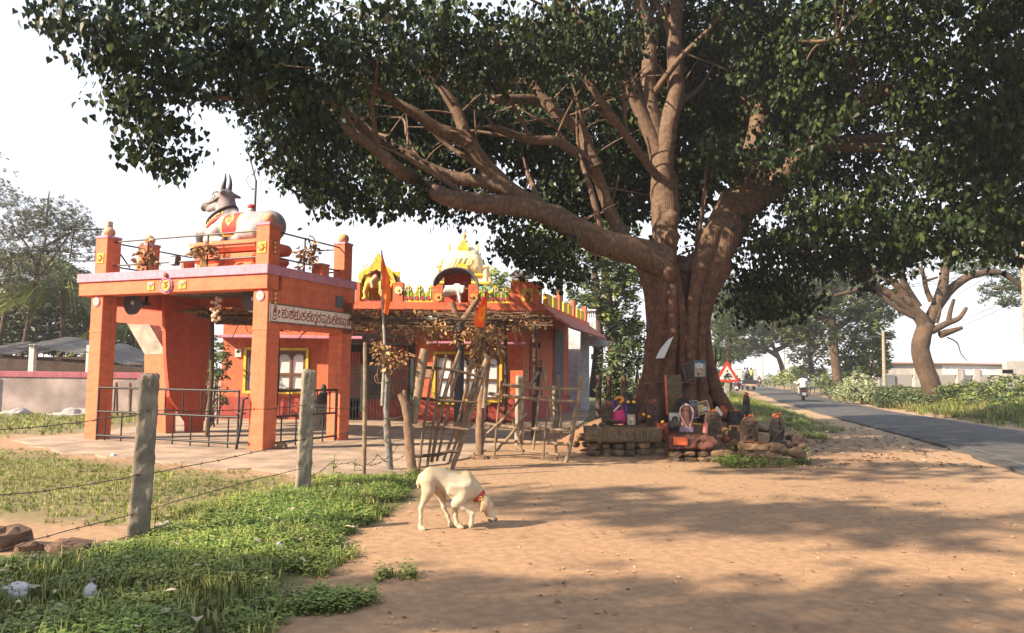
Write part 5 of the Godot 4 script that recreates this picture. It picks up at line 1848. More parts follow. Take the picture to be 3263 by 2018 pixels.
	for q in [Vector3(-1.23, 1.62, -12.1), Vector3(-1.08, 1.62, -12.1), Vector3(-.88, 1.59, -12.1), Vector3(-.68, 1.55, -12.1), Vector3(-1.27, 1.12, -12.1), Vector3(-1.12, 1.11, -12.1), Vector3(-.94, 1.11, -12.1), Vector3(-.75, 1.09, -12.1), Vector3(-1.33, 0.68, -12.1), Vector3(-1.16, 0.69, -12.1), Vector3(-1, 0.69, -12.1), Vector3(-.83, 0.67, -12.1)]:
		m.torus(Transform3D(Basis(Vector3.UP, 0.6), q), 0.034, 0.008, 10, 5)
	obj("lashing", m, M.dry, t, off)
	# gate post with second flag
	t = thing("gate_post", "stout wooden post where the open gate closes, with a thick withered garland", "fence post", Vector3(-.57, 0, -14.3))
	off = -t.position
	obj("stem", branch([Vector3(-.58, -.03, -14.3), Vector3(-.58, 0.39, -14.3), Vector3(-.57, 0.86, -14.3), Vector3(-.54, 1.25, -14.3)], 0.085, 0.07, 10), M.wood, t, off)
	obj("side_pole", branch([Vector3(-.5, 0.91, -14.1), Vector3(-.47, 1.26, -14.1), Vector3(-.43, 1.72, -14.1)], 0.045, 0.035, 8), M.wood_pale, t, off)
	obj("flag_staff", branch([Vector3(-.59, 1.45, -14), Vector3(-.56, 1.95, -14), Vector3(-.5, 2.58, -14), Vector3(-.47, 3.13, -14)], 0.03, 0.014, 8), M.wood_pale, t, off)
	m = MB.new()
	for q in [Vector3(-.56, 2.26, -13.9), Vector3(-.62, 2.1, -13.9), Vector3(-.49, 2.09, -13.9), Vector3(-.57, 1.91, -13.9), Vector3(-.47, 1.88, -13.9), Vector3(-.55, 1.74, -13.9), Vector3(-.32, 2.22, -13.9), Vector3(-.28, 2.09, -13.9), Vector3(-.66, 1.91, -13.9)]:
		dry_bunch(m, off + q, Vector3(0.13, 0.2, 0.12), 62, 0.11, 0.8)
	obj("garland", m, M.dry, t).set_meta("kind", "stuff")
	f = thing("sun_flag", "orange pennant with a yellow sun emblem on the gate post's staff", "flag", Vector3(-.57, 2.73, -13.95))
	off = -f.position
	m = MB.new()
	rows = []
	var im := Image.create(192, 256, false, Image.FORMAT_RGB8)
	im.fill(Color(0.95, 0.36, 0.05))
	var sc := Vector2(128, 150)
	for i in 22:
		var a := TAU * i / 22.0
		stroke(im, [sc + Vector2.from_angle(a) * 40.0, sc + Vector2.from_angle(a + 0.12) * 62.0], 3.0, Color(0.98, 0.72, 0.1))
	for i in 40:
		stroke(im, [sc + Vector2.from_angle(TAU * i / 40.0) * 34.0, sc + Vector2.from_angle(TAU * (i + 1) / 40.0) * 34.0], 3.5, Color(0.98, 0.72, 0.1))
	stroke(im, [sc + Vector2(-14, -14), sc + Vector2(8, -10), sc + Vector2(-4, 0), sc + Vector2(10, 12), sc + Vector2(-12, 16)], 3.0, Color(0.9, 0.6, 0.1))
	var base := m.v.size()
	for i in 19:
		var q := i / 18.0
		var a := Vector3(-.47, 3.07, -13.95).lerp(Vector3(-.51, 2.4, -13.95), q)
		var wdt := lerpf(0.015, 0.21, minf(1.0, q * 1.35)) * (1.0 - 0.35 * maxf(0.0, q - 0.85) * 4.0)
		var row := PackedVector3Array()
		for k in 9:
			row.append(off + a + Vector3(-wdt * k / 8.0, -0.02 * k / 8.0 + 0.03 * q * k / 8.0, 0.03 * sin(k * 0.9 + q * 4.0)))
		rows.append(row)
	m.grid(rows, false, true)
	var fm := picmat(im, 0.8)
	fm.backlight_enabled = true
	fm.backlight = Color(0.6, 0.3, 0.1)
	for i in m.uv.size():
		m.uv[i] = Vector2(1.0 - m.uv[i].x * 0.95, m.uv[i].y)
	obj("cloth", m, fm, f)
	# bamboo hurdle to the right
	t = thing("bamboo_hurdle", "open hurdle of lashed bamboo poles between the gate post and the shrine", "fence", Vector3(0.24, 0, -13.7))
	off = -t.position
	for q in [[[Vector3(-.16, 1.35, -14), Vector3(0.53, 1.29, -13.8), Vector3(1.24, 1.3, -13.4)], 0.032], [[Vector3(-.43, 1.18, -14.2), Vector3(0.13, 1.12, -14), Vector3(0.71, 1.08, -13.7), Vector3(1.14, 1.08, -13.4)], 0.03], [[Vector3(-.47, 0.62, -14.2), Vector3(0.14, 0.56, -14), Vector3(1.02, 0.57, -13.4)], 0.032], [[Vector3(-.46, 0.32, -14.2), Vector3(0.33, 0.31, -13.9), Vector3(1, 0.33, -13.4)], 0.036], [[Vector3(-.44, 0.12, -14.2), Vector3(0.14, 0.15, -14), Vector3(0.86, 0.13, -13.5)], 0.024]]:
		obj("rail", branch(q[0], q[1], q[1] * 0.8, 8), M.wood_pale, t, off)
	for q in [[[Vector3(-.18, 1.42, -14.1), Vector3(-.25, 0.72, -14.1), Vector3(-.3, 0.01, -14.1)], 0.022], [[Vector3(0.31, 1.63, -14), Vector3(0.23, 0.96, -14), Vector3(0.18, 0.32, -14)], 0.024], [[Vector3(0.52, 1.6, -14.1), Vector3(0, 0.87, -14.1), Vector3(-.44, 0.44, -14.1)], 0.026], [[Vector3(0.57, 1.59, -13.8), Vector3(0.49, 0.89, -13.8), Vector3(0.41, 0.19, -13.8)], 0.024], [[Vector3(0.6, 1.68, -13.7), Vector3(0.71, 1.05, -13.7), Vector3(0.8, 0.38, -13.7), Vector3(0.85, -.01, -13.7)], 0.024], [[Vector3(0.85, 1.54, -13.6), Vector3(0.89, 0.98, -13.6), Vector3(0.91, 0.4, -13.6)], 0.02], [[Vector3(0.29, 0.85, -13.9), Vector3(0.08, 0.54, -13.9), Vector3(-.1, 0.31, -13.9)], 0.032], [[Vector3(0.03, 0.74, -13.9), Vector3(0.13, 0.43, -13.9), Vector3(0.23, 0.1, -13.9)], 0.024], [[Vector3(0.67, 1, -13.6), Vector3(0.62, 0.53, -13.6), Vector3(0.59, 0.05, -13.6)], 0.022], [[Vector3(1.26, 1.54, -13.45), Vector3(1.16, 0.92, -13.45), Vector3(1.06, 0.33, -13.45), Vector3(0.98, -.01, -13.45)], 0.045]]:
		obj("upright", branch(q[0], q[1], q[1] * 0.85, 8), M.wood_pale if q[1] > 0.023 else M.wood, t, off)
	m = MB.new()
	m.col = Color(0.2, 0.12, 0.06)
	for q in [Vector3(0.27, 1.31, -13.8), Vector3(0.55, 1.29, -13.8), Vector3(0.68, 1.28, -13.8), Vector3(0.88, 1.29, -13.8), Vector3(1.26, 1.29, -13.8), Vector3(0.23, 1.12, -13.8), Vector3(0.46, 1.09, -13.8), Vector3(0.73, 1.07, -13.8), Vector3(1.18, 1.06, -13.8), Vector3(0.14, 0.57, -13.8), Vector3(0.54, 0.56, -13.8), Vector3(1.13, 0.54, -13.8), Vector3(0.16, 0.33, -13.8), Vector3(0.84, 0.29, -13.8)]:
		m.torus(Transform3D(Basis(Vector3.UP, 0.5), q), 0.036, 0.009, 10, 5)
	obj("lashing", m, M.dry, t, off)
	m = branch([Vector3(-.12, 0.26, -15), Vector3(0.17, 0.66, -15.2), Vector3(0.59, 1.16, -15.4), Vector3(1.59, 0.36, -16)], 0.02, 0.015)
	# wires
	var T1 := s1 + Vector3(0.0, 0, 0.1)
	var T2 := s2 + Vector3(0.0, 0, 0.1)
	wire("barbed wire running from the left edge to the nearest granite post, upper strand", [Vector3(-4.365, 1.032, -6.2), s1 + Vector3(0.03, 1.16, 0.09)], 0.02)
	wire("barbed wire, topmost strand between the two granite posts", [s1 + Vector3(0.05, 1.19, 0.09), s2 + Vector3(0.02, 1.12, 0.09), w3 + Vector3(0, 1.05, 0.04), Vector3(-1.94, 0.82, -11.95)], 0.03)
	wire("barbed wire rising from lower left across the nearest post, middle strand", [Vector3(-4.191, 0.544, -6), s1 + Vector3(0.02, 0.62, 0.1), s2 + Vector3(0.02, 0.70, 0.09), w3 + Vector3(0, 0.74, 0.04)], 0.03)
	wire("barbed wire, lower strand sagging below the nearest granite post's middle", [Vector3(-4.027, 0.104, -5.9), s1 + Vector3(0.0, 0.28, 0.1), s2 + Vector3(0.02, 0.33, 0.09)], -0.02)
	wire("lowest barbed wire lying in the weeds between the granite posts", [Vector3(-3.262, 0.131, -6.4), s1 + Vector3(0.05, 0.12, 0.1), s2 + Vector3(0, 0.06, 0.1)], 0.0)
	wire("tangled barbed wire from the second granite post past the thin stake", [s2 + Vector3(0.1, 0.22, 0.05), Vector3(-2.45, 0.31, -10.4), Vector3(-2.22, 0.29, -10.7), w3 + Vector3(0, 0.22, 0.04), Vector3(-2.04, 0.24, -11.3), Vector3(-2.01, 0.32, -11.5), Vector3(-1.88, 0.15, -11.9), Vector3(-1.58, 0.32, -11.8)], 0.02)
	wire("tangled barbed wire between the flag pole and the forked post", [Vector3(-2.08, 0.19, -11.2), Vector3(-1.89, 0.24, -11.9), Vector3(-1.75, 0.44, -11.85), Vector3(-2.09, 0.56, -11.9), Vector3(-1.9, 0.83, -11.9), Vector3(-1.61, 0.93, -11.8), Vector3(-1.79, 1.09, -11.8)], 0.03)

func leaf_mesh(l: float, kind := 0) -> ArrayMesh:   # tip down: a heart with a drip tip, folded along the midrib
	var half := [Vector2(0, 0), Vector2(0.22, 0.1), Vector2(0.41, -0.06), Vector2(0.43, -0.3), Vector2(0.24, -0.6), Vector2(0.06, -0.8), Vector2(0, -1.05)]
	if kind == 1:
		half = [Vector2(0, 0), Vector2(0.16, -0.15), Vector2(0.22, -0.45), Vector2(0.12, -0.8), Vector2(0, -1.0)]
	var m := MB.new()
	for s in [-1.0, 1.0]:
		for i in half.size() - 1:
			var a := Vector3(half[i].x * s, half[i].y, absf(half[i].x) * 0.3 - 0.25 * half[i].y * half[i].y) * l
			var b := Vector3(half[i + 1].x * s, half[i + 1].y, absf(half[i + 1].x) * 0.3 - 0.25 * half[i + 1].y * half[i + 1].y) * l
			m.tri(Vector3(0, -0.42, -0.05) * l, a, b, Vector3(-0.28 * s, 0.1, 1).normalized())
	return m.mesh()

func leaf_places(blobs: Array, per_m2: float, size: float, pal: Array, out: Array, tints: Array):
	for e in blobs:
		var r: Vector3 = e[1]
		var n := int(PI * r.x * r.y * per_m2 / 14.0)
		for i in n:
			var o := Vector3(rng.randfn(), rng.randfn(), rng.randfn()).normalized() * pow(rnd(), 0.42)
			var c: Vector3 = e[0] + o * r
			var yaw := rnd(0, TAU)
			for k in 14:
				var p := c + Vector3(rng.randfn(), rng.randfn() * 0.8, rng.randfn()) * 0.17 * size / 0.13
				yaw += rnd(-0.8, 0.8)
				var b := Basis(Vector3.UP, yaw) * Basis(Vector3.RIGHT, rnd(-0.9, 0.35)) * Basis(Vector3.BACK, rnd(-0.5, 0.5))
				out.append(Transform3D(b.scaled_local(Vector3.ONE * rnd(0.55, 1.35) * size / 0.13), p))
				var t: Color = pal[rng.randi() % pal.size()]
				var v := rnd(0.75, 1.25)
				tints.append(Color(t.r * v, t.g * v, t.b * v))

func make_tree():
	var t := thing("peepal_tree", "huge spreading peepal tree with fluted red brown trunk shading the shrine", "tree", Vector3(3.6, 0.55, -16.4))
	var off := -t.position
	# trunk: merged columns
	var b := []
	var W := Color.WHITE
	chain(b, [Vector3(2.44, 0.55, -16), Vector3(2.78, 1.08, -16), Vector3(2.97, 1.7, -16), Vector3(3.04, 2.5, -16.05), Vector3(2.99, 3.32, -16.1), Vector3(2.86, 3.87, -16.15), Vector3(3, 4.26, -16.3)], [0.14, 0.17, 0.17, 0.16, 0.16, 0.18, 0.26], W)
	chain(b, [Vector3(2.95, 0.57, -15.8), Vector3(3.06, 1.53, -15.8), Vector3(3.15, 2.4, -15.8), Vector3(3.2, 3.3, -15.95), Vector3(3.24, 4.23, -16.1), Vector3(3.31, 5.17, -16.2), Vector3(3.33, 5.84, -16.3)], [0.15, 0.13, 0.12, 0.14, 0.22, 0.3, 0.28], W)
	chain(b, [Vector3(3.19, 0.58, -15.62), Vector3(3.26, 1.53, -15.62), Vector3(3.34, 2.4, -15.62), Vector3(3.38, 3.29, -15.8), Vector3(3.37, 4.21, -16), Vector3(3.39, 5.16, -16.15)], [0.14, 0.12, 0.11, 0.11, 0.14, 0.2], W)
	chain(b, [Vector3(3.5, 0.58, -15.75), Vector3(3.54, 1.53, -15.75), Vector3(3.57, 2.41, -15.75), Vector3(3.57, 3.12, -15.85), Vector3(3.47, 3.84, -15.95)], [0.13, 0.11, 0.10, 0.09, 0.07], W)
	chain(b, [Vector3(3.7, 0.59, -15.6), Vector3(3.71, 1.53, -15.6), Vector3(3.73, 2.4, -15.6), Vector3(3.81, 3.11, -15.75), Vector3(4, 3.85, -15.95), Vector3(4.3, 4.61, -16.1), Vector3(4.74, 5.37, -16.2)], [0.13, 0.11, 0.105, 0.12, 0.17, 0.22, 0.26], W)
	chain(b, [Vector3(4.05, 0.58, -15.8), Vector3(3.95, 1.54, -15.8), Vector3(3.94, 2.41, -15.8), Vector3(4.07, 3.13, -15.95), Vector3(4.35, 3.88, -16.1), Vector3(4.67, 4.63, -16.2), Vector3(5.08, 5.4, -16.3), Vector3(5.33, 5.87, -16.3)], [0.15, 0.13, 0.125, 0.15, 0.23, 0.32, 0.36, 0.36], W)
	chain(b, [Vector3(4.55, 0.57, -16.1), Vector3(4.32, 1.27, -16.1), Vector3(4.15, 1.98, -16.1), Vector3(4.1, 2.7, -16.1), Vector3(4.23, 3.33, -16.1), Vector3(4.53, 3.88, -16.1)], [0.15, 0.17, 0.15, 0.14, 0.17, 0.2], W)
	chain(b, [Vector3(3.71, 0.7, -16.7), Vector3(3.69, 1.99, -16.7), Vector3(3.7, 3.2, -16.7), Vector3(3.72, 3.86, -16.7)], [0.62, 0.5, 0.47, 0.38], W)
	for q in [[Vector3(2.95, 1.01, -15.7), Vector3(2.73, 0.66, -15.7), Vector3(2.38, 0.4, -15.7)], [Vector3(3.06, 1.01, -15.6), Vector3(3.01, 0.58, -15.6), Vector3(2.89, 0.33, -15.6)], [Vector3(3.6, 1.11, -15.5), Vector3(3.59, 0.6, -15.5), Vector3(3.51, 0.34, -15.5)], [Vector3(3.99, 1.02, -15.7), Vector3(4.12, 0.59, -15.7), Vector3(4.16, 0.33, -15.7)], [Vector3(4.35, 1.1, -15.9), Vector3(4.63, 0.71, -15.9), Vector3(4.87, 0.5, -15.9)], [Vector3(2.75, 0.98, -16.3), Vector3(2.25, 0.57, -16.3), Vector3(1.89, 0.43, -16.3)]]:
		chain(b, q, [0.18, 0.13, 0.08], W)
	var lump := [Vector3(3.4, 4.92, -15.9), Vector3(3.39, 4.49, -15.85), Vector3(3.32, 3.73, -15.75), Vector3(3.06, 2.75, -15.8)]
	for i in 4:
		b.append(B(lump[i], 0.16, lump[i] + Vector3(0, -0.12, 0), 0.12, W))
	var m := MB.new()
	for e in b:
		e[4] = Color(0.40, 0.165, 0.08).lerp(Color(0.42, 0.255, 0.16), smoothstep(2.6, 5.0, (e[0].y + e[2].y) / 2.0))
	m.skin(b, 0.036, 0.016)
	obj("trunk", m, M.bark, t, off)
	var limbs := [
		[[Vector3(3.24, 3.98, -16), Vector3(2.71, 4.15, -15.8), Vector3(1.87, 4.29, -15.5), Vector3(1.24, 4.53, -15.2), Vector3(0.63, 4.8, -15), Vector3(0.04, 4.9, -14.8), Vector3(-.78, 4.86, -14.4), Vector3(-1.31, 4.88, -14), Vector3(-1.96, 5.62, -16), Vector3(-2.16, 5.29, -13.6), Vector3(-2.45, 5.54, -13.4), Vector3(-2.86, 5.73, -13), Vector3(-3.33, 5.93, -12.5)], 0.36, 0.07, 0.75],
		[[Vector3(0.88, 4.66, -15), Vector3(0.54, 4.87, -15), Vector3(-.18, 5.28, -14.8), Vector3(-.72, 5.84, -14.6), Vector3(-.94, 6.12, -14.5), Vector3(-1.48, 6.27, -14.3), Vector3(-1.94, 6.53, -14.1), Vector3(-2.32, 6.71, -14), Vector3(-2.92, 6.92, -13.5), Vector3(-3.5, 7.24, -13)], 0.23, 0.05, 0.8],
		[[Vector3(-.87, 6.03, -14.5), Vector3(-.95, 6.2, -14.5), Vector3(-1.1, 6.62, -14.5), Vector3(-1.35, 7.06, -14.5), Vector3(-1.58, 7.43, -14.5), Vector3(-1.95, 7.62, -14), Vector3(-2.18, 7.94, -13.8), Vector3(-2.57, 8.36, -13.5)], 0.14, 0.07, 1.0],
		[[Vector3(-.05, 5.17, -14.7), Vector3(-.57, 5.34, -14.7), Vector3(-1.19, 5.42, -14.7), Vector3(-1.81, 5.67, -14.7), Vector3(-2.12, 5.88, -14.7), Vector3(-2.6, 6.1, -14.7), Vector3(-2.97, 6.32, -14.7), Vector3(-3.16, 6.47, -14.4), Vector3(-3.53, 6.68, -14), Vector3(-3.76, 6.87, -13.6), Vector3(-4.01, 7.08, -13)], 0.15, 0.05, 0.9],
		[[Vector3(2.6, 4.24, -16.2), Vector3(2.4, 4.58, -16.2), Vector3(2.09, 5.13, -16.2), Vector3(1.93, 5.65, -16.2), Vector3(1.57, 6.12, -15.8), Vector3(1.19, 6.29, -15.6), Vector3(0.85, 6.42, -15.4), Vector3(0.36, 6.35, -15.2), Vector3(-.34, 6.52, -15)], 0.17, 0.08, 0.8],
		[[Vector3(1.73, 5.96, -15.8), Vector3(1.59, 6.28, -15.8), Vector3(1.44, 6.73, -15.8), Vector3(1.04, 7.04, -15.8), Vector3(0.71, 7.3, -15.8), Vector3(0.43, 7.43, -15.8), Vector3(-.46, 7.24, -15.3)], 0.18, 0.10, 0.8],
		[[Vector3(0.81, 7.11, -15.5), Vector3(0.63, 7.35, -15.5), Vector3(0.33, 7.73, -15.5), Vector3(0, 8.12, -15.5)], 0.10, 0.06, 1.0],
		[[Vector3(3.31, 5.07, -16.2), Vector3(3.25, 5.63, -16.2), Vector3(3.29, 6.36, -16.2), Vector3(3.39, 7.06, -16.2), Vector3(3.55, 7.76, -16.2), Vector3(3.53, 8.74, -16.2), Vector3(3.55, 9.51, -16.2), Vector3(3.68, 10.48, -16.2)], 0.30, 0.13, 0.8],
		[[Vector3(3.28, 5.94, -16.3), Vector3(3.14, 6.73, -16.3), Vector3(2.98, 7.63, -16.3), Vector3(2.97, 8.3, -16.3), Vector3(3.04, 9.22, -16.3), Vector3(2.85, 9.75, -16.3), Vector3(2.57, 10.42, -16.3)], 0.24, 0.12, 0.9],
		[[Vector3(3.22, 6.28, -16.2), Vector3(2.78, 7.31, -16.2), Vector3(2.5, 8.1, -16.2), Vector3(2.09, 8.73, -16.2), Vector3(1.92, 8.98, -16.2), Vector3(1.4, 9.41, -16.2), Vector3(0.82, 9.96, -16.2)], 0.17, 0.08, 0.9],
		[[Vector3(4.88, 5.19, -16.2), Vector3(5.14, 6.12, -16.2), Vector3(5.31, 6.78, -16.2), Vector3(5.55, 7.87, -16.2), Vector3(5.77, 9.07, -16.2), Vector3(6.02, 9.93, -16.2), Vector3(6.2, 10.51, -16.2)], 0.26, 0.12, 0.9],
		[[Vector3(4.94, 5.16, -16.1), Vector3(5.42, 5.5, -16.1), Vector3(5.93, 6.03, -15.8), Vector3(6.38, 6.52, -15.6), Vector3(6.73, 6.91, -15.3), Vector3(7.37, 7.27, -15), Vector3(8.04, 7.45, -14.5)], 0.3, 0.08, 0.8],
		[[Vector3(5.12, 5.44, -16.1), Vector3(5.49, 5.91, -16.1), Vector3(6.62, 6.42, -15.8), Vector3(7.48, 6.57, -15.6), Vector3(8.12, 6.63, -15.3), Vector3(8.55, 6.97, -15)], 0.2, 0.07, 0.9],
		[[Vector3(6.66, 6.4, -15.6), Vector3(7.49, 6.31, -15.3), Vector3(8.1, 6.07, -15), Vector3(8.53, 6.05, -14.7), Vector3(8.89, 6.11, -14.3), Vector3(9.53, 5.96, -13.8)], 0.11, 0.06, 1.0],
		[[Vector3(5.52, 5.8, -18), Vector3(5.74, 6.83, -18), Vector3(5.7, 8.19, -18), Vector3(5.72, 9.41, -18), Vector3(5.89, 11.06, -18)], 0.3, 0.2, 1.0],
		[[Vector3(3.73, 3.82, -16.4), Vector3(4.05, 4.18, -16.4), Vector3(4.38, 4.43, -16.4), Vector3(4.75, 4.85, -16.4)], 0.16, 0.1, 1.0],
		[[Vector3(3.17, 5.79, -16.1), Vector3(2.32, 6.36, -15), Vector3(1.63, 6.88, -14.2), Vector3(1.14, 7.66, -14.2), Vector3(0.81, 7.91, -14.2)], 0.09, 0.06, 1.0],
		[[Vector3(-3.07, 6.4, -14.3), Vector3(-3.4, 6.52, -13), Vector3(-3.78, 6.69, -12.5), Vector3(-4.32, 6.58, -12), Vector3(-4.54, 6.42, -11.6)], 0.075, 0.035, 1.0],
		[[Vector3(-3.69, 6.77, -13.8), Vector3(-3.99, 6.51, -13), Vector3(-4.16, 6.05, -12), Vector3(-4.43, 5.95, -12), Vector3(-4.58, 5.81, -11.5), Vector3(-5.18, 5.96, -12), Vector3(-5.2, 5.75, -11)], 0.05, 0.03, 1.0],
		[[Vector3(5.77, 9.01, -16.2), Vector3(5.36, 7.52, -13), Vector3(5.74, 7.59, -13)], 0.03, 0.025, 1.0],
	]
	for q in limbs:
		var pts := smooth(q[0], 5)
		var nz := FastNoiseLite.new()
		nz.seed = 5
		nz.frequency = 2.5
		m = MB.new()
		m.tube(pts, ramp(q[1], q[2], pts.size(), q[3]), 14, true, 0.22, nz)
		obj("limb", m, M.limb, t, off)
	for i in 64:
		var q: Array = limbs[(i * 7) % 17]
		var pts: Array = q[0]
		var k := 1 + rng.randi() % (pts.size() - 2)
		var a: Vector3 = pts[k]
		var fw: Vector3 = (pts[k + 1] - pts[k]).normalized()
		var d := (fw + Vector3(rnd(-0.9, 0.9), rnd(-0.15, 0.9), rnd(-0.7, 0.7))).normalized()
		var l := rnd(1.3, 3.0)
		var r := lerpf(q[1], q[2], float(k) / pts.size()) * rnd(0.3, 0.5)
		m = MB.new()
		m.tube(smooth([a, a + d * l * 0.35 + Vector3(rnd(-0.1, 0.1), rnd(0, 0.1), 0), a + d * l * 0.7 + Vector3(0, rnd(-0.1, 0.25), rnd(-0.2, 0.2)), a + d * l + Vector3(rnd(-0.2, 0.2), rnd(-0.2, 0.3), 0)], 4), ramp(minf(r, 0.09), 0.015, 13), 7)
		obj("branch", m, M.limb, t, off)
	m = MB.new()
	for i in 170:   # bare twigs running from the limbs into the foliage
		var q: Array = limbs[i % limbs.size()]
		var pts: Array = q[0]
		var a: Vector3 = pts[rng.randi() % (pts.size() - 2) + 2]
		var d := Vector3(rnd(-1, 1), rnd(-0.3, 0.9), rnd(-0.8, 0.6)).normalized()
		var l := rnd(0.7, 1.7)
		m.tube(smooth([a, a + d * l * 0.5 + Vector3(0, rnd(-0.1, 0.1), 0), a + d * l + Vector3(rnd(-0.2, 0.2), -0.12, rnd(-0.2, 0.2))], 3), ramp(0.03, 0.008, 7), 5)
	obj("twigs", m, M.limb, t, off).set_meta("kind", "stuff")
	# crown
	var blobs := [[Vector3(-6.03, 6.56, -10.6), Vector3(0.883, 0.559, 1.2)], [Vector3(-5.55, 6.06, -10.8), Vector3(0.78, 0.54, 1.2)], [Vector3(-5.58, 5.56, -10.9), Vector3(0.666, 0.454, 1.2)], [Vector3(-5.38, 4.99, -10.8), Vector3(0.57, 0.39, 1.2)], [Vector3(-5.28, 4.62, -10.7), Vector3(0.357, 0.208, 1.2)], [Vector3(-5.05, 6.73, -11), Vector3(1.161, 0.733, 1.2)], [Vector3(-4.79, 5.97, -11.2), Vector3(0.747, 0.373, 1.2)], [Vector3(-4.23, 6.98, -11.5), Vector3(1.15, 0.767, 1.2)], [Vector3(-4.04, 6.3, -12), Vector3(0.8, 0.533, 1.2)], [Vector3(-3.61, 5.85, -12.5), Vector3(0.694, 0.417, 1.2)], [Vector3(-3.87, 5.12, -13), Vector3(0.506, 0.361, 1.2)], [Vector3(-3.5, 5.56, -13.2), Vector3(0.66, 0.66, 1.2)], [Vector3(-3.44, 4.96, -14), Vector3(0.583, 0.428, 1.2)], [Vector3(-2.87, 4.92, -14.3), Vector3(0.874, 0.334, 1.2)], [Vector3(-3, 6.9, -12.2), Vector3(1.288, 0.881, 1.2)], [Vector3(-3.23, 7.46, -16.3), Vector3(1.358, 0.815, 1.2)], [Vector3(-2.43, 5.79, -15.5), Vector3(0.947, 0.646, 1.2)], [Vector3(-2.25, 5.07, -15), Vector3(1.083, 0.4, 1.2)], [Vector3(-1.66, 7.31, -12.6), Vector3(1.33, 0.77, 1.2)], [Vector3(-2.15, 7.74, -16.5), Vector3(1.467, 0.917, 1.2)], [Vector3(-1.61, 6.45, -17), Vector3(1.228, 0.661, 1.2)], [Vector3(-1.04, 5.25, -16), Vector3(1.067, 0.489, 1.2)], [Vector3(0, 4.37, -15.6), Vector3(0.607, 0.39, 1.2)], [Vector3(-.27, 7.06, -17.3), Vector3(1.442, 0.769, 1.2)], [Vector3(-.3, 7.36, -13), Vector3(1.372, 0.794, 1.2)], [Vector3(0.23, 5.31, -17), Vector3(1.133, 0.472, 1.2)], [Vector3(0.44, 3.97, -15.4), Vector3(0.599, 0.308, 1.2)], [Vector3(0.75, 4.12, -15.6), Vector3(0.867, 0.52, 1.2)], [Vector3(1.02, 3.63, -15.6), Vector3(0.607, 0.303, 1.2)], [Vector3(1.52, 6.23, -17.5), Vector3(1.167, 0.972, 1.2)], [Vector3(1.31, 7.76, -13.5), Vector3(1.35, 0.825, 1.2)], [Vector3(1.51, 8.26, -17.5), Vector3(1.458, 1.069, 1.2)], [Vector3(2.55, 6.22, -17.8), Vector3(0.989, 1.286, 1.2)], [Vector3(2.8, 7.46, -17.5), Vector3(1.069, 1.069, 1.2)], [Vector3(3.36, 9.76, -17.8), Vector3(1.879, 1.088, 1.2)]]
	blobs += [[Vector3(4.31, 5.88, -18), Vector3(0.7, 1.3, 1.2)], [Vector3(4.47, 8, -17.8), Vector3(1.286, 1.483, 1.2)], [Vector3(4.71, 9.75, -17.5), Vector3(1.75, 1.069, 1.2)], [Vector3(4.24, 6, -15.2), Vector3(0.76, 0.422, 1.2)], [Vector3(5.33, 8.77, -15), Vector3(1.5, 0.917, 1.2)], [Vector3(5.48, 5.75, -14.7), Vector3(0.531, 0.49, 1.2)], [Vector3(5.95, 6.43, -14.3), Vector3(0.477, 0.358, 1.2)], [Vector3(4.83, 5.92, -14.9), Vector3(0.414, 0.414, 1.2)], [Vector3(5.66, 7.53, -15), Vector3(1.25, 0.917, 1.2)], [Vector3(6.72, 7.24, -17.6), Vector3(1.467, 0.88, 1.2)], [Vector3(6.7, 6.22, -17.6), Vector3(1.076, 0.684, 1.2)], [Vector3(5.8, 4.61, -16), Vector3(1.067, 0.533, 1.2)], [Vector3(5.91, 4.08, -17.4), Vector3(0.967, 0.773, 1.2)], [Vector3(5.64, 3.3, -17.5), Vector3(0.924, 0.583, 1.2)], [Vector3(6.53, 3.34, -17.8), Vector3(0.692, 0.494, 1.2)], [Vector3(6.82, 4.3, -17), Vector3(1.133, 0.548, 1.2)], [Vector3(6.29, 4.72, -14.8), Vector3(1.398, 0.576, 1.2)], [Vector3(7.82, 6.43, -17.2), Vector3(1.624, 0.956, 1.2)], [Vector3(6.27, 8.07, -13.5), Vector3(1.425, 0.9, 1.2)], [Vector3(7.96, 8.17, -16.8), Vector3(1.68, 1.12, 1.2)], [Vector3(7.32, 4.06, -16.2), Vector3(0.9, 0.36, 1.2)], [Vector3(7.3, 4.26, -15.2), Vector3(1.013, 0.405, 1.2)], [Vector3(7.69, 3.76, -15.5), Vector3(0.56, 0.301, 1.2)], [Vector3(7.71, 4.62, -14.2), Vector3(1.341, 0.631, 1.2)], [Vector3(7.91, 4.19, -14.6), Vector3(0.892, 0.341, 1.2)], [Vector3(7.46, 7.84, -13), Vector3(1.372, 0.867, 1.2)], [Vector3(7.75, 6.73, -13.3), Vector3(1.33, 0.887, 1.2)], [Vector3(7.96, 5.59, -13.6), Vector3(1.36, 0.68, 1.2)], [Vector3(8.45, 4.19, -13.6), Vector3(0.982, 0.453, 1.2)], [Vector3(8.75, 4.8, -13.2), Vector3(0.88, 0.807, 1.2)], [Vector3(8.8, 5.87, -13), Vector3(0.867, 0.794, 1.2)], [Vector3(8.58, 6.99, -12.6), Vector3(0.91, 0.91, 1.2)], [Vector3(8.76, 7.97, -12.6), Vector3(0.84, 0.63, 1.2)], [Vector3(9.15, 4.01, -13.4), Vector3(0.447, 0.298, 1.2)]]
	blobs += [[Vector3(-5.69, 7.53, -19), Vector3(1.161, 0.844, 1.2)], [Vector3(-4.53, 8.61, -19.5), Vector3(1.517, 0.975, 1.2)], [Vector3(-6.62, 8.33, -18.5), Vector3(1.131, 0.514, 1.2)], [Vector3(-5.27, 6.7, -20), Vector3(0.778, 0.556, 1.2)], [Vector3(-3.71, 7.53, -20), Vector3(1.444, 0.889, 1.2)]]
	var spots := []
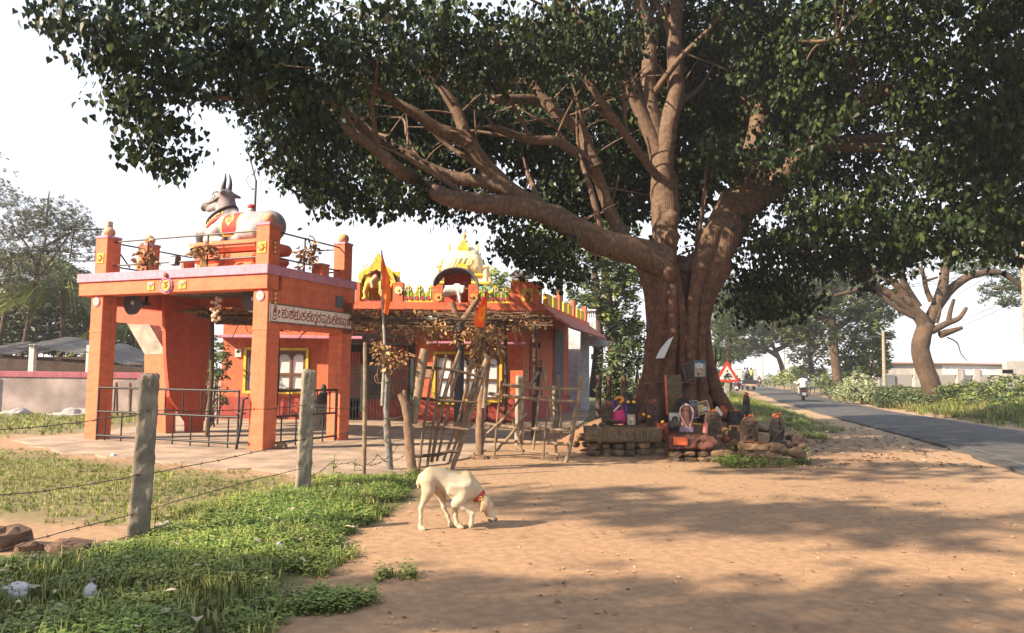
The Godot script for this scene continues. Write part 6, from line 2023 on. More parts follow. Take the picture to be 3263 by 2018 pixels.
	var tints := []
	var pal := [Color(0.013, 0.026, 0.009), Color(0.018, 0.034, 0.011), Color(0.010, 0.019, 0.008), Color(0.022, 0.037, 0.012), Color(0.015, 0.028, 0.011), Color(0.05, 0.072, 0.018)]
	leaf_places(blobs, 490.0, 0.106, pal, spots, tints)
	var seen := spots.size()
	# the part of the crown above and towards the viewer
	var high := [[Vector3(3, 13, -15), Vector3(5, 2.5, 5)], [Vector3(10, 11.5, -14), Vector3(4.5, 2.5, 4)], [Vector3(4, 10.5, -8.5), Vector3(4.5, 1.2, 2)], [Vector3(10, 9.5, -9.5), Vector3(3.5, 1.6, 2.5)], [Vector3(12, 7, -16), Vector3(2.5, 2.5, 4)], [Vector3(4, 9, -21), Vector3(6, 3, 3)], [Vector3(-2, 8.5, -19.5), Vector3(3.5, 1.6, 2.5)]]
	leaf_places(high, 120.0, 0.25, pal, spots, tints)
	var lm := leaf_mesh(0.13)
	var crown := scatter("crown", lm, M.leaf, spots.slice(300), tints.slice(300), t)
	crown.position = off
	var mats := []
	for q in pal:
		mats.append(leafmat(q, 0.5, Color(0.25, 0.35, 0.1)))
	for i in 300:
		var o := MeshInstance3D.new()
		o.name = "leaf"
		o.mesh = lm
		o.material_override = mats[i % 6]
		o.transform = spots[i]
		crown.add_child(o, true)

	# a second roadside tree, left of and behind the viewer: its shade falls across the forecourt
	t = thing("shade_tree", "leafy roadside tree beside the viewer that shades the forecourt", "tree", Vector3(-22.5, 0, 7.0))
	m = MB.new()
	m.col = Color(0.4, 0.2, 0.12)
	m.tube(smooth([Vector3.ZERO, Vector3(0.2, 4, 0), Vector3(0.5, 8, -0.3), Vector3(1.5, 13, -1)], 4), ramp(0.6, 0.2, 13), 12)
	obj("trunk", m, M.bark, t)
	spots = []
	tints = []
	var sh := [[Vector3(-18.197, 14, 0.978), Vector3(1.9, 0.7, 0.8)], [Vector3(-16.436, 14, 0.863), Vector3(1.6, 0.7, 0.6)], [Vector3(-16.667, 15, 2.312), Vector3(1.6, 0.7, 0.7)], [Vector3(-17.949, 13, 3.708), Vector3(1.5, 0.6, 0.6)], [Vector3(-16.923, 13, 4.021), Vector3(1.5, 0.6, 0.8)], [Vector3(-19.033, 13, 3.75), Vector3(1.0, 0.6, 0.5)], [Vector3(-21.312, 13, 3.841), Vector3(1.7, 0.6, 0.8)], [Vector3(-22.404, 13, 4.224), Vector3(1.6, 0.6, 1.2)], [Vector3(-16.81, 14, 4.297), Vector3(0.9, 0.6, 0.6)], [Vector3(-14.625, 14, -3.333), Vector3(3.0, 0.7, 1.4)], [Vector3(-19.499, 14, -.101), Vector3(1.6, 0.6, 0.5)], [Vector3(-20.112, 13, 4.139), Vector3(0.9, 0.6, 0.5)]]
	leaf_places(sh, 68.0, 0.25, pal, spots, tints)
	crown = scatter("crown", lm, M.leaf, spots, tints, t)
	crown.position = -t.position

func garland(m: MB, pts: Array, r: float, cols: Array):
	var q := smooth(pts, 6)
	for i in q.size():
		m.col = cols[i % cols.size()]
		m.ball(q[i], Vector3.ONE * r * rnd(0.8, 1.2), Basis(), 6)

func arch_stele(w: float, h: float) -> PackedVector2Array:
	var p := PackedVector2Array([Vector2(-w * 0.46, 0), Vector2(-w * 0.5, h * 0.5), Vector2(-w * 0.46, h * 0.78), Vector2(-w * 0.3, h * 0.94), Vector2(0, h)])
	for i in range(3, -1, -1):
		p.append(Vector2(-p[i].x, p[i].y))
	return p

# a small carved stone: kind 0 coiled serpent, 1 seated figure, 2 standing figure
func idol(label: String, at: Vector3, w: float, h: float, kind: int, stone: Material, flowers := 3, turn := 0.0, lean := 0.0) -> Node3D:
	var t := thing("carved_idol", label, "idol", at, turn, "carved idols round the tree")
	var m := MB.new()
	var d := w * 0.38
	var tr := Transform3D(Basis(Vector3.BACK, lean), Vector3.ZERO)
	m.prism(tr * Transform3D(Basis(), Vector3(0, 0, -d / 2)), arch_stele(w, h), d)
	m.box(tr * Transform3D(Basis(), Vector3(0, 0.01, 0.02)), Vector3(w * 1.1, 0.06, d * 1.5), 0.012)
	obj("slab", m, stone, t)
	m = MB.new()
	var z := d / 2
	if kind == 0:
		m.torus(tr * Transform3D(Basis(), Vector3(0, h * 0.46, z)), w * 0.2, w * 0.085, 18, 8)
		m.torus(tr * Transform3D(Basis.from_scale(Vector3(1.25, 0.75, 1)), Vector3(0, h * 0.2, z)), w * 0.22, w * 0.09, 18, 8)
		m.ball(tr * Vector3(0, h * 0.76, z), Vector3(w * 0.27, h * 0.15, d * 0.35), Basis(), 14)
		for k in 5:
			m.ball(tr * Vector3((k - 2) * w * 0.12, h * (0.86 - 0.015 * absf(k - 2)), z + 0.01), Vector3(w * 0.06, h * 0.06, d * 0.3), Basis(), 8)
	else:
		var c := Color.WHITE
		var bn := []
		var s := h
		bn.append(B(Vector3(0, s * 0.34, z), w * 0.17, Vector3(0, s * 0.56, z), w * 0.15, c))
		bn.append(B(Vector3(0, s * 0.72, z), w * 0.12, Vector3(0, s * 0.78, z), w * 0.1, c))
		for e in [-1.0, 1.0]:
			bn.append(B(Vector3(w * 0.18 * e, s * 0.58, z), w * 0.07, Vector3(w * 0.32 * e, s * 0.46, z), w * 0.055, c))
			bn.append(B(Vector3(w * 0.32 * e, s * 0.46, z), w * 0.055, Vector3(w * 0.2 * e, s * 0.38, z + w * 0.15), w * 0.05, c))
			if kind == 1:
				bn.append(B(Vector3(w * 0.12 * e, s * 0.24, z), w * 0.12, Vector3(w * 0.38 * e, s * 0.17, z + 0.02), w * 0.09, c))
				bn.append(B(Vector3(w * 0.38 * e, s * 0.16, z + 0.02), w * 0.08, Vector3(-w * 0.05 * e, s * 0.12, z + 0.06), w * 0.07, c))
			else:
				bn.append(B(Vector3(w * 0.1 * e, s * 0.34, z), w * 0.1, Vector3(w * 0.12 * e, s * 0.06, z), w * 0.07, c))
		m.skin(bn, maxf(0.012, w * 0.06), w * 0.05)
	obj("carving", m, stone, t)
	if flowers > 0:
		m = MB.new()
		var cols := [Color(0.5, 0.12, 0.015), Color(0.32, 0.02, 0.012), Color(0.55, 0.24, 0.02)]
		for i in flowers * 6:
			m.col = cols[rng.randi() % 3]
			m.ball(tr * Vector3(rnd(-0.28, 0.28) * w, h * rnd(0.9, 1.05), rnd(-0.3, 1.0) * z), Vector3(0.02, 0.015, 0.02), Basis(), 7)
		obj("flowers", m, M.plaster, t)
	return t

func picture(called: String, label: String, at: Vector3, w: float, h: float, frame: Color, im: Image, turn := 0.0, tilt := 0.0, roll := 0.0):
	var t := thing(called, label, "picture", at)
	t.basis = Basis(Vector3.UP, turn) * Basis(Vector3.RIGHT, tilt) * Basis(Vector3.BACK, roll)
	var m := MB.new()
	var f := 0.018
	for q in [[Vector3(0, h / 2, 0), Vector3(w + f, f, 0.025)], [Vector3(0, -h / 2, 0), Vector3(w + f, f, 0.025)], [Vector3(-w / 2, 0, 0), Vector3(f, h - f, 0.025)], [Vector3(w / 2, 0, 0), Vector3(f, h - f, 0.025)]]:
		m.cube(q[0], q[1], 0.003)
	obj("frame", m, mat(frame, 0.5), t)
	m = MB.new()
	m.cube(Vector3(0, 0, -0.008), Vector3(w, h, 0.008))
	obj("backing", m, M.dark, t)
	m = MB.new()
	var x := w / 2 - f / 2
	var y := h / 2 - f / 2
	m.quad(Vector3(-x, -y, 0.0), Vector3(x, -y, 0.0), Vector3(x, y, 0.0), Vector3(-x, y, 0.0), Vector3.BACK, [Vector2(0, 1), Vector2(1, 1), Vector2(1, 0), Vector2(0, 0)])
	obj("print", m, picmat(im, 0.25), t)

func blots(w: int, h: int, bg: Color, list: Array) -> Image:   # soft-edged patches of printed colour
	var im := Image.create(w, h, false, Image.FORMAT_RGB8)
	im.fill(bg)
	for q in list:
		for y in h:
			for x in w:
				var d := Vector2((x - q[0] * w) / (q[2] * w), (y - q[1] * h) / (q[3] * h)).length()
				if d < 1.15:
					im.set_pixel(x, y, im.get_pixel(x, y).lerp(q[4], clampf((1.15 - d) * 4.0, 0.0, 1.0)))
	speckle(im, w + h, 0.25)
	return im

func ledge(called: String, label: String, at: Vector3, s: Vector3, mt: Material, turn := 0.0, sd := 1):
	var nz := FastNoiseLite.new()
	nz.seed = sd
	nz.frequency = 7.0
	nz.fractal_octaves = 3
	var m := MB.new()
	var rows := []
	for k in 25:
		var row := PackedVector3Array()
		var x := (k / 24.0 - 0.5) * s.x
		for i in 32:
			var a := TAU * i / 32.0
			var sq := 1.0 / pow(pow(absf(cos(a)), 10.0) + pow(absf(sin(a)), 10.0), 0.1)
			var p := Vector3(x, sin(a) * sq * s.y * 0.5, -cos(a) * sq * s.z * 0.5)
			row.append(p + p.normalized() * nz.get_noise_3dv(p) * 0.085)
		rows.append(row)
	m.grid(rows, true, true)
	for k in range(1, 31):
		m.tri(rows[0][0], rows[0][k], rows[0][k + 1], Vector3.LEFT)
		m.tri(rows[24][0], rows[24][k], rows[24][k + 1], Vector3.RIGHT)
	var o := obj(called, m, mt, self, at)
	o.rotation.y = turn
	tag(o, label, "stone slab")

func course(called: String, label: String, a: Vector3, b: Vector3, h: float):   # uneven stones laid in a row
	var t := thing(called, label, "stones", a)
	var x := 0.0
	var n := 0
	while x < a.distance_to(b):
		var w := rnd(0.16, 0.4)
		for k in 2:
			var m := MB.new()
			m.rock((b - a).normalized() * (x + w * 0.5) + Vector3(0, -0.03 + h * 0.9 * k - 0.04, rnd(-0.04, 0.03) - 0.05 * k), Vector3(w * 0.58, h * rnd(0.5, 0.7), 0.26), 600 + n * 2 + k, Basis(Vector3.UP, rnd(-0.15, 0.15)), 11, 0.35)
			obj("stone", m, M.slab if (n + k) % 3 else M.stone, t)
		x += w
		n += 1

func make_shrine():
	var m: MB
	# slabs of the platform
	ledge("inscribed_slab", "long carved stone slab at the left front of the tree shrine", Vector3(2.15, 0.41, -14.75), Vector3(1.44, 0.29, 0.5), M.slab, 0.03, 3)
	m = MB.new()
	var p0 := Vector3(2.15, 0.41, -14.75)
	for i in 15:   # worn relief on its face
		if i % 5 == 3:
			continue
		var x := -0.28 + i * 0.062 + rnd(-0.015, 0.015)
		m.cube(p0 + Vector3(x, 0.0 + rnd(-0.01, 0.02), 0.262 - x * 0.03), Vector3(rnd(0.012, 0.04), rnd(0.09, 0.2), 0.03), 0.006)
	for i in 5:
		m.ball(p0 + Vector3(-0.62 + i * 0.09, rnd(-0.04, 0.05), 0.262), Vector3(0.045, 0.05, 0.014), Basis(), 10)
	tag(obj("slab_relief", m, mat(Color(0.27, 0.24, 0.15), 0.9, T.fine, 6.0, T.cell, 1.0), self), "worn upright marks carved on the long slab's face", "carving")
	course("foundation_course", "rough stone course under the long carved slab", Vector3(1.47, 0.12, -14.7), Vector3(2.83, 0.16, -14.65), 0.14)
	ledge("red_stained_block", "red stained block between the carved slab and the altar", Vector3(3, 0.45, -14.85), Vector3(0.34, 0.34, 0.45), M.vermilion, 0.05, 11)
	ledge("altar_stone", "vermilion smeared altar stone in the middle of the shrine", Vector3(3.34, 0.32, -14.2), Vector3(0.84, 0.25, 0.5), mat(Color(0.22, 0.075, 0.05), 0.8, T.fine, 4.0, T.cell, 1.2, T.blotch, 1.5), -0.02, 15)
	m = MB.new()
	m.box(xf(Vector3(3.11, 0.36, -13.93), -0.02), Vector3(0.26, 0.15, 0.012), 0.003)
	tag(obj("vermilion_patch", m, mat(Color(0.62, 0.13, 0.04), 0.85, T.fine, 5.0, T.grain, 0.5), self), "bright vermilion rectangle smeared on the altar's face", "paint patch")
	course("lower_course", "rough stone course under the altar stone", Vector3(2.94, 0.06, -14.1), Vector3(3.67, 0.09, -14.05), 0.13)
	ledge("painted_slab", "tilted slab with a red edge below the right serpent stone", Vector3(4.56, 0.28, -13.9), Vector3(0.72, 0.12, 0.35), M.slab, -0.18, 25)
	m = MB.new()
	m.box(xf(Vector3(4.49, 0.36, -13.85), -0.18, 0, -0.06), Vector3(0.5, 0.012, 0.05), 0.004)
	tag(obj("red_streak", m, M.vermilion, self), "vermilion streak along the tilted slab's edge", "paint patch")
	ledge("stone_ledge", "flat pale stone at the right of the trunk", Vector3(4.48, 0.55, -14.9), Vector3(0.5, 0.1, 0.35), M.slab, 0.1, 31)
	# rubble of the mound
	var where := ["beside the long carved slab's left end", "below the left corner of the lower slab", "below the lower slab, second from its left", "below the middle of the lower slab", "below the lower slab, right of its middle", "at the lower slab's right end", "in the gap between lower slab and altar course", "at the right end of the altar's lower course", "beside the altar stone's right end", "right of the altar, level with its top", "between altar and tilted slab", "below the tilted slab's left end", "below the tilted slab's middle", "below the tilted slab's right end", "right of the tilted slab, low down", "under the dark twin stele", "at the mound's far right, lower one", "at the mound's far right edge, upper one", "right behind the dark twin stele", "between tilted slab and dark twin stele", "right of the orange daubed serpent stone", "on the earth left of the leftmost idol", "left of the carved slab, farther back", "at the mound's left tip by the bamboo hurdle", "at the mound's far right, topmost one", "in the weeds left of the tilted slab"]
	var k := 0
	for q in [Vector3(1.48, 0.19, -14.9), Vector3(1.67, -0, -14.7), Vector3(1.89, -.04, -14.7), Vector3(2.26, -.06, -14.6), Vector3(2.58, -.05, -14.6), Vector3(2.84, 0, -14.5), Vector3(2.98, -.02, -14.2), Vector3(3.63, 0.02, -14), Vector3(3.8, 0.28, -14.2), Vector3(4.07, 0.36, -14.4), Vector3(4.26, 0.31, -14.3), Vector3(4.29, 0.18, -13.9), Vector3(4.38, 0.09, -13.7), Vector3(4.64, 0.14, -13.6), Vector3(4.91, 0.22, -13.7), Vector3(5.09, 0.32, -13.9), Vector3(5.13, 0.2, -13.6), Vector3(5.29, 0.31, -13.8), Vector3(5.17, 0.43, -14.2), Vector3(4.79, 0.27, -13.8), Vector3(4.16, 0.49, -14.8), Vector3(1.68, 0.51, -15.2), Vector3(1.42, 0.31, -15.1), Vector3(1.31, 0.17, -15.2), Vector3(5.29, 0.39, -14), Vector3(4, 0.13, -13.9)]:
		var s := rnd(0.09, 0.2)
		m = MB.new()
		m.rock(Vector3.ZERO, Vector3(s, s * 0.65, s * 0.8), 100 + k, Basis(Vector3.UP, rnd(0, 6)), 9)
		q.y = maxf(q.y, hgt(q.x, q.z))
		tag(obj("mound_stone", m, M.slab if k % 3 else M.vermilion if k < 12 and k > 7 else M.stone, self, q), "rubble stone " + where[k], "stone", "rubble edging the tree mound")
		k += 1
	# idols
	idol("small hooded idol with red flowers, leftmost on the carved slab", Vector3(1.89, 0.59, -14.9), 0.22, 0.42, 1, M.stone, 3)
	var g := thing("draped_idol", "idol draped in a bright pink skirt and purple shawl", "idol", Vector3(2.12, 0.6, -14.95))
	m = MB.new()
	m.lathe(Transform3D(Basis.from_scale(Vector3(1, 1, 0.7)), Vector3.ZERO), [Vector2(0.17, 0), Vector2(0.165, 0.1), Vector2(0.14, 0.2), Vector2(0.10, 0.3), Vector2(0.085, 0.34)], 20)
	obj("skirt", m, paint(Color(0.62, 0.03, 0.17)), g)
	m = MB.new()
	m.tube(smooth([Vector3(-0.12, 0.26, 0.02), Vector3(-0.13, 0.38, 0.02), Vector3(-0.06, 0.47, 0.0), Vector3(0.07, 0.47, 0.0), Vector3(0.14, 0.36, 0.02), Vector3(0.14, 0.12, 0.03)], 4), ramp(0.05, 0.04, 21), 8)
	obj("shawl", m, paint(Color(0.10, 0.05, 0.22)), g)
	m = MB.new()
	m.skin([B(Vector3(0, 0.32, 0.04), 0.07, Vector3(0, 0.4, 0.05), 0.055), B(Vector3(0, 0.47, 0.05), 0.06, Vector3(0, 0.5, 0.05), 0.055)], 0.014, 0.012)
	obj("figure", m, M.stone, g)
	m = MB.new()
	m.rod(Vector3(-0.11, 0.24, 0.09), Vector3(0.02, 0.37, 0.11), 0.016)
	obj("sash", m, M.white, g)
	m = MB.new()
	garland(m, [Vector3(-0.07, 0.48, 0.09), Vector3(0, 0.52, 0.11), Vector3(0.07, 0.48, 0.09), Vector3(0.03, 0.42, 0.12)], 0.028, [Color(0.8, 0.28, 0.02), Color(0.75, 0.4, 0.03)])
	obj("flowers", m, M.plaster, g)
	idol("dark arched stele with yellow flowers and a small white card at its foot", Vector3(2.36, 0.6, -14.95), 0.27, 0.50, 2, M.stone_dark, 0)
	m = MB.new()
	for x in [-0.05, 0.06]:
		m.ball(Vector3(x, 0, 0), Vector3(0.035, 0.03, 0.025), Basis(), 10)
	tag(obj("yellow_flowers", m, mat(Color(0.85, 0.5, 0.03), 0.8), self, Vector3(2.34, 1.03, -14.83)), "two yellow marigolds on the dark arched stele", "flowers")
	picture("card", "small pale printed card leaning against the dark arched stele", Vector3(2.34, 0.69, -14.75), 0.14, 0.19, Color(0.3, 0.22, 0.15), blots(64, 80, Color(0.72, 0.62, 0.5), [[0.5, 0.35, 0.35, 0.16, Color(0.8, 0.75, 0.68)], [0.4, 0.75, 0.2, 0.15, Color(0.3, 0.5, 0.45)]]), 0, -0.15)
	m = MB.new()
	m.lathe(Transform3D(), [Vector2(0.05, 0), Vector2(0.13, 0.04), Vector2(0.15, 0.06), Vector2(0.12, 0.055)], 14)
	tag(obj("offering_bowl", m, M.stone, self, Vector3(2.05, 0.61, -14.75)), "shallow stone bowl before the pink draped idol", "bowl")
	m = MB.new()
	m.rock(Vector3.ZERO, Vector3(0.09, 0.05, 0.07), 61)
	tag(obj("offering_stone", m, M.slab, self, Vector3(1.78, 0.59, -14.75)), "pale square stone at the foot of the leftmost idol", "stone")
	idol("coiled serpent stone crowned with orange flowers, against the left root", Vector3(2.82, 0.58, -15.05), 0.24, 0.47, 0, M.stone, 4)
	for q in [[Vector3(2.6, 0.79, -14.85), "orange marigold on a stick left of the crowned serpent stone"], [Vector3(2.7, 0.75, -14.85), "marigold low before the crowned serpent stone"], [Vector3(2.97, 0.65, -14.85), "single marigold on the red stained block"], [Vector3(2.16, 0.51, -14.6), "yellow marigold lying on the carved slab's top edge"], [Vector3(1.33, 0.26, -15), "fallen marigold on the earth left of the carved slab"]]:
		m = MB.new()
		m.ball(Vector3.ZERO, Vector3(0.035, 0.03, 0.035), Basis(), 10)
		tag(obj("marigold", m, mat(Color(0.85, 0.42, 0.02), 0.8), self, q[0]), q[1], "flower", "loose marigolds")
	# leaning flagstone with an orange edge
	g = thing("leaning_flagstone", "tall plain flagstone with an orange painted edge leaning on the trunk", "stone slab", Vector3(3.3, 0.79, -15.2))
	g.rotation = Vector3(-0.1, 0.05, 0.02)
	m = MB.new()
	m.cube(Vector3(0, 0.38, 0), Vector3(0.30, 0.80, 0.06), 0.01)
	obj("slab", m, mat(Color(0.21, 0.15, 0.085), 0.9, T.fine, 5.0, T.grain, 0.6, T.blotch, 2.0), g)
	m = MB.new()
	m.cube(Vector3(-0.17, 0.38, 0.0), Vector3(0.036, 0.80, 0.07), 0.008)
	obj("edge", m, paint(Color(0.6, 0.16, 0.08)), g)
	idol("tall dark arch-headed stele behind the garlanded idol", Vector3(3.37, 0.62, -14.9), 0.28, 0.52, 0, M.stone_dark, 1)
	g = thing("garlanded_idol", "seated idol hung with a long pink flower garland, centre of the altar", "idol", Vector3(3.34, 0.56, -14.5))
	m = MB.new()
	m.skin([B(Vector3(0, 0.12, 0), 0.09, Vector3(0, 0.26, 0), 0.075), B(Vector3(0, 0.37, 0.02), 0.07, Vector3(0, 0.4, 0.02), 0.06), B(Vector3(-0.07, 0.08, 0.03), 0.05, Vector3(0.08, 0.05, 0.08), 0.045), B(Vector3(0.07, 0.08, 0.03), 0.05, Vector3(-0.08, 0.05, 0.08), 0.045)], 0.015, 0.014)
	obj("figure", m, mat(Color(0.26, 0.12, 0.08), 0.7), g)
	m = MB.new()
	garland(m, [Vector3(0.0, 0.46, 0.05), Vector3(-0.11, 0.38, 0.08), Vector3(-0.12, 0.25, 0.1), Vector3(-0.06, 0.12, 0.13), Vector3(0.02, -0.02, 0.15), Vector3(0.07, 0.1, 0.13), Vector3(0.12, 0.25, 0.1), Vector3(0.1, 0.38, 0.08), Vector3(0.0, 0.46, 0.05)], 0.018, [Color(0.62, 0.27, 0.24), Color(0.7, 0.5, 0.45)])
	obj("flower_garland", m, M.plaster, g)
	m = MB.new()
	m.ball(Vector3(0.0, 0.44, 0.09), Vector3(0.04, 0.02, 0.02), Basis(), 8)
	obj("white_flower", m, M.white, g)
	m = MB.new()
	m.cube(Vector3.ZERO, Vector3(0.26, 0.1, 0.14), 0.01)
	tag(obj("purple_base", m, mat(Color(0.28, 0.2, 0.28), 0.8, T.fine, 6.0), self, Vector3(3.32, 0.54, -14.4)), "mauve powdered block under the garlanded idol", "block")
	m = MB.new()
	m.skin([B(Vector3(-0.05, 0, 0), 0.08, Vector3(0.06, 0.02, 0), 0.09), B(Vector3(0, 0.1, 0), 0.06, Vector3(0.02, 0.16, 0), 0.05)], 0.015, 0.015)
	tag(obj("dark_idol", m, M.stone_dark, self, Vector3(3.11, 0.58, -14.45)), "squat black stone idol left of the garlanded idol", "idol")
	picture("white_card", "small white picture card standing beside the black squat idol", Vector3(3.19, 0.75, -14.8), 0.2, 0.15, Color(0.4, 0.33, 0.28), blots(80, 64, Color(0.88, 0.86, 0.82), [[0.5, 0.75, 0.3, 0.3, Color(0.4, 0.14, 0.08)]]), 0.05, -0.1)
	picture("dark_picture", "tilted dark framed picture beside the garlanded idol", Vector3(3.6, 0.9, -14.9), 0.15, 0.33, Color(0.25, 0.23, 0.22), blots(64, 128, Color(0.10, 0.08, 0.09), [[0.5, 0.65, 0.35, 0.25, Color(0.35, 0.09, 0.07)], [0.5, 0.2, 0.4, 0.15, Color(0.35, 0.36, 0.4)]]), 0.0, -0.12, 0.09)
	picture("gilt_picture", "gilt framed bright picture leaning on the trunk's root", Vector3(3.79, 0.92, -15.05), 0.28, 0.24, Color(0.6, 0.42, 0.12), blots(96, 80, Color(0.42, 0.26, 0.09), [[0.4, 0.5, 0.3, 0.35, Color(0.8, 0.68, 0.3)], [0.75, 0.65, 0.2, 0.2, Color(0.75, 0.75, 0.7)]]), -0.1, -0.2, 0.28)
	picture("hung_picture", "framed picture with blue sky hung on the trunk's right side", Vector3(3.83, 1.7, -15.35), 0.23, 0.33, Color(0.07, 0.07, 0.075), blots(96, 128, Color(0.62, 0.60, 0.52), [[0.5, 0.06, 0.7, 0.1, Color(0.1, 0.42, 0.6)], [0.45, 0.3, 0.35, 0.18, Color(0.72, 0.75, 0.76)], [0.5, 0.7, 0.36, 0.25, Color(0.66, 0.58, 0.45)], [0.35, 0.85, 0.12, 0.1, Color(0.25, 0.3, 0.3)]]), -0.05, 0.02)
	picture("empty_frame", "dark tilted empty picture frame left of the hung picture", Vector3(3.62, 1.64, -15.4), 0.2, 0.34, Color(0.10, 0.085, 0.08), blots(64, 96, Color(0.09, 0.065, 0.05), [[0.5, 0.5, 0.3, 0.3, Color(0.12, 0.09, 0.07)]]), -0.1, 0.05, 0.3)
	g = thing("mirror_shard", "slanted broken mirror piece wedged high on the trunk", "mirror", Vector3(3.13, 2.11, -15.45))
	g.rotation = Vector3(-0.25, -0.3, 0)
	m = MB.new()
	m.prism(Transform3D(), PackedVector2Array([Vector2(-0.17, -0.22), Vector2(0.0, -0.21), Vector2(0.18, 0.25), Vector2(0.07, 0.18), Vector2(-0.08, -0.02)]), 0.012)
	obj("glass", m, mat(Color(0.45, 0.46, 0.44), 0.25), g)
	g = thing("iron_trident", "thin black iron trident standing right of the trunk", "trident", Vector3(Vector3(4.64, 0.97, -17.2).x, 0.5, -17.2))
	m = MB.new()
	m.rod(Vector3(0, -0.2, 0), Vector3(0.02, 1.72, 0), 0.02)
	for s in [-1, 1]:
		m.tube(smooth([Vector3(0.02, 1.4, 0), Vector3(0.02 + 0.1 * s, 1.45, 0), Vector3(0.02 + 0.12 * s, 1.68, 0)], 4), 0.016, 6)
	obj("trident", m, M.black_iron, g)
	# strings round the trunk, leaves of a sapling
	m = MB.new()
	m.tube(smooth([Vector3(2.73, 1.37, -15.7), Vector3(3.03, 1.43, -15.25), Vector3(3.37, 1.43, -15.25), Vector3(3.68, 1.41, -15.3)], 5), 0.006, 4)
	tag(obj("trunk_string", m, M.wood_pale, self), "thin string tied across the trunk", "string")
	m = MB.new()
	m.rod(Vector3(4.42, 0.82, -15.4), Vector3(4.59, 1.5, -15.6), 0.016)
	m.rod(Vector3(4.33, 0.71, -15.2), Vector3(4.48, 0.95, -15.3), 0.014)
	# right hand group
	idol("brown serpent stone daubed orange, right of the altar", Vector3(3.82, 0.42, -14.35), 0.30, 0.48, 0, M.stone, 2)
	m = MB.new()
	m.rock(Vector3.ZERO, Vector3(0.1, 0.14, 0.08), 77)
	tag(obj("red_cone_stone", m, M.vermilion, self, Vector3(4.23, 0.84, -15.1)), "small red cone-shaped stone against the right root", "stone")
	m = MB.new()
	m.box(xf(Vector3.ZERO, 0.3, 0, -0.9), Vector3(0.2, 0.07, 0.02), 0.005)
	tag(obj("white_plate", m, M.white, self, Vector3(4.06, 0.87, -14.8)), "small white plate propped above the orange daubed stone", "plate")
	for q in [["pink_board", "leaning pink board at the altar's right end", Vector3(3.64, 0.59, -14.2), Vector3(0.05, 0.2, 0.1), Color(0.5, 0.16, 0.15)], ["yellow_stick", "yellow painted bar lying across the altar", Vector3(3.56, 0.64, -14.5), Vector3(0.3, 0.03, 0.04), Color(0.6, 0.34, 0.05)]]:
		m = MB.new()
		m.box(xf(Vector3.ZERO, 0.2, 0, -0.1), q[3], 0.005)
		tag(obj(q[0], m, paint(q[4]), self, q[2]), q[1], "board")
	idol("low dark seated idol with a white sash, behind the serpent stones", Vector3(4.46, 0.55, -15.1), 0.3, 0.33, 1, M.stone_dark, 2)
	idol("tall narrow wavy-edged dark stele with red flowers on top", Vector3(4.66, 0.69, -15), 0.14, 0.52, 2, M.stone_dark, 2, -0.5)
	idol("grey serpent stone with orange flowers, foremost on the right", Vector3(4.39, 0.32, -14), 0.31, 0.50, 0, M.stone, 3)
	idol("dark twin stele with red flowers, rightmost of the shrine", Vector3(4.89, 0.36, -13.95), 0.25, 0.50, 2, M.stone_dark, 4)
	m = MB.new()
	m.skin([B(Vector3(-0.2, 0, 0), 0.09, Vector3(0.15, -0.03, 0), 0.08), B(Vector3(0.2, -0.04, 0), 0.07, Vector3(0.26, -0.05, 0), 0.06)], 0.025, 0.02)
	tag(obj("fallen_idol", m, M.stone_dark, self, Vector3(4.74, 0.6, -14.6)), "dark fallen stone behind the foremost grey serpent stone", "stone")

func clump_mesh(kind: int) -> ArrayMesh:   # 0 rounded leaves, 1 feathery sprays
	var g := RandomNumberGenerator.new()
	g.seed = 40 + kind
	var m := MB.new()
	for i in (7 if kind == 0 else 10):
		var d := Vector3(g.randf_range(-1, 1), g.randf_range(-0.5, 0.7), g.randf_range(-1, 1)).normalized()
		var c := d * g.randf_range(0.02, 0.3)
		var u := Vector3(g.randf_range(-1, 1), g.randf_range(-0.6, 0.4), g.randf_range(-1, 1)).normalized()
		var nn := (d + Vector3(0, 0.8, 0) + Vector3(g.randf_range(-0.6, 0.6), 0, g.randf_range(-0.6, 0.6))).normalized()
		var w := nn.cross(u).normalized()
		var l := g.randf_range(0.12, 0.2)
		var f := 0.45 if kind == 0 else 0.2
		m.tri(c - u * l, c + w * l * f, c + u * l, nn)
		m.tri(c - u * l, c - w * l * f, c + u * l, nn)
	return m.mesh()

func foliage(called: String, blobs: Array, n_per: float, size: float, pal: Array, kind: int, parent: Node3D, flatten := 0.0) -> MultiMeshInstance3D:
	var places := []
	var tints := []
	for e in blobs:
		var r: Vector3 = e[1]
		var n := int(n_per * (r.x * r.y + r.x * r.z + r.y * r.z))
		for i in n:
			var o := Vector3(rng.randfn(), rng.randfn(), rng.randfn()).normalized() * pow(rnd(), 0.3)
			var p: Vector3 = e[0] + o * r
			var q := ground_noise.get_noise_3dv(p * 2.4)
			if q < -0.22:
				continue
			var b := Basis(Vector3.UP, rnd(0, TAU)) * Basis(Vector3.RIGHT, rnd(-0.5, 0.5) * (1.0 - flatten))
			places.append(Transform3D(b.scaled_local(Vector3.ONE * size * rnd(0.6, 1.3)), p - parent.position))
			var t: Color = pal[rng.randi() % pal.size()]
			var v := rnd(0.75, 1.25)
			tints.append(Color(t.r * v, t.g * v, t.b * v))
	return scatter(called, clump_mesh(kind), M.far_leaf, places, tints, parent)

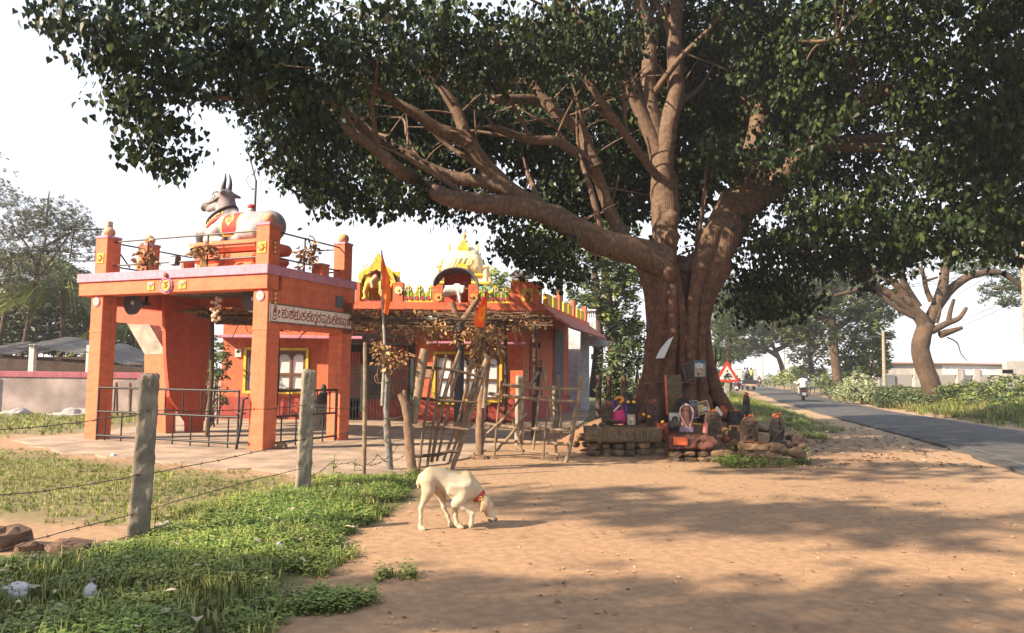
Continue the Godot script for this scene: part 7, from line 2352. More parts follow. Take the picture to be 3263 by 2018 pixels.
func far_tree(called: String, label: String, limbs: Array, blobs: Array, n_per: float, size: float, pal: Array, kind := 0, group := "", bark: Material = null) -> Node3D:
	var foot: Vector3 = limbs[0][0][0] if limbs.size() else blobs[0][0]
	var t := thing(called, label, "tree", foot, 0, group)
	for i in limbs.size():
		var q := smooth(limbs[i][0], 4)
		var nz := FastNoiseLite.new()
		nz.seed = i
		nz.frequency = 1.5
		var m := MB.new()
		m.tube(q, ramp(limbs[i][1], limbs[i][2], q.size()), 12, true, 0.13, nz)
		obj("trunk" if i == 0 else "limb", m, bark if bark else M.far_bark, t, -foot)
	if blobs:
		foliage("crown", blobs, n_per, size, pal, kind, t, 0.6 if kind == 1 else 0.0)
	return t

func shrub(called: String, label: String, blobs: Array, n_per: float, size: float, pal: Array, kind := 0, group := "") -> Node3D:
	var foot: Vector3 = blobs[0][0]
	foot.y = hgt(foot.x, foot.z)
	var t := thing(called, label, "shrub", foot, 0, group)
	foliage("leaves", blobs, n_per, size, pal, kind, t)
	var m := MB.new()
	for e in blobs:
		for i in 4:
			var a := Vector3(e[0].x + rnd(-0.3, 0.3), hgt(e[0].x, e[0].z) - 0.1, e[0].z + rnd(-0.2, 0.2))
			m.rod(a, e[0] + Vector3(rnd(-0.5, 0.5) * e[1].x, rnd(-0.2, 0.4) * e[1].y, rnd(-0.3, 0.3)), 0.03, 0.012, 5)
	obj("stems", m, M.wood_dark, t, -foot)
	return t

func palm(label: String, foot: Vector3, top: Vector3, n: int, l: float):
	var t := thing("coconut_palm", label, "palm", foot, 0, "coconut palms")
	var m := MB.new()
	var q := smooth([foot, foot.lerp(top, 0.5) + Vector3(0.3, 0, 0), top], 5)
	m.tube(q, ramp(0.15, 0.1, q.size()), 9)
	obj("trunk", m, M.far_bark, t, -foot)
	for i in n:
		m = MB.new()
		var a := TAU * i / n + rnd(-0.2, 0.2)
		var rise := rnd(-0.5, 1.0)
		var d := Vector3(cos(a), 0, sin(a))
		var s := d.cross(Vector3.UP)
		var c := Color(0.10, 0.13, 0.03).lerp(Color(0.28, 0.27, 0.08), rnd(0, 0.7))
		m.col = c
		var pts := []
		for k in 11:
			var f := k / 10.0
			pts.append(top + d * l * (f - 0.12 * f * f) + Vector3(0, l * (rise * 0.55 * f - (0.35 + rise * 0.35) * f * f * 1.25), 0))
		m.tube(pts, ramp(0.045, 0.01, 11), 4)
		for k in 40:
			var f := 0.1 + 0.88 * k / 40.0
			var p: Vector3 = pts[int(f * 10)].lerp(pts[mini(int(f * 10) + 1, 10)], fmod(f * 10.0, 1.0))
			var ll := l * 0.24 * sin(PI * clampf(f * 0.85 + 0.12, 0, 1))
			m.col = c * rnd(0.75, 1.25)
			for e in [-1.0, 1.0]:
				var tip: Vector3 = p + s * e * ll * 0.75 + d * ll * 0.45 + Vector3(0, -ll * rnd(0.35, 0.7), 0)
				m.tri(p - d * 0.035, p + d * 0.035, tip, (Vector3.UP + s * e * 0.6).normalized())
		obj("frond", m, M.grass, t, -foot)

func make_left():
	# compound wall
	var t := thing("compound_wall", "long pale pink compound wall with a maroon coping at the far left", "wall", Vector3(-15, 0, -26))
	var m := MB.new()
	m.cube(Vector3(-6, 0.62, 0), Vector3(23.4, 1.3, 0.22))
	obj("wall", m, mat(Color(0.62, 0.50, 0.47), 0.9, T.fine, 1.5, T.grain, 0.6, T.blotch, 0.25), t)
	m = MB.new()
	m.cube(Vector3(-6, 1.34, 0), Vector3(23.4, 0.2, 0.3), 0.01)
	obj("coping", m, paint(Color(0.36, 0.10, 0.14)), t)
	for x in [-2.7, 2.4]:
		m = MB.new()
		m.cube(Vector3(x, 0.6, 0.1), Vector3(0.3, 1.28, 0.2), 0.01)
		obj("buttress", m, mat(Color(0.58, 0.47, 0.44), 0.9, T.fine, 1.5, T.grain, 0.6, T.blotch, 0.25), t)
	m = MB.new()
	for i in 12:
		m.rock(Vector3(rnd(-4.2, 1.0), 0.0, rnd(0.2, 1.2)), Vector3(rnd(0.3, 0.8), rnd(0.12, 0.3), rnd(0.3, 0.5)), 300 + i, Basis(), 9, 0.2)
	tag(obj("ash_heap", m, mat(Color(0.46, 0.43, 0.42), 0.95, T.fine, 2.0, T.grain, 1.0), self, Vector3(-15.4, 0, -26)), "low grey ash heap at the foot of the pink compound wall", "heap")
	# shed
	t = thing("shed", "open shed roofed with corrugated sheets behind the pink wall", "shed", Vector3(-17.5, 0, -30))
	var off := -t.position
	for i in 4:
		m = MB.new()
		var a: Vector3 = [Vector3(-20.62, 2.19, -29), Vector3(-19.31, 2.3, -29), Vector3(-18.45, 2.42, -28.6), Vector3(-16.32, 2.2, -28.8)][i]
		var b: Vector3 = [Vector3(-18.68, 2.08, -29), Vector3(-17.9, 2.1, -29.3), Vector3(-16.19, 2.08, -29), Vector3(-14.67, 1.56, -30)][i]
		var rows := []
		for k in 2:
			var row := PackedVector3Array()
			for j in 41:
				var p := a.lerp(b, j / 40.0)
				row.append(p + Vector3(0, 0.035 * sin(j * 2.2) + (0.42 if k == 1 else 0.0) + 0.05 * sin(j * 0.2), -2.6 * k))
			rows.append(row)
		m.grid(rows)
		obj("roof_sheet", m, M.metal_sheet, t, off)
	for p in [Vector3(-18.26, 1.22, -28.8), Vector3(-16.19, 1.16, -29)]:
		m = MB.new()
		m.cube(Vector3(p.x, 1.2, p.z), Vector3(0.2, 2.5, 0.2), 0.01)
		obj("post", m, M.white, t, off)
	m = MB.new()
	m.rod(Vector3(-20.61, 2.03, -29), Vector3(-14.65, 1.72, -30), 0.06)
	obj("purlin", m, M.wood_dark, t, off)
	m = MB.new()
	m.cube(Vector3(-0.5, 1.0, -2.9), Vector3(9.0, 2.1, 0.2))
	m.cube(Vector3(3.9, 0.9, -1.4), Vector3(0.2, 1.8, 2.6))
	obj("rear_wall", m, mat(Color(0.12, 0.075, 0.055), 0.95, T.fine, 1.0, T.grain, 0.8, T.blotch, 0.5), t)
	for i in 5:
		m = MB.new()
		var x := -13.6 + i * 0.42
		m.tube([Vector3(x, 0, -24.6), Vector3(x + rnd(-0.08, 0.08), 1.4 + rnd(-0.3, 0.3), -24.6)], 0.05, 7)
		tag(obj("leaning_stake", m, M.wood, self), "weathered stake beyond the pavilion's left bay, " + ["leftmost of five", "second of five from left", "middle of five", "second of five from right", "rightmost of five"][i], "stake", "stakes beyond the pavilion")
	# electric pole with wires
	t = thing("electric_pole", "grey concrete electric pole behind the pavilion's left roof post", "pole", Vector3(Vector3(-16.24, 1.24, -30).x, 0, -30))
	m = MB.new()
	m.rod(Vector3.ZERO, Vector3(0, Vector3(-16.53, 7.46, -30).y, 0), 0.16, 0.12, 8)
	obj("pole", m, M.granite, t)
	m = MB.new()
	var tp := Vector3(0, Vector3(-16.52, 7.2, -30).y, 0)
	for q in [[0.0, 0.0], [-0.4, 0.25], [-0.9, -0.35]]:
		m.tube(smooth([tp + Vector3(0, q[0], 0), tp + Vector3(-6, q[0] - 1.1, 2), tp + Vector3(-15, q[0] - 1.9 + q[1], 5)], 8), 0.016, 4)
	m.tube(smooth([Vector3(-17.32, 4.94, -29.5), Vector3(-18.5, 4.56, -29.5), Vector3(-20.12, 4.25, -29.5)], 6), 0.02, 4)
	m.tube(smooth([Vector3(-17.31, 4.86, -29.5), Vector3(-18.49, 4.46, -29.5), Vector3(-20.44, 4.08, -29.5)], 6), 0.02, 4)
	obj("wires", m, M.iron, t, Vector3.ZERO)
	# palms, feathery tree, dark thicket behind
	palm("coconut palm nearest the pavilion's left edge, drooping pale fronds", Vector3(-22.0, 0, -36), Vector3(-21.57, 5.36, -36), 24, 4.2)
	palm("taller coconut palm at the far left edge", Vector3(-26.5, 0, -38), Vector3(-25.52, 7.04, -38), 22, 4.6)
	palm("coconut palm seen low through the pavilion's left bay", Vector3(-18.2, 0, -37), Vector3(-18.66, 3.44, -37), 15, 3.6)
	var grey := [Color(0.13, 0.13, 0.10), Color(0.17, 0.16, 0.12), Color(0.10, 0.11, 0.07)]
	far_tree("feathery_tree", "sparse feathery grey tree rising behind the left wall", [[[Vector3(-22.22, 1.15, -34), Vector3(-21.81, 3.8, -34), Vector3(-21.57, 6.09, -34), Vector3(-21.34, 7.06, -34), Vector3(-21.28, 7.63, -34)], 0.12, 0.03], [[Vector3(-21.72, 5.32, -34), Vector3(-20.84, 6.68, -34), Vector3(-20.23, 7.65, -34), Vector3(-19.87, 8.04, -34)], 0.06, 0.015], [[Vector3(-21.57, 6.09, -34), Vector3(-22.21, 7.24, -34), Vector3(-22.82, 7.81, -34), Vector3(-23.42, 8.19, -34)], 0.06, 0.015], [[Vector3(-21.34, 7.06, -34), Vector3(-20.33, 7.65, -34), Vector3(-19.49, 8.04, -34)], 0.07, 0.02], [[Vector3(-21.3, 8.02, -34), Vector3(-21.28, 9.18, -34), Vector3(-21.25, 9.67, -34)], 0.05, 0.015], [[Vector3(-21.43, 6.86, -34), Vector3(-20.47, 6.87, -34), Vector3(-19.51, 6.69, -34)], 0.06, 0.02], [[Vector3(-22, 3.8, -34), Vector3(-22.83, 4.93, -34), Vector3(-23.83, 5.68, -34)], 0.06, 0.02]], [[Vector3(-22.67, 8.39, -34), Vector3(1.7, 1.133, 1.6)], [Vector3(-21.28, 7.63, -34), Vector3(1.511, 1.322, 1.6)], [Vector3(-20.56, 8.42, -34), Vector3(1.322, 0.944, 1.4)], [Vector3(-20.12, 7.26, -34), Vector3(1.133, 0.944, 1.4)], [Vector3(-23.33, 6.84, -34), Vector3(1.511, 1.133, 1.6)], [Vector3(-22.14, 6.08, -34), Vector3(2.078, 1.133, 1.6)], [Vector3(-23.7, 9.54, -34), Vector3(0.944, 0.756, 1.4)], [Vector3(-19.47, 7.66, -34), Vector3(0.661, 0.567, 1)]], 120.0, 0.42, grey, 1)
	far_tree("thin_tree", "thin feathery treetop at the upper left edge", [[[Vector3(-23.39, 1.14, -33), Vector3(-23.57, 6.67, -33), Vector3(-23.22, 9.87, -33)], 0.1, 0.03]], [[Vector3(-23.07, 10.45, -33), Vector3(0.733, 0.733, 1)], [Vector3(-23.49, 11.2, -33), Vector3(0.55, 0.55, 1)]], 9.0, 0.5, grey, 1)
	var dk := [Color(0.05, 0.06, 0.03), Color(0.07, 0.08, 0.035), Color(0.04, 0.05, 0.03)]
	shrub("thicket", "dark thicket behind the shed at the left", [[Vector3(-25.76, 4.11, -42), Vector3(2.8, 1.867, 3)], [Vector3(-22.94, 3.67, -42), Vector3(2.1, 2.1, 3)], [Vector3(-28.1, 4.08, -42), Vector3(2.333, 2.1, 3)], [Vector3(-19.78, 2.26, -40), Vector3(2, 1.333, 2)], [Vector3(-27.44, 5.84, -43), Vector3(2.15, 1.433, 2.5)], [Vector3(-26.14, 6.46, -44), Vector3(1.467, 1.222, 2)]], 34.0, 1.0, dk, 0)
	var gr := [Color(0.06, 0.09, 0.025), Color(0.09, 0.13, 0.03), Color(0.05, 0.075, 0.025)]
	shrub("climber_bush", "green leafy bush between the pavilion and the temple's left end", [[Vector3(-8.35, 1.6, -21.5), Vector3(0.263, 0.717, 0.6)], [Vector3(-7.98, 0.7, -20.5), Vector3(0.319, 0.456, 0.5)], [Vector3(-9.15, 2.24, -23), Vector3(0.319, 0.511, 0.6)]], 60.0, 0.55, gr, 0)

func make_right():
	var dg := [Color(0.04, 0.065, 0.022), Color(0.055, 0.085, 0.025), Color(0.035, 0.055, 0.022), Color(0.08, 0.115, 0.03)]
	var ol := [Color(0.09, 0.11, 0.045), Color(0.12, 0.14, 0.05), Color(0.07, 0.09, 0.04)]
	var bright := [Color(0.16, 0.20, 0.035), Color(0.11, 0.15, 0.03), Color(0.20, 0.23, 0.05)]
	var pale := [Color(0.20, 0.23, 0.13), Color(0.26, 0.29, 0.17), Color(0.14, 0.18, 0.08)]
	# green mass behind the shrine and the annex
	far_tree("creeper_tree", "tree wrapped in green creepers between the annex and the big trunk", [[[Vector3(4.69, 0.35, -34), Vector3(4.6, 2.41, -34), Vector3(4.4, 4.5, -34), Vector3(4.21, 6.21, -34), Vector3(4.11, 7.94, -34)], 0.3, 0.14], [[Vector3(4.31, 5.26, -34), Vector3(4.88, 6.22, -34), Vector3(5.26, 7.19, -34)], 0.14, 0.07]], [[Vector3(4.11, 6.4, -34), Vector3(0.85, 1.133, 1.1)], [Vector3(4.5, 4.88, -34), Vector3(1.039, 1.133, 1.2)], [Vector3(4.36, 3.86, -36), Vector3(0.9, 1.2, 1.2)], [Vector3(5.07, 3.74, -34), Vector3(0.85, 1.133, 1.1)], [Vector3(5.26, 5.46, -34), Vector3(0.756, 0.944, 1.1)], [Vector3(4.43, 8.13, -35), Vector3(0.778, 0.778, 1.1)]], 42.0, 0.7, bright + dg, 0)
	shrub("dark_hedge", "dense dark green hedge below the creepers, left of the big trunk", [[Vector3(2.97, 1.74, -21.5), Vector3(0.502, 0.657, 0.9)], [Vector3(3.31, 1.74, -21), Vector3(0.583, 0.817, 1)], [Vector3(3.58, 2.83, -24), Vector3(0.6, 0.533, 0.9)], [Vector3(2.81, 1.1, -21), Vector3(0.443, 0.583, 0.8)], [Vector3(3.65, 2.61, -22), Vector3(0.489, 0.733, 0.8)], [Vector3(3.17, 0.94, -20.5), Vector3(0.569, 0.456, 0.7)]], 95.0, 0.45, dg, 0)
	far_tree("background_tree", "pale green treetop showing above the temple roof", [[[Vector3(2.64, 1.43, -40), Vector3(2.5, 5.88, -40), Vector3(2.59, 9.04, -40)], 0.3, 0.1]], [[Vector3(2.69, 10.41, -40), Vector3(1.333, 1.111, 2.5)], [Vector3(2.36, 9.04, -40), Vector3(1.556, 1.333, 2.5)], [Vector3(-.3, 6.07, -40), Vector3(0.889, 0.778, 1.5)], [Vector3(-.97, 6.51, -40), Vector3(0.556, 0.556, 1.2)]], 30.0, 0.9, bright, 0)
	far_tree("background_tree", "dense tree behind the big trunk's left limb", [[[Vector3(3.75, 0.53, -34), Vector3(3.93, 3.35, -34), Vector3(3.73, 6.4, -34)], 0.3, 0.12]], [[Vector3(3.35, 7.16, -34), Vector3(1.511, 1.133, 2)], [Vector3(4.49, 8.33, -34), Vector3(1.322, 1.133, 2)], [Vector3(4.88, 6.41, -34), Vector3(1.133, 1.322, 2)], [Vector3(3.36, 5.24, -34), Vector3(0.944, 1.133, 1.5)]], 40.0, 0.8, dg, 0)
	for w in [[Vector3(2.5, 0.59, -19.5), "middle"], [Vector3(2.85, 0.61, -19.3), "nearest the big trunk"], [Vector3(2.3, 0.56, -20), "nearest the annex"]]:
		var q: Vector3 = w[0]
		var m := MB.new()
		m.tube([Vector3(q.x, 0, q.z), Vector3(q.x + 0.02, 1.55, q.z)], 0.075, 8)
		tag(obj("dark_fence_post", m, M.wood_dark, self), "dark post in the shade left of the shrine, %s" % w[1], "fence post", "dark posts by the hedge")
	# trees along the road
	far_tree("curved_tree", "far roadside tree with a thin curved trunk and flat crown", [[[Vector3(30.66, 1.73, -85), Vector3(30.35, 2.99, -85), Vector3(30.04, 3.84, -85), Vector3(29.67, 4.64, -85), Vector3(29.3, 5.34, -85)], 0.30, 0.2], [[Vector3(29.94, 3.93, -85), Vector3(28.73, 4.62, -85), Vector3(27.32, 5.08, -85), Vector3(25.9, 5.53, -85)], 0.3, 0.1], [[Vector3(29.67, 4.49, -85), Vector3(31.1, 5.12, -85), Vector3(32.04, 5.28, -85)], 0.3, 0.1], [[Vector3(29.44, 5.1, -85), Vector3(28.76, 6.75, -85), Vector3(28.3, 8.17, -85)], 0.3, 0.1]], [[Vector3(28.77, 8.18, -85), Vector3(4.25, 2.125, 6)], [Vector3(25.45, 7.42, -85), Vector3(2.833, 1.889, 5)], [Vector3(31.13, 7.25, -85), Vector3(3.306, 1.889, 5)], [Vector3(27.32, 5.32, -85), Vector3(2.125, 0.661, 4)], [Vector3(31.58, 5.6, -85), Vector3(1.039, 0.661, 3)], [Vector3(26.8, 4.45, -88), Vector3(2.933, 0.782, 4)], [Vector3(29.75, 10.09, -85), Vector3(4.25, 1.889, 6)], [Vector3(25.91, 4, -90), Vector3(2, 1.1, 4)]], 8.0, 2.2, ol + dg, 1, "trees along the road")
	far_tree("dark_trunk_tree", "large roadside tree with a straight dark trunk beyond the scooter", [[[Vector3(24.22, 0.85, -56), Vector3(24.09, 2.24, -56), Vector3(23.97, 3.79, -56), Vector3(23.88, 5.35, -56), Vector3(23.81, 6.6, -56)], 0.36, 0.27], [[Vector3(23.93, 5.04, -56), Vector3(25.2, 5.99, -56), Vector3(26.46, 6.63, -56)], 0.3, 0.12], [[Vector3(23.88, 5.35, -56), Vector3(22.71, 6.27, -56), Vector3(21.16, 6.72, -56)], 0.3, 0.12], [[Vector3(23.88, 5.66, -56), Vector3(23.98, 7.54, -56), Vector3(24.33, 9.12, -56)], 0.28, 0.12]], [[Vector3(22.09, 6.58, -56), Vector3(2.489, 1.4, 4)], [Vector3(24.92, 7.24, -56), Vector3(2.8, 1.556, 4)], [Vector3(26.13, 5.69, -56), Vector3(1.556, 1.244, 3)], [Vector3(23.4, 4.77, -57), Vector3(1.9, 1.108, 3)], [Vector3(21.89, 5.45, -58), Vector3(1.611, 1.289, 3)], [Vector3(27.41, 6.96, -56), Vector3(1.867, 1.244, 3)], [Vector3(24.32, 8.81, -56), Vector3(3.422, 1.244, 4)], [Vector3(21.56, 8.26, -57), Vector3(2.85, 1.267, 4)]], 20.0, 1.4, dg + ol, 1, "trees along the road")
	far_tree("green_tree", "rounded green tree behind the pale shrub right of the dark trunk", [[[Vector3(27.1, 0.69, -58), Vector3(27.06, 2.93, -58)], 0.35, 0.25]], [[Vector3(27, 3.25, -58), Vector3(1.772, 1.772, 3)], [Vector3(27.68, 4.55, -58), Vector3(1.289, 1.289, 2.5)], [Vector3(26.02, 2.28, -58), Vector3(1.128, 1.128, 2)], [Vector3(27.95, 2.62, -58), Vector3(0.967, 1.289, 2)]], 22.0, 1.1, bright + dg + dg, 0, "trees along the road")
	far_tree("brown_leaved_tree", "thin brownish tree beside the road left of the dark trunk", [[[Vector3(26.3, 1.61, -66), Vector3(26.14, 3.07, -66), Vector3(25.98, 4.53, -66)], 0.25, 0.1], [[Vector3(26.15, 3.43, -66), Vector3(27.08, 4.54, -66), Vector3(27.65, 5.29, -66)], 0.14, 0.05]], [[Vector3(26.16, 4.17, -66), Vector3(1.65, 1.283, 3)], [Vector3(27.05, 3.08, -66), Vector3(1.467, 1.283, 3)], [Vector3(25.23, 3.42, -66), Vector3(1.1, 0.917, 2)]], 6.0, 1.3, [Color(0.16, 0.13, 0.08), Color(0.13, 0.13, 0.06), Color(0.2, 0.17, 0.1)], 0, "trees along the road")
	far_tree("canopy_tree", "tall rain tree whose layered crown spreads over the road's left side", [[[Vector3(17.89, 0.5, -62), Vector3(17.84, 2.9, -62), Vector3(18.04, 4.96, -62)], 0.25, 0.2], [[Vector3(17.97, 4.62, -62), Vector3(19.6, 6.02, -62), Vector3(21.34, 6.73, -62)], 0.25, 0.1]], [[Vector3(17.88, 6.35, -62), Vector3(2.067, 1.722, 4)], [Vector3(19.28, 7.75, -62), Vector3(3.1, 1.55, 4)], [Vector3(17.17, 3.92, -62), Vector3(1.378, 1.722, 3)], [Vector3(18.6, 8.79, -62), Vector3(3.789, 1.206, 4)]], 22.0, 1.2, dg + ol, 1, "trees along the road")
	shrub("roadside_bush", "grey green bush on the left verge behind the warning sign", [[Vector3(12.49, 1.4, -45), Vector3(0.7, 0.65, 1.5)], [Vector3(11.42, 0.94, -42), Vector3(0.583, 0.653, 1.2)]], 40.0, 0.7, dg + ol, 0)
	# pruned tree
	far_tree("pruned_tree", "pruned tree with a thick leaning bare trunk and cut limbs", [
		[[Vector3(21.42, 0.44, -38), Vector3(21.07, 1.34, -38), Vector3(20.76, 2.28, -38), Vector3(20.61, 3.02, -38), Vector3(20.76, 3.76, -38), Vector3(21.03, 4.29, -38)], 0.44, 0.42],
		[[Vector3(20.97, 3.76, -38), Vector3(20.7, 4.56, -38), Vector3(20.12, 5.13, -38), Vector3(19.46, 5.61, -38), Vector3(18.79, 6.07, -38), Vector3(17.55, 6.47, -37.5), Vector3(16.28, 6.66, -37)], 0.38, 0.07],
		[[Vector3(20.29, 5.07, -38), Vector3(19.68, 6.09, -38), Vector3(18.75, 6.82, -38), Vector3(18.12, 7.14, -38)], 0.24, 0.08],
		[[Vector3(20.71, 4.71, -38), Vector3(19.98, 5.45, -38), Vector3(19.04, 5.86, -38), Vector3(18.15, 6.07, -38), Vector3(16.9, 5.83, -37.5), Vector3(15.43, 5.46, -37)], 0.24, 0.07],
		[[Vector3(21.12, 4.31, -38.2), Vector3(21.69, 5.49, -38.2), Vector3(21.97, 6.35, -38.2), Vector3(22.13, 7.21, -38.2), Vector3(22.38, 8.3, -38.2)], 0.3, 0.18],
		[[Vector3(21.57, 4.97, -38.4), Vector3(22.29, 5.95, -38.4), Vector3(23.13, 6.65, -38.4), Vector3(23.89, 6.94, -38.4), Vector3(25.08, 7.02, -38.4), Vector3(26.23, 6.21, -38.4)], 0.28, 0.1],
		[[Vector3(21.1, 3.96, -37.8), Vector3(21.89, 4.35, -37.8), Vector3(22.49, 4.61, -37.8), Vector3(22.89, 5.15, -37.8)], 0.2, 0.08],
		[[Vector3(21.96, 4.44, -37.8), Vector3(22.08, 5.03, -37.8), Vector3(22.27, 5.56, -37.8)], 0.13, 0.08],
		[[Vector3(21.52, 3.76, -37.8), Vector3(22.15, 3.98, -37.8), Vector3(22.64, 4.13, -37.8)], 0.2, 0.08],
		[[Vector3(20.51, 5.14, -38), Vector3(19.9, 6.3, -38), Vector3(19.71, 7.16, -38)], 0.25, 0.12],
		[[Vector3(21.24, 5.46, -38), Vector3(21, 6.1, -38), Vector3(20.89, 6.74, -38), Vector3(20.78, 7.17, -38)], 0.14, 0.08],
		[[Vector3(20.93, 6.49, -38), Vector3(21.61, 6.71, -38)], 0.08, 0.05],
		[[Vector3(21.44, 4.4, -38), Vector3(21.65, 5.04, -38), Vector3(21.58, 5.57, -38)], 0.12, 0.06],
		[[Vector3(20.28, 4.71, -38), Vector3(19.45, 5.12, -38), Vector3(18.51, 5.86, -38), Vector3(17.35, 6.06, -38)], 0.16, 0.05],
		[[Vector3(21.98, 3.65, -38), Vector3(22.46, 3.4, -38), Vector3(22.66, 2.83, -38), Vector3(22.96, 2.48, -38)], 0.04, 0.02]], [[Vector3(20.23, 7.3, -39), Vector3(2.383, 0.347, 3)], [Vector3(18.26, 7.06, -39), Vector3(1.733, 0.303, 3)], [Vector3(23.47, 8.39, -40), Vector3(2, 0.444, 3)], [Vector3(19.88, 8.35, -40), Vector3(2.667, 0.489, 3)], [Vector3(25.47, 7.96, -40), Vector3(2, 0.356, 3)]], 12.0, 0.9, ol, 1)
	far_tree("right_canopy_tree", "dark layered tree crown at the right edge above the building", [[[Vector3(31.61, 0.3, -44), Vector3(31.29, 4.19, -44), Vector3(30.67, 6.9, -44)], 0.5, 0.3], [[Vector3(31.13, 6.16, -44), Vector3(29.68, 6.88, -44), Vector3(28.2, 6.87, -44)], 0.2, 0.07]], [[Vector3(29.19, 6.88, -44), Vector3(1.344, 0.489, 2.5)], [Vector3(29.97, 7.88, -44), Vector3(1.467, 0.733, 2.5)], [Vector3(28.42, 6.13, -44), Vector3(0.538, 0.342, 1.5)], [Vector3(29.65, 6.02, -44), Vector3(0.733, 0.244, 1.5)], [Vector3(28.5, 8.39, -46), Vector3(1.533, 0.358, 2.5)], [Vector3(29.52, 9.12, -44), Vector3(1.467, 0.636, 2.5)]], 34.0, 0.8, dg, 1)
	# shrubs of the right verge
	shrub("pale_shrub", "pale green rounded shrub at the road's far right bend", [[Vector3(20.53, 1, -45), Vector3(1.125, 0.85, 1.6)], [Vector3(19.78, 0.62, -45), Vector3(0.75, 0.625, 1.2)], [Vector3(21.04, 0.54, -44), Vector3(0.856, 0.538, 1.4)]], 80.0, 0.55, pale, 0, "shrubs of the right verge")
	shrub("yellow_shrub", "yellow green shrubs beyond the scooter", [[Vector3(26.9, 1.87, -72), Vector3(1.6, 0.72, 2)], [Vector3(26.91, 1.98, -68), Vector3(1.511, 0.756, 2)], [Vector3(25.56, 1.44, -62), Vector3(0.861, 0.62, 1.6)], [Vector3(27.33, 1.37, -76), Vector3(1.182, 0.507, 2)]], 22.0, 1.0, bright + bright + pale, 0, "shrubs of the right verge")
	shrub("dark_shrub", "dark rounded shrub left of the pale shrub", [[Vector3(21.8, 1.18, -52), Vector3(0.462, 0.693, 1.2)]], 50.0, 0.7, dg, 0, "shrubs of the right verge")
	shrub("far_shrub", "hazy small shrub at the end of the road", [[Vector3(38.03, 1.09, -110), Vector3(1.222, 0.733, 3)], [Vector3(39.15, 0.58, -118), Vector3(0.918, 0.524, 3)]], 4.0, 1.6, ol, 0, "shrubs of the right verge")
	shrub("hedge", "long tangled green hedge below the pruned tree", [[Vector3(19.68, 0.48, -40), Vector3(1, 0.533, 1.3)], [Vector3(20.26, 0.4, -39), Vector3(0.975, 0.52, 1.3)], [Vector3(20.86, 0.74, -41), Vector3(1.139, 0.456, 1.4)], [Vector3(20.03, 0.32, -37), Vector3(0.719, 0.493, 1.1)], [Vector3(21.23, 0.66, -40), Vector3(0.889, 0.489, 1.2)]], 90.0, 0.5, dg + ol, 0, "shrubs of the right verge")
	shrub("hedge", "tangled green hedge right of the pruned tree's foot", [[Vector3(21.2, 0.77, -36), Vector3(1, 0.6, 1.4)], [Vector3(22.71, 0.96, -37), Vector3(1.028, 0.576, 1.4)], [Vector3(22.65, 1.01, -35), Vector3(1.069, 0.7, 1.4)], [Vector3(22.26, 0.96, -33), Vector3(1.008, 0.843, 1.4)], [Vector3(20.61, 0.58, -33), Vector3(1.1, 0.513, 1.3)], [Vector3(20.55, 0.31, -31), Vector3(1.033, 0.517, 1.2)]], 90.0, 0.5, bright + dg + dg, 0, "shrubs of the right verge")
	shrub("weed_clump", "leafy dark weed clump in the grass below the pruned tree", [[Vector3(19.04, 0.11, -33), Vector3(0.642, 0.403, 0.7)]], 40.0, 0.42, dg, 0, "shrubs of the right verge")
	# long building
	var t := thing("long_building", "long white single storey building with verandah at the far right", "building", Vector3(48, 0, -72))
	var off := -t.position
	var w := mat(Color(0.50, 0.46, 0.43), 0.9, T.soft, 0.5, null, 1.0, T.soft, 0.1)
	var m := MB.new()
	var r := Rect2(34.463, 1.914, 12.584, 1.044)
	m.box(Transform3D(Basis(), off + Vector3(r.get_center().x, r.get_center().y, -72)), Vector3(r.size.x, r.size.y, 0.3))
	obj("fascia", m, w, t)
	m = MB.new()
	m.box(Transform3D(Basis(), off + Vector3(r.get_center().x, r.end.y + 0.06, -72)), Vector3(r.size.x + 0.4, 0.14, 0.9))
	obj("roof_edge", m, mat(Color(0.30, 0.17, 0.13), 0.9), t)
	m = MB.new()
	m.box(Transform3D(Basis(), off + Vector3(r.get_center().x, 1.2, -76)), Vector3(r.size.x, 3.4, 3.0))
	obj("rear_wall", m, mat(Color(0.30, 0.28, 0.27), 0.9), t)
	for x in [Vector3(34.65, 0.89, -72), Vector3(38.52, 0.94, -72), Vector3(42.63, 0.99, -72), Vector3(44.22, 1.01, -72), Vector3(46.81, 1.04, -72)]:
		m = MB.new()
		m.box(Transform3D(Basis(), off + Vector3(x.x, 1.1, -71.9)), Vector3(0.55, 2.9, 0.4))
		obj("pillar", m, w, t)
	for x in [Vector3(36.65, 0.91, -72), Vector3(44.82, 1.01, -72)]:
		m = MB.new()
		m.box(Transform3D(Basis(), off + Vector3(x.x, 1.0, -74.4)), Vector3(2.2, 1.8, 0.1))
		obj("window", m, mat(Color(0.16, 0.18, 0.2), 0.4), t)
	r = Rect2(45.715, 2.113, 7.794, 1.185)
	m = MB.new()
	m.box(Transform3D(Basis(), off + Vector3(r.get_center().x, r.get_center().y, -70)), Vector3(r.size.x, r.size.y, 0.6))
	m.box(Transform3D(Basis(), off + Vector3(r.position.x + 0.3, 1.0, -70)), Vector3(0.6, 3.0, 0.6))
	m.box(Transform3D(Basis(), off + Vector3(r.get_center().x, 1.0, -72)), Vector3(r.size.x, 3.0, 0.3))
	obj("wing", m, w, t)
	var im := Image.create(512, 64, false, Image.FORMAT_RGB8)
	im.fill(Color(0.86, 0.84, 0.82))
	strokes(im, SIGN_A, 1.6, Color(0.55, 0.60, 0.70), func(x: float, y: float) -> Vector2: return Vector2(20 + x * 0.27, 12 + (y - (45 + x * 0.153)) / 373.0 * 34.0))
	strokes(im, SIGN_B, 1.6, Color(0.55, 0.60, 0.70), func(x: float, y: float) -> Vector2: return Vector2(-40 + x * 0.25, 12 + (y - (45 + x * 0.153)) / 373.0 * 34.0))
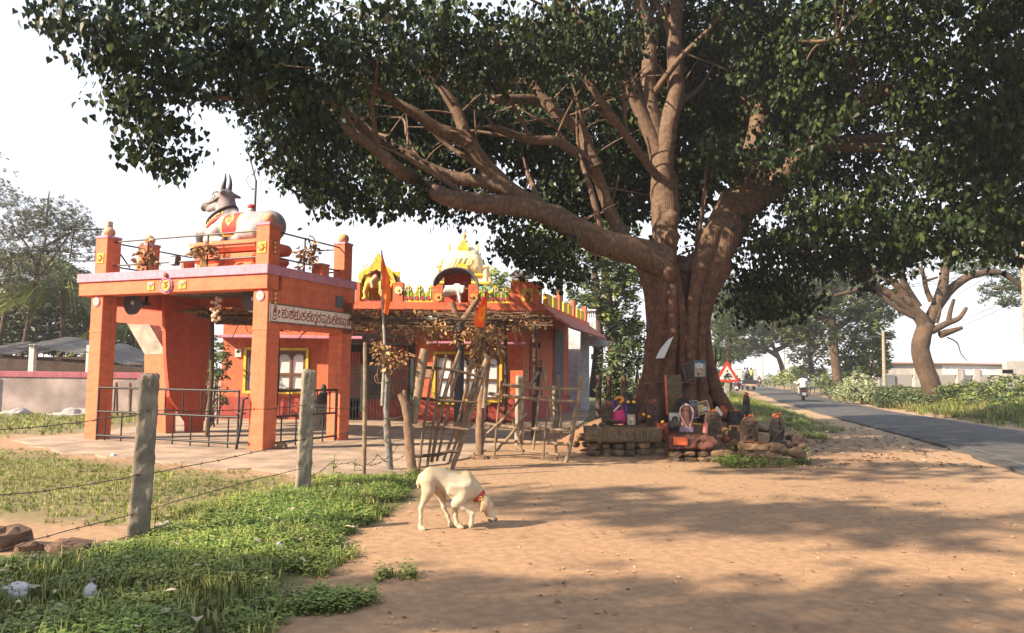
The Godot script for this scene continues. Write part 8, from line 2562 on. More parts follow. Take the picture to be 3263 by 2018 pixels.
	r = Rect2(40.977, 1.990, 5.782, 0.884)
	m = MB.new()
	m.quad(Vector3(r.position.x, r.position.y, -71.83), Vector3(r.end.x, r.position.y, -71.83), Vector3(r.end.x, r.end.y, -71.83), Vector3(r.position.x, r.end.y, -71.83), Vector3.BACK, [Vector2(0, 1), Vector2(1, 1), Vector2(1, 0), Vector2(0, 0)])
	obj("faded_lettering", m, picmat(im, 0.9), t, off)
	# electricity poles and wires on the right
	for q in [[Vector3(24.68, 1.51, -50), 4.7, "grey electric pole before the long building's left end"], [Vector3(23.24, 0.95, -34), 8.5, "pale electric pole at the right edge of the view"], [Vector3(46.62, 1.18, -140), 7.5, "tiny electric pole at the end of the road, left one"], [Vector3(48.84, 1.24, -135), 7.0, "tiny electric pole at the end of the road, right one"]]:
		t = thing("electric_pole", q[2], "pole", Vector3(q[0].x, 0, q[0].z))
		m = MB.new()
		m.rod(Vector3.ZERO, Vector3(0, q[1], 0), 0.13, 0.1, 8)
		obj("pole", m, M.granite, t)
		m = MB.new()
		m.cube(Vector3(0, q[1] - 0.4, 0), Vector3(1.6, 0.1, 0.1))
		obj("crossarm", m, M.iron, t)
	var k := 0
	for q in [[[Vector3(23.29, 7.4, -34), Vector3(21.69, 6.69, -36), Vector3(25.25, 6.83, -44), Vector3(32.03, 6.87, -60)]], [[Vector3(23.28, 7.21, -34), Vector3(24.3, 6.37, -40), Vector3(29.52, 6.62, -52)]], [[Vector3(23.21, 5.48, -34), Vector3(25.93, 5.15, -42), Vector3(29.75, 4.88, -52)]], [[Vector3(23.2, 5.26, -34), Vector3(25.92, 4.85, -42), Vector3(30.59, 4.7, -54)]], [[Vector3(23.24, 6.25, -34), Vector3(26.21, 6.26, -42)]], [[Vector3(15.91, 6.15, -40), Vector3(19.38, 6.31, -40), Vector3(21.85, 6.65, -40), Vector3(27.36, 7.53, -40)]], [[Vector3(15.91, 6.04, -40), Vector3(19.37, 6.17, -40), Vector3(21.84, 6.52, -40), Vector3(27.36, 7.35, -40)]]]:
		m = MB.new()
		m.tube(smooth(q[0], 5), 0.014, 4)
		tag(obj("power_line", m, M.iron, self), "thin power line, " + ["topmost, rising to the right edge", "just below the topmost one", "upper of the pair low beside the pruned tree", "lower of the pair low beside the pruned tree", "short one right of the pruned tree", "upper of the pair crossing the far trees", "lower of the pair crossing the far trees"][k], "wire", "power lines over the road")
		k += 1
	# road sign
	t = thing("warning_sign", "red bordered triangular warning sign on a stubby white post", "road sign", Vector3(Vector3(9.14, 0.74, -32).x, Vector3(9.14, 0.74, -32).y - 0.3, -32))
	m = MB.new()
	var hh: float = Vector3(9.15, 1.39, -32).y - t.position.y
	m.cube(Vector3(0, hh / 2, -0.06), Vector3(0.2, hh, 0.12), 0.01)
	obj("post", m, mat(Color(0.5, 0.48, 0.44), 0.9, T.fine, 3.0, null, 1.0, T.blotch, 1.5), t)
	m = MB.new()
	m.prism(Transform3D(Basis(), Vector3(0, hh, 0)), PackedVector2Array([Vector2(-0.52, -0.04), Vector2(-0.48, -0.08), Vector2(0.48, -0.08), Vector2(0.52, -0.04), Vector2(0.04, 0.8), Vector2(-0.04, 0.8)]), 0.015)
	obj("plate", m, paint(Color(0.55, 0.05, 0.03)), t)
	m = MB.new()
	m.prism(Transform3D(Basis(), Vector3(0, hh, 0.015)), PackedVector2Array([Vector2(-0.35, 0.03), Vector2(0.35, 0.03), Vector2(0.0, 0.62)]), 0.004)
	obj("field", m, M.white, t)
	m = MB.new()
	for q in [[Vector2(-0.14, 0.06), Vector2(-0.02, 0.18), Vector2(0.08, 0.06)], [Vector2(-0.02, 0.18), Vector2(0.02, 0.3), Vector2(-0.08, 0.24)], [Vector2(0.02, 0.3), Vector2(0.15, 0.22)], [Vector2(-0.16, 0.17), Vector2(-0.02, 0.2), Vector2(0.2, 0.14)]]:
		var pts := []
		for p in q:
			pts.append(Vector3(p.x, hh + p.y, 0.022))
		m.tube(pts, 0.03, 5)
	m.ball(Vector3(0.0, hh + 0.39, 0.022), Vector3(0.045, 0.045, 0.01))
	obj("running_figure", m, M.dark, t)

func wheel(t: Node3D, at: Vector3, r: float, w: float):
	var m := MB.new()
	var tr := Transform3D(Basis(Vector3.UP, PI / 2), at)
	m.torus(tr * Transform3D(Basis.from_scale(Vector3(1, 1, w / (r * 0.5))), Vector3.ZERO), r * 0.78, r * 0.24, 20, 8)
	var o := obj("wheel", m, mat(Color(0.02, 0.02, 0.02), 0.85), t)
	m = MB.new()
	m.lathe(Transform3D(Basis(Vector3.BACK, PI / 2), at), [Vector2(r * 0.58, -w * 0.35), Vector2(r * 0.6, 0.0), Vector2(r * 0.58, w * 0.35)], 16)
	obj("rim", m, M.iron, o)

func two_wheeler(label: String, at: Vector3, turn: float, body: Color, scooter: bool) -> Node3D:
	var t := thing("scooter" if scooter else "motorcycle", label, "scooter" if scooter else "motorcycle", at, turn)
	var r := 0.25 if scooter else 0.3
	wheel(t, Vector3(0, r, 0.6), r, 0.12)
	wheel(t, Vector3(0, r, -0.68), r, 0.1)
	var m := MB.new()
	var c := body
	m.skin([B(Vector3(0, 0.62, 0.72), 0.12, Vector3(0, 0.58, 0.1), 0.17, c), B(Vector3(0, 0.5, 0.5), 0.17, Vector3(0, 0.5, 0.2), 0.15, c), B(Vector3(0, 0.3, 0.1), 0.1, Vector3(0, 0.3, -0.35), 0.1, c), B(Vector3(0, 0.35, -0.42), 0.13, Vector3(0, 0.88, -0.55), 0.13, c), B(Vector3(0, 0.68, 0.6), 0.08, Vector3(0, 0.72, 0.85), 0.04, c)], 0.03, 0.03)
	obj("body", m, M.plain, t)
	m = MB.new()
	m.cube(Vector3(0, 0.78, 0.3), Vector3(0.26, 0.1, 0.75), 0.04)
	obj("seat", m, M.dark, t)
	m = MB.new()
	m.tube(smooth([Vector3(-0.36, 1.0, -0.4), Vector3(-0.15, 0.98, -0.5), Vector3(0.15, 0.98, -0.5), Vector3(0.36, 1.0, -0.4)], 4), 0.02, 6)
	m.rod(Vector3(0, 0.98, -0.5), Vector3(0, 0.25, -0.68), 0.04)
	obj("handlebar", m, M.iron, t)
	for s in [-1, 1]:
		m = MB.new()
		m.rod(Vector3(0.3 * s, 1.0, -0.42), Vector3(0.42 * s, 1.12, -0.42), 0.01)
		m.ball(Vector3(0.44 * s, 1.14, -0.4), Vector3(0.075, 0.06, 0.02))
		obj("mirror", m, mat(Color(0.6, 0.62, 0.66), 0.15), t)
	m = MB.new()
	m.cube(Vector3(0, 0.62, 0.84), Vector3(0.2, 0.09, 0.04), 0.015)
	obj("tail_light", m, mat(Color(0.4, 0.03, 0.02), 0.3), t)
	m = MB.new()
	m.box(xf(Vector3(0, 0.44, 0.86), 0, 0.15), Vector3(0.26, 0.19, 0.015), 0.004)
	obj("number_plate", m, mat(Color(0.75, 0.75, 0.75), 0.5), t)
	m = MB.new()
	m.ball(Vector3(0, 0.86 if scooter else 0.9, -0.66), Vector3(0.1, 0.1, 0.05))
	obj("headlight", m, mat(Color(0.85, 0.85, 0.8), 0.1), t)
	m = MB.new()
	m.tube([Vector3(0.17, 0.3, 0.1), Vector3(0.2, 0.3, 0.7)], [0.035, 0.06], 8)
	obj("exhaust", m, M.iron, t)
	return t

func rider(label: String, at: Vector3, turn: float, shirt: Color, legs: Color, head: Color, helmet: bool):
	var t := thing("person", label, "person", at, turn)
	var skin := Color(0.25, 0.13, 0.08)
	var b := []
	b.append(B(Vector3(0, 0.88, 0.2), 0.16, Vector3(0, 1.1, 0.16), 0.16, shirt))
	b.append(B(Vector3(0, 1.1, 0.16), 0.16, Vector3(0, 1.26, 0.12), 0.14, shirt))
	b.append(B(Vector3(-0.15, 1.28, 0.11), 0.085, Vector3(0.15, 1.28, 0.11), 0.085, shirt))
	b.append(B(Vector3(0, 1.32, 0.1), 0.06, Vector3(0, 1.42, 0.08), 0.055, skin))
	b.append(B(Vector3(0, 1.48, 0.06), 0.105, Vector3(0, 1.53, 0.07), 0.105, head))
	b.append(B(Vector3(0, 1.43, 0.0), 0.07, Vector3(0, 1.47, 0.0), 0.07, skin if not helmet else head))
	for s in [-1.0, 1.0]:
		chain(b, [Vector3(0.2 * s, 1.27, 0.1), Vector3(0.32 * s, 1.06, 0.0)], [0.08, 0.06], shirt)
		chain(b, [Vector3(0.32 * s, 1.06, 0.0), Vector3(0.33 * s, 1.01, -0.36), Vector3(0.31 * s, 1.0, -0.43)], [0.05, 0.04, 0.045], skin)
		chain(b, [Vector3(0.1 * s, 0.88, 0.2), Vector3(0.22 * s, 0.78, -0.22), Vector3(0.22 * s, 0.4, -0.12)], [0.12, 0.085, 0.06], legs)
		chain(b, [Vector3(0.22 * s, 0.36, -0.12), Vector3(0.22 * s, 0.32, -0.25)], [0.05, 0.045], Color(0.05, 0.04, 0.035))
	var m := MB.new()
	m.skin(b, 0.028, 0.025)
	obj("body", m, M.skin, t)
	return t

func stander(label: String, at: Vector3, turn: float, shirt: Color, legs: Color):
	var t := thing("person", label, "person", at, turn)
	var skin := Color(0.2, 0.11, 0.07)
	var b := []
	b.append(B(Vector3(0, 0.92, 0), 0.15, Vector3(0, 1.2, 0), 0.16, shirt))
	b.append(B(Vector3(-0.14, 1.36, 0), 0.09, Vector3(0.14, 1.36, 0), 0.09, shirt))
	b.append(B(Vector3(0, 1.42, 0), 0.055, Vector3(0, 1.5, 0), 0.055, skin))
	b.append(B(Vector3(0, 1.58, 0), 0.1, Vector3(0, 1.63, 0.02), 0.1, Color(0.02, 0.018, 0.016)))
	for s in [-1.0, 1.0]:
		chain(b, [Vector3(0.2 * s, 1.35, 0), Vector3(0.29 * s, 1.1, 0)], [0.075, 0.06], shirt)
		chain(b, [Vector3(0.29 * s, 1.1, 0), Vector3(0.27 * s, 0.98, -0.24)], [0.045, 0.045], skin)
		chain(b, [Vector3(0.09 * s, 0.9, 0), Vector3(0.11 * s, 0.48, -0.02), Vector3(0.11 * s, 0.06, 0)], [0.12, 0.08, 0.06], legs)
		b.append(B(Vector3(0.11 * s, 0.04, 0), 0.045, Vector3(0.11 * s, 0.03, -0.14), 0.04, skin))
	var m := MB.new()
	m.skin(b, 0.03, 0.025)
	obj("body", m, M.skin, t)

func make_traffic():
	var sp := Vector3(18.5, -0, -47.97)
	sp.y = 0.09
	var h := -0.3
	two_wheeler("black scooter ridden away along the road", sp, h, Color(0.025, 0.025, 0.028), true)
	var r: Node3D = rider("scooter rider in a pale checked shirt and black helmet, seen from behind", sp, h, Color(0.66, 0.68, 0.64), Color(0.42, 0.40, 0.34), Color(0.015, 0.015, 0.016), true)
	var m := MB.new()
	for i in 5:
		m.rod(Vector3(-0.11 + i * 0.055, 0.86, 0.37 - absf(i - 2) * 0.012), Vector3(-0.11 + i * 0.055, 1.28, 0.275 - absf(i - 2) * 0.012), 0.006, -1, 4)
	obj("shirt_stripes", m, mat(Color(0.3, 0.33, 0.32), 0.8), r)
	var mp := Vector3(36.99, 0, -112.81)
	mp.y = 0.09
	two_wheeler("oncoming motorcycle with a bright headlight at the end of the road", mp, PI - 0.25, Color(0.06, 0.05, 0.05), false)
	m = MB.new()
	m.ball(mp + Vector3(-0.2, 0.92, 0.8), Vector3(0.17, 0.17, 0.1))
	rider("oncoming motorcyclist in dark clothes at the end of the road", mp, PI - 0.25, Color(0.12, 0.07, 0.06), Color(0.05, 0.05, 0.06), Color(0.03, 0.025, 0.02), true)
	var bp := Vector3(21.22, -0, -71.09)
	bp.y = 0.06
	two_wheeler("motorcycle half hidden between the warning sign and the truck", bp, -0.35, Color(0.05, 0.04, 0.045), false)
	rider("motorcyclist in a blue shirt beside the small truck", bp, -0.35, Color(0.06, 0.09, 0.25), Color(0.03, 0.035, 0.06), Color(0.03, 0.02, 0.02), false)
	# small truck
	var tp := Vector3(25.91, -0, -82.22)
	tp.y = 0.07
	var ry := -0.02
	var t := thing("small_truck", "small open goods truck with slatted grey sides, seen from behind", "truck", tp, ry)
	var grey := mat(Color(0.48, 0.49, 0.48), 0.6, T.blotch, 1.0)
	m = MB.new()
	m.cube(Vector3(0, 0.72, -1.3), Vector3(1.62, 0.12, 2.7), 0.01)
	obj("bed", m, M.black_iron, t)
	for s in [-1, 1]:
		for i in 6:
			m = MB.new()
			m.cube(Vector3(0.8 * s, 0.95 + i * 0.24, -1.3), Vector3(0.04, 0.15, 2.66), 0.005)
			obj("side_slat", m, grey, t)
		for i in 4:
			m = MB.new()
			m.cube(Vector3(0.8 * s, 1.45, -0.02 - i * 0.86), Vector3(0.06, 1.5, 0.07))
			obj("stanchion", m, grey, t)
		m = MB.new()
		m.rod(Vector3(0.8 * s, 2.25, 0), Vector3(0.8 * s, 2.25, -2.65), 0.04)
		obj("top_rail", m, M.iron, t)
	m = MB.new()
	for i in 6:
		m.cube(Vector3(0, 0.95 + i * 0.24, -2.62), Vector3(1.6, 0.15, 0.04))
	obj("head_board", m, grey, t)
	for s in [-1, 1]:
		for i in 5:
			m = MB.new()
			m.cube(Vector3(0.68 * s, 1.2 + i * 0.22, 0.0), Vector3(0.26, 0.13, 0.035))
			obj("rear_slat", m, grey, t)
	m = MB.new()
	m.cube(Vector3(0, 0.9, 0.02), Vector3(1.6, 0.36, 0.05), 0.01)
	obj("tailgate", m, M.black_iron, t)
	m = MB.new()
	m.cube(Vector3(0, 0.62, 0.06), Vector3(1.62, 0.12, 0.05), 0.01)
	obj("tail_bar", m, grey, t)
	m = MB.new()
	m.cube(Vector3(0.2, 0.5, 0.07), Vector3(1.2, 0.08, 0.05), 0.01)
	obj("bumper", m, paint(Color(0.6, 0.35, 0.05)), t)
	for s in [-1, 1]:
		m = MB.new()
		m.cube(Vector3(0.62 * s, 0.62, 0.1), Vector3(0.2, 0.1, 0.04), 0.01)
		obj("tail_light", m, mat(Color(0.45, 0.04, 0.03), 0.3), t)
		wheel(t, Vector3(0.62 * s, 0.29, -0.6), 0.29, 0.2)
		wheel(t, Vector3(0.62 * s, 0.29, -3.0), 0.29, 0.2)
	m = MB.new()
	m.skin([B(Vector3(-0.5, 0.9, -3.4), 0.3, Vector3(0.5, 0.9, -3.4), 0.3, Color(0.5, 0.5, 0.48)), B(Vector3(-0.5, 1.4, -3.1), 0.25, Vector3(0.5, 1.4, -3.1), 0.25, Color(0.5, 0.5, 0.48)), B(Vector3(-0.5, 0.7, -3.7), 0.25, Vector3(0.5, 0.7, -3.7), 0.25, Color(0.5, 0.5, 0.48))], 0.06, 0.05)
	obj("cab", m, M.plain, t)
	var f := t.transform
	for q in [[Vector3(-0.25, 0.8, -0.9), "man in a pale blue shirt standing in the truck, tallest", Color(0.40, 0.42, 0.55)], [Vector3(0.25, 0.8, -1.7), "man in dark clothes standing in the truck, middle one", Color(0.06, 0.06, 0.07)], [Vector3(0.5, 0.78, -1.1), "man in a yellow green shirt standing in the truck, right one", Color(0.45, 0.47, 0.18)]]:
		stander(q[1], f * q[0], ry, q[2], Color(0.03, 0.03, 0.04))

func make_dog():
	var at := Vector3(-.572, 0, -7.688)
	at.y = hgt(at.x, at.z)
	var t := thing("dog", "cream coloured dog with a red collar, sniffing the red earth", "dog", at, 0.1)
	var C := Color(0.70, 0.56, 0.37)
	var L := Color(0.77, 0.65, 0.47)
	var D := Color(0.52, 0.36, 0.18)
	var K := Color(0.03, 0.024, 0.022)
	var P := Color(0.72, 0.50, 0.40)
	var b := []
	# trunk
	chain(b, [Vector3(-0.285, 0.49, 0), Vector3(-0.22, 0.515, 0), Vector3(-0.1, 0.505, 0)], [0.068, 0.09, 0.088], C)
	chain(b, [Vector3(-0.12, 0.485, 0), Vector3(-0.02, 0.455, 0), Vector3(0.08, 0.42, 0)], [0.086, 0.106, 0.12], L)
	chain(b, [Vector3(0.03, 0.40, 0), Vector3(0.12, 0.385, 0)], [0.125, 0.115], L)
	chain(b, [Vector3(-0.1, 0.53, 0), Vector3(0.03, 0.515, 0), Vector3(0.13, 0.515, 0)], [0.055, 0.05, 0.055], D)
	# neck and head
	chain(b, [Vector3(0.12, 0.47, 0), Vector3(0.2, 0.40, 0.01), Vector3(0.265, 0.325, 0.015)], [0.095, 0.078, 0.062], C)
	chain(b, [Vector3(0.14, 0.36, 0), Vector3(0.23, 0.31, 0.01)], [0.075, 0.05], C)
	chain(b, [Vector3(0.32, 0.268, 0.02), Vector3(0.345, 0.23, 0.022)], [0.062, 0.056], C)
	chain(b, [Vector3(0.36, 0.20, 0.025), Vector3(0.39, 0.135, 0.03), Vector3(0.402, 0.105, 0.03)], [0.046, 0.033, 0.028], L)
	chain(b, [Vector3(0.345, 0.17, 0.025), Vector3(0.37, 0.10, 0.03)], [0.032, 0.02], D)
	b.append(B(Vector3(0.424, 0.094, 0.03), 0.018, Vector3(0.432, 0.088, 0.03), 0.015, K))
	b.append(B(Vector3(0.366, 0.088, 0.05), 0.013, Vector3(0.392, 0.078, 0.052), 0.008, K))
	for k in 6:
		var x := -0.03 + 0.026 * k
		chain(b, [Vector3(x + 0.03, 0.49 - 0.006 * k, 0.085), Vector3(x + 0.005, 0.43, 0.112 + 0.003 * k), Vector3(x - 0.02, 0.36, 0.10)], [0.012, 0.013, 0.01], L)
	chain(b, [Vector3(0.13, 0.53, 0.03), Vector3(0.16, 0.46, 0.075), Vector3(0.13, 0.38, 0.095)], [0.03, 0.03, 0.025], C)
	b.append(B(Vector3(-0.235, 0.56, 0.035), 0.03, Vector3(-0.27, 0.54, 0.045), 0.03, C))
	# brow and ears
	b.append(B(Vector3(0.385, 0.245, 0.05), 0.018, Vector3(0.39, 0.215, 0.055), 0.014, C))
	chain(b, [Vector3(0.315, 0.315, 0.055), Vector3(0.305, 0.25, 0.085), Vector3(0.29, 0.20, 0.088), Vector3(0.28, 0.175, 0.085)], [0.018, 0.022, 0.016, 0.008], D)
	chain(b, [Vector3(0.335, 0.305, 0.05), Vector3(0.33, 0.24, 0.085), Vector3(0.315, 0.19, 0.09)], [0.015, 0.018, 0.01], P)
	chain(b, [Vector3(0.36, 0.3, -0.03), Vector3(0.39, 0.25, -0.05), Vector3(0.4, 0.21, -0.05)], [0.018, 0.02, 0.01], D)
	# hind legs
	chain(b, [Vector3(-0.25, 0.475, 0.06), Vector3(-0.245, 0.385, 0.075), Vector3(-0.275, 0.31, 0.075)], [0.082, 0.062, 0.04], C)
	chain(b, [Vector3(-0.275, 0.31, 0.075), Vector3(-0.315, 0.215, 0.075), Vector3(-0.315, 0.12, 0.075), Vector3(-0.318, 0.04, 0.075)], [0.034, 0.021, 0.016, 0.018], L)
	b.append(B(Vector3(-0.316, 0.02, 0.08), 0.022, Vector3(-0.29, 0.015, 0.085), 0.02, L))
	chain(b, [Vector3(-0.22, 0.46, -0.06), Vector3(-0.14, 0.36, -0.07), Vector3(-0.105, 0.28, -0.07)], [0.075, 0.055, 0.036], C)
	chain(b, [Vector3(-0.105, 0.28, -0.07), Vector3(-0.09, 0.2, -0.07), Vector3(-0.045, 0.11, -0.07), Vector3(-0.02, 0.035, -0.07)], [0.03, 0.021, 0.016, 0.018], L)
	b.append(B(Vector3(-0.015, 0.018, -0.07), 0.021, Vector3(0.015, 0.014, -0.07), 0.018, L))
	# fore legs: near one lifted, far one standing
	chain(b, [Vector3(0.12, 0.42, 0.07), Vector3(0.08, 0.31, 0.085), Vector3(0.025, 0.255, 0.085)], [0.07, 0.055, 0.042], L)
	chain(b, [Vector3(0.025, 0.255, 0.085), Vector3(0.1, 0.215, 0.085), Vector3(0.192, 0.155, 0.085)], [0.036, 0.027, 0.021], L)
	chain(b, [Vector3(0.192, 0.152, 0.085), Vector3(0.188, 0.09, 0.085), Vector3(0.182, 0.052, 0.087)], [0.023, 0.016, 0.019], L)
	b.append(B(Vector3(0.182, 0.045, 0.087), 0.019, Vector3(0.178, 0.028, 0.088), 0.014, C))
	chain(b, [Vector3(0.12, 0.4, -0.04), Vector3(0.06, 0.31, -0.02), Vector3(0.03, 0.245, -0.01)], [0.065, 0.048, 0.036], L)
	chain(b, [Vector3(0.03, 0.245, -0.01), Vector3(0.025, 0.14, 0.005), Vector3(0.04, 0.06, 0.015)], [0.034, 0.023, 0.02], L)
	chain(b, [Vector3(0.045, 0.04, 0.018), Vector3(0.07, 0.022, 0.022)], [0.022, 0.022], L)
	for k in 3:
		b.append(B(Vector3(0.08, 0.018, 0.005 + 0.016 * k), 0.013, Vector3(0.1, 0.012, 0.004 + 0.02 * k), 0.011, L))
	for k in 3:
		b.append(B(Vector3(-0.295, 0.014, 0.065 + 0.016 * k), 0.012, Vector3(-0.278, 0.01, 0.064 + 0.018 * k), 0.01, L))
	# tail tucked, belly
	chain(b, [Vector3(-0.31, 0.51, -0.01), Vector3(-0.345, 0.45, -0.02), Vector3(-0.345, 0.4, -0.02)], [0.026, 0.02, 0.012], C)
	b.append(B(Vector3(-0.16, 0.385, 0.0), 0.024, Vector3(-0.13, 0.365, 0.0), 0.016, P))
	b.append(B(Vector3(-0.21, 0.385, -0.005), 0.026, Vector3(-0.21, 0.375, -0.005), 0.024, Color(0.25, 0.12, 0.08)))
	var m := MB.new()
	m.skin(b, 0.007, 0.0085)
	obj("body", m, M.fur, t)
	m = MB.new()
	m.ball(Vector3(0.397, 0.208, 0.062), Vector3(0.007, 0.008, 0.006), Basis(), 8)
	m.ball(Vector3(0.4, 0.208, 0.0), Vector3(0.007, 0.008, 0.006), Basis(), 8)
	obj("eyes", m, mat(Color(0.02, 0.012, 0.01), 0.2), t)
	# collar
	m = MB.new()
	var axis := Vector3(0.70, -0.71, 0.03).normalized()
	var q := Quaternion(Vector3.UP, axis)
	var rows := []
	for w in [[-0.019, 0.071], [-0.017, 0.076], [0.017, 0.073], [0.019, 0.068]]:
		var row := PackedVector3Array()
		for k in 28:
			var a := TAU * k / 28.0
			row.append(Vector3(0.262, 0.318, 0.013) + q * Vector3(sin(a) * w[1], w[0], cos(a) * w[1] * 1.02))
		rows.append(row)
	m.grid(rows, true)
	var col := obj("collar", m, mat(Color(0.50, 0.025, 0.02), 0.6, T.fine, 20.0), t)
	m = MB.new()
	m.torus(Transform3D(Basis(q) * Basis(Vector3.RIGHT, 0.2), Vector3(0.262, 0.30, 0.013) + q * Vector3(-0.02, 0, 0.078)), 0.016, 0.003, 14, 5)
	obj("buckle", m, M.gold, col)

func blade_tuft(n: int, h: float, spread: float, sd: int, wide := 0.045) -> ArrayMesh:
	var g := RandomNumberGenerator.new()
	g.seed = sd
	var m := MB.new()
	for i in n:
		var a := g.randf_range(0, TAU)
		var d := Vector3(cos(a), 0, sin(a))
		var s := Vector3(-d.z, 0, d.x)
		var p := d * g.randf_range(0, spread)
		var hh := h * g.randf_range(0.55, 1.15)
		var bend := g.randf_range(0.15, 0.9) * hh
		var w := h * wide
		var q := p + d * bend * 0.35 + Vector3(0, hh * 0.6, 0)
		var e := p + d * bend + Vector3(0, hh * (1.0 if bend < 0.5 * hh else 0.8), 0)
		var nn := (Vector3.UP * 0.7 - d * 0.3 + s * g.randf_range(-0.6, 0.6)).normalized()
		m.quad(p - s * w, p + s * w, q + s * w * 0.8, q - s * w * 0.8, nn)
		m.tri(q - s * w * 0.8, q + s * w * 0.8, e, nn)
	return m.mesh()

func weed_mesh(sd: int) -> ArrayMesh:   # a sprig of small oval leaves
	var g := RandomNumberGenerator.new()
	g.seed = sd
	var m := MB.new()
	for i in 11:
		var a := i * 2.4
		var d := Vector3(cos(a), g.randf_range(-0.15, 0.5), sin(a)).normalized()
		var c := Vector3(0, 0.012 + 0.009 * i, 0) + d * g.randf_range(0.01, 0.03)
		var l := g.randf_range(0.03, 0.055)
		var s := d.cross(Vector3.UP).normalized() * l * 0.42
		var nn := (Vector3.UP + d * 0.2).normalized()
		var mid := c + d * l * 0.5 + Vector3(0, 0.006, 0)
		m.tri(c, mid + s, mid - s, nn)
		m.tri(mid + s, mid - s, c + d * l - Vector3(0, 0.006, 0), nn)
	return m.mesh()

func plant_in(called: String, label: String, meshes: Array, poly: PackedVector2Array, count: int, pal: Array, s0: float, s1: float, edge := 0.25, nz_cut := -1.0):
	var box := Rect2(poly[0], Vector2.ZERO)
	for p in poly:
		box = box.expand(p)
	var t := thing(called, label, "grass")
	t.set_meta("kind", "stuff")
	var places := []
	var tints := []
	for k in meshes.size():
		places.append([])
		tints.append([])
	var tries := 0
	var made := 0
	while made < count and tries < count * 6:
		tries += 1
		var p := Vector2(rnd(box.position.x, box.end.x), rnd(box.position.y, box.end.y))
		var d := inset(poly, p) + ground_noise.get_noise_2d(p.x * 3.0, p.y * 3.0) * edge * 1.6
		if d < 0.0 or (d < edge and rnd() > d / edge):
			continue
		var q := ground_noise.get_noise_2d(p.x * 1.7 + 40.0, p.y * 1.7)
		if q < nz_cut:
			continue
		var k := rng.randi() % meshes.size()
		made += 1
		places[k].append(Transform3D(Basis(Vector3.UP, rnd(0, TAU)).scaled_local(Vector3.ONE * rnd(s0, s1)), Vector3(p.x, hgt(p.x, p.y) - 0.004, p.y)))
		var c: Color = pal[rng.randi() % pal.size()]
		var v := rnd(0.65, 1.3) * (1.0 + 0.55 * q)
		c = c.lerp(Color(c.g * 1.15, c.g, c.b), clampf(0.5 * ground_noise.get_noise_2d(p.x * 0.8, p.y * 0.8 + 70.0) + 0.15, 0.0, 0.5))
		tints[k].append(Color(c.r * v, c.g * v, c.b * v))
	for k in meshes.size():
		scatter("tufts", meshes[k], M.grass, places[k], tints[k], t)

func band(table: Array, z0: float, z1: float, a: float, b: float) -> PackedVector2Array:
	var p := PackedVector2Array()
	var n := 14
	for i in n + 1:
		var z := lerpf(z0, z1, i / float(n))
		p.append(Vector2(along(table, z) + a, z))
	for i in range(n, -1, -1):
		var z := lerpf(z0, z1, i / float(n))
		p.append(Vector2(along(table, z) + b, z))
	return p

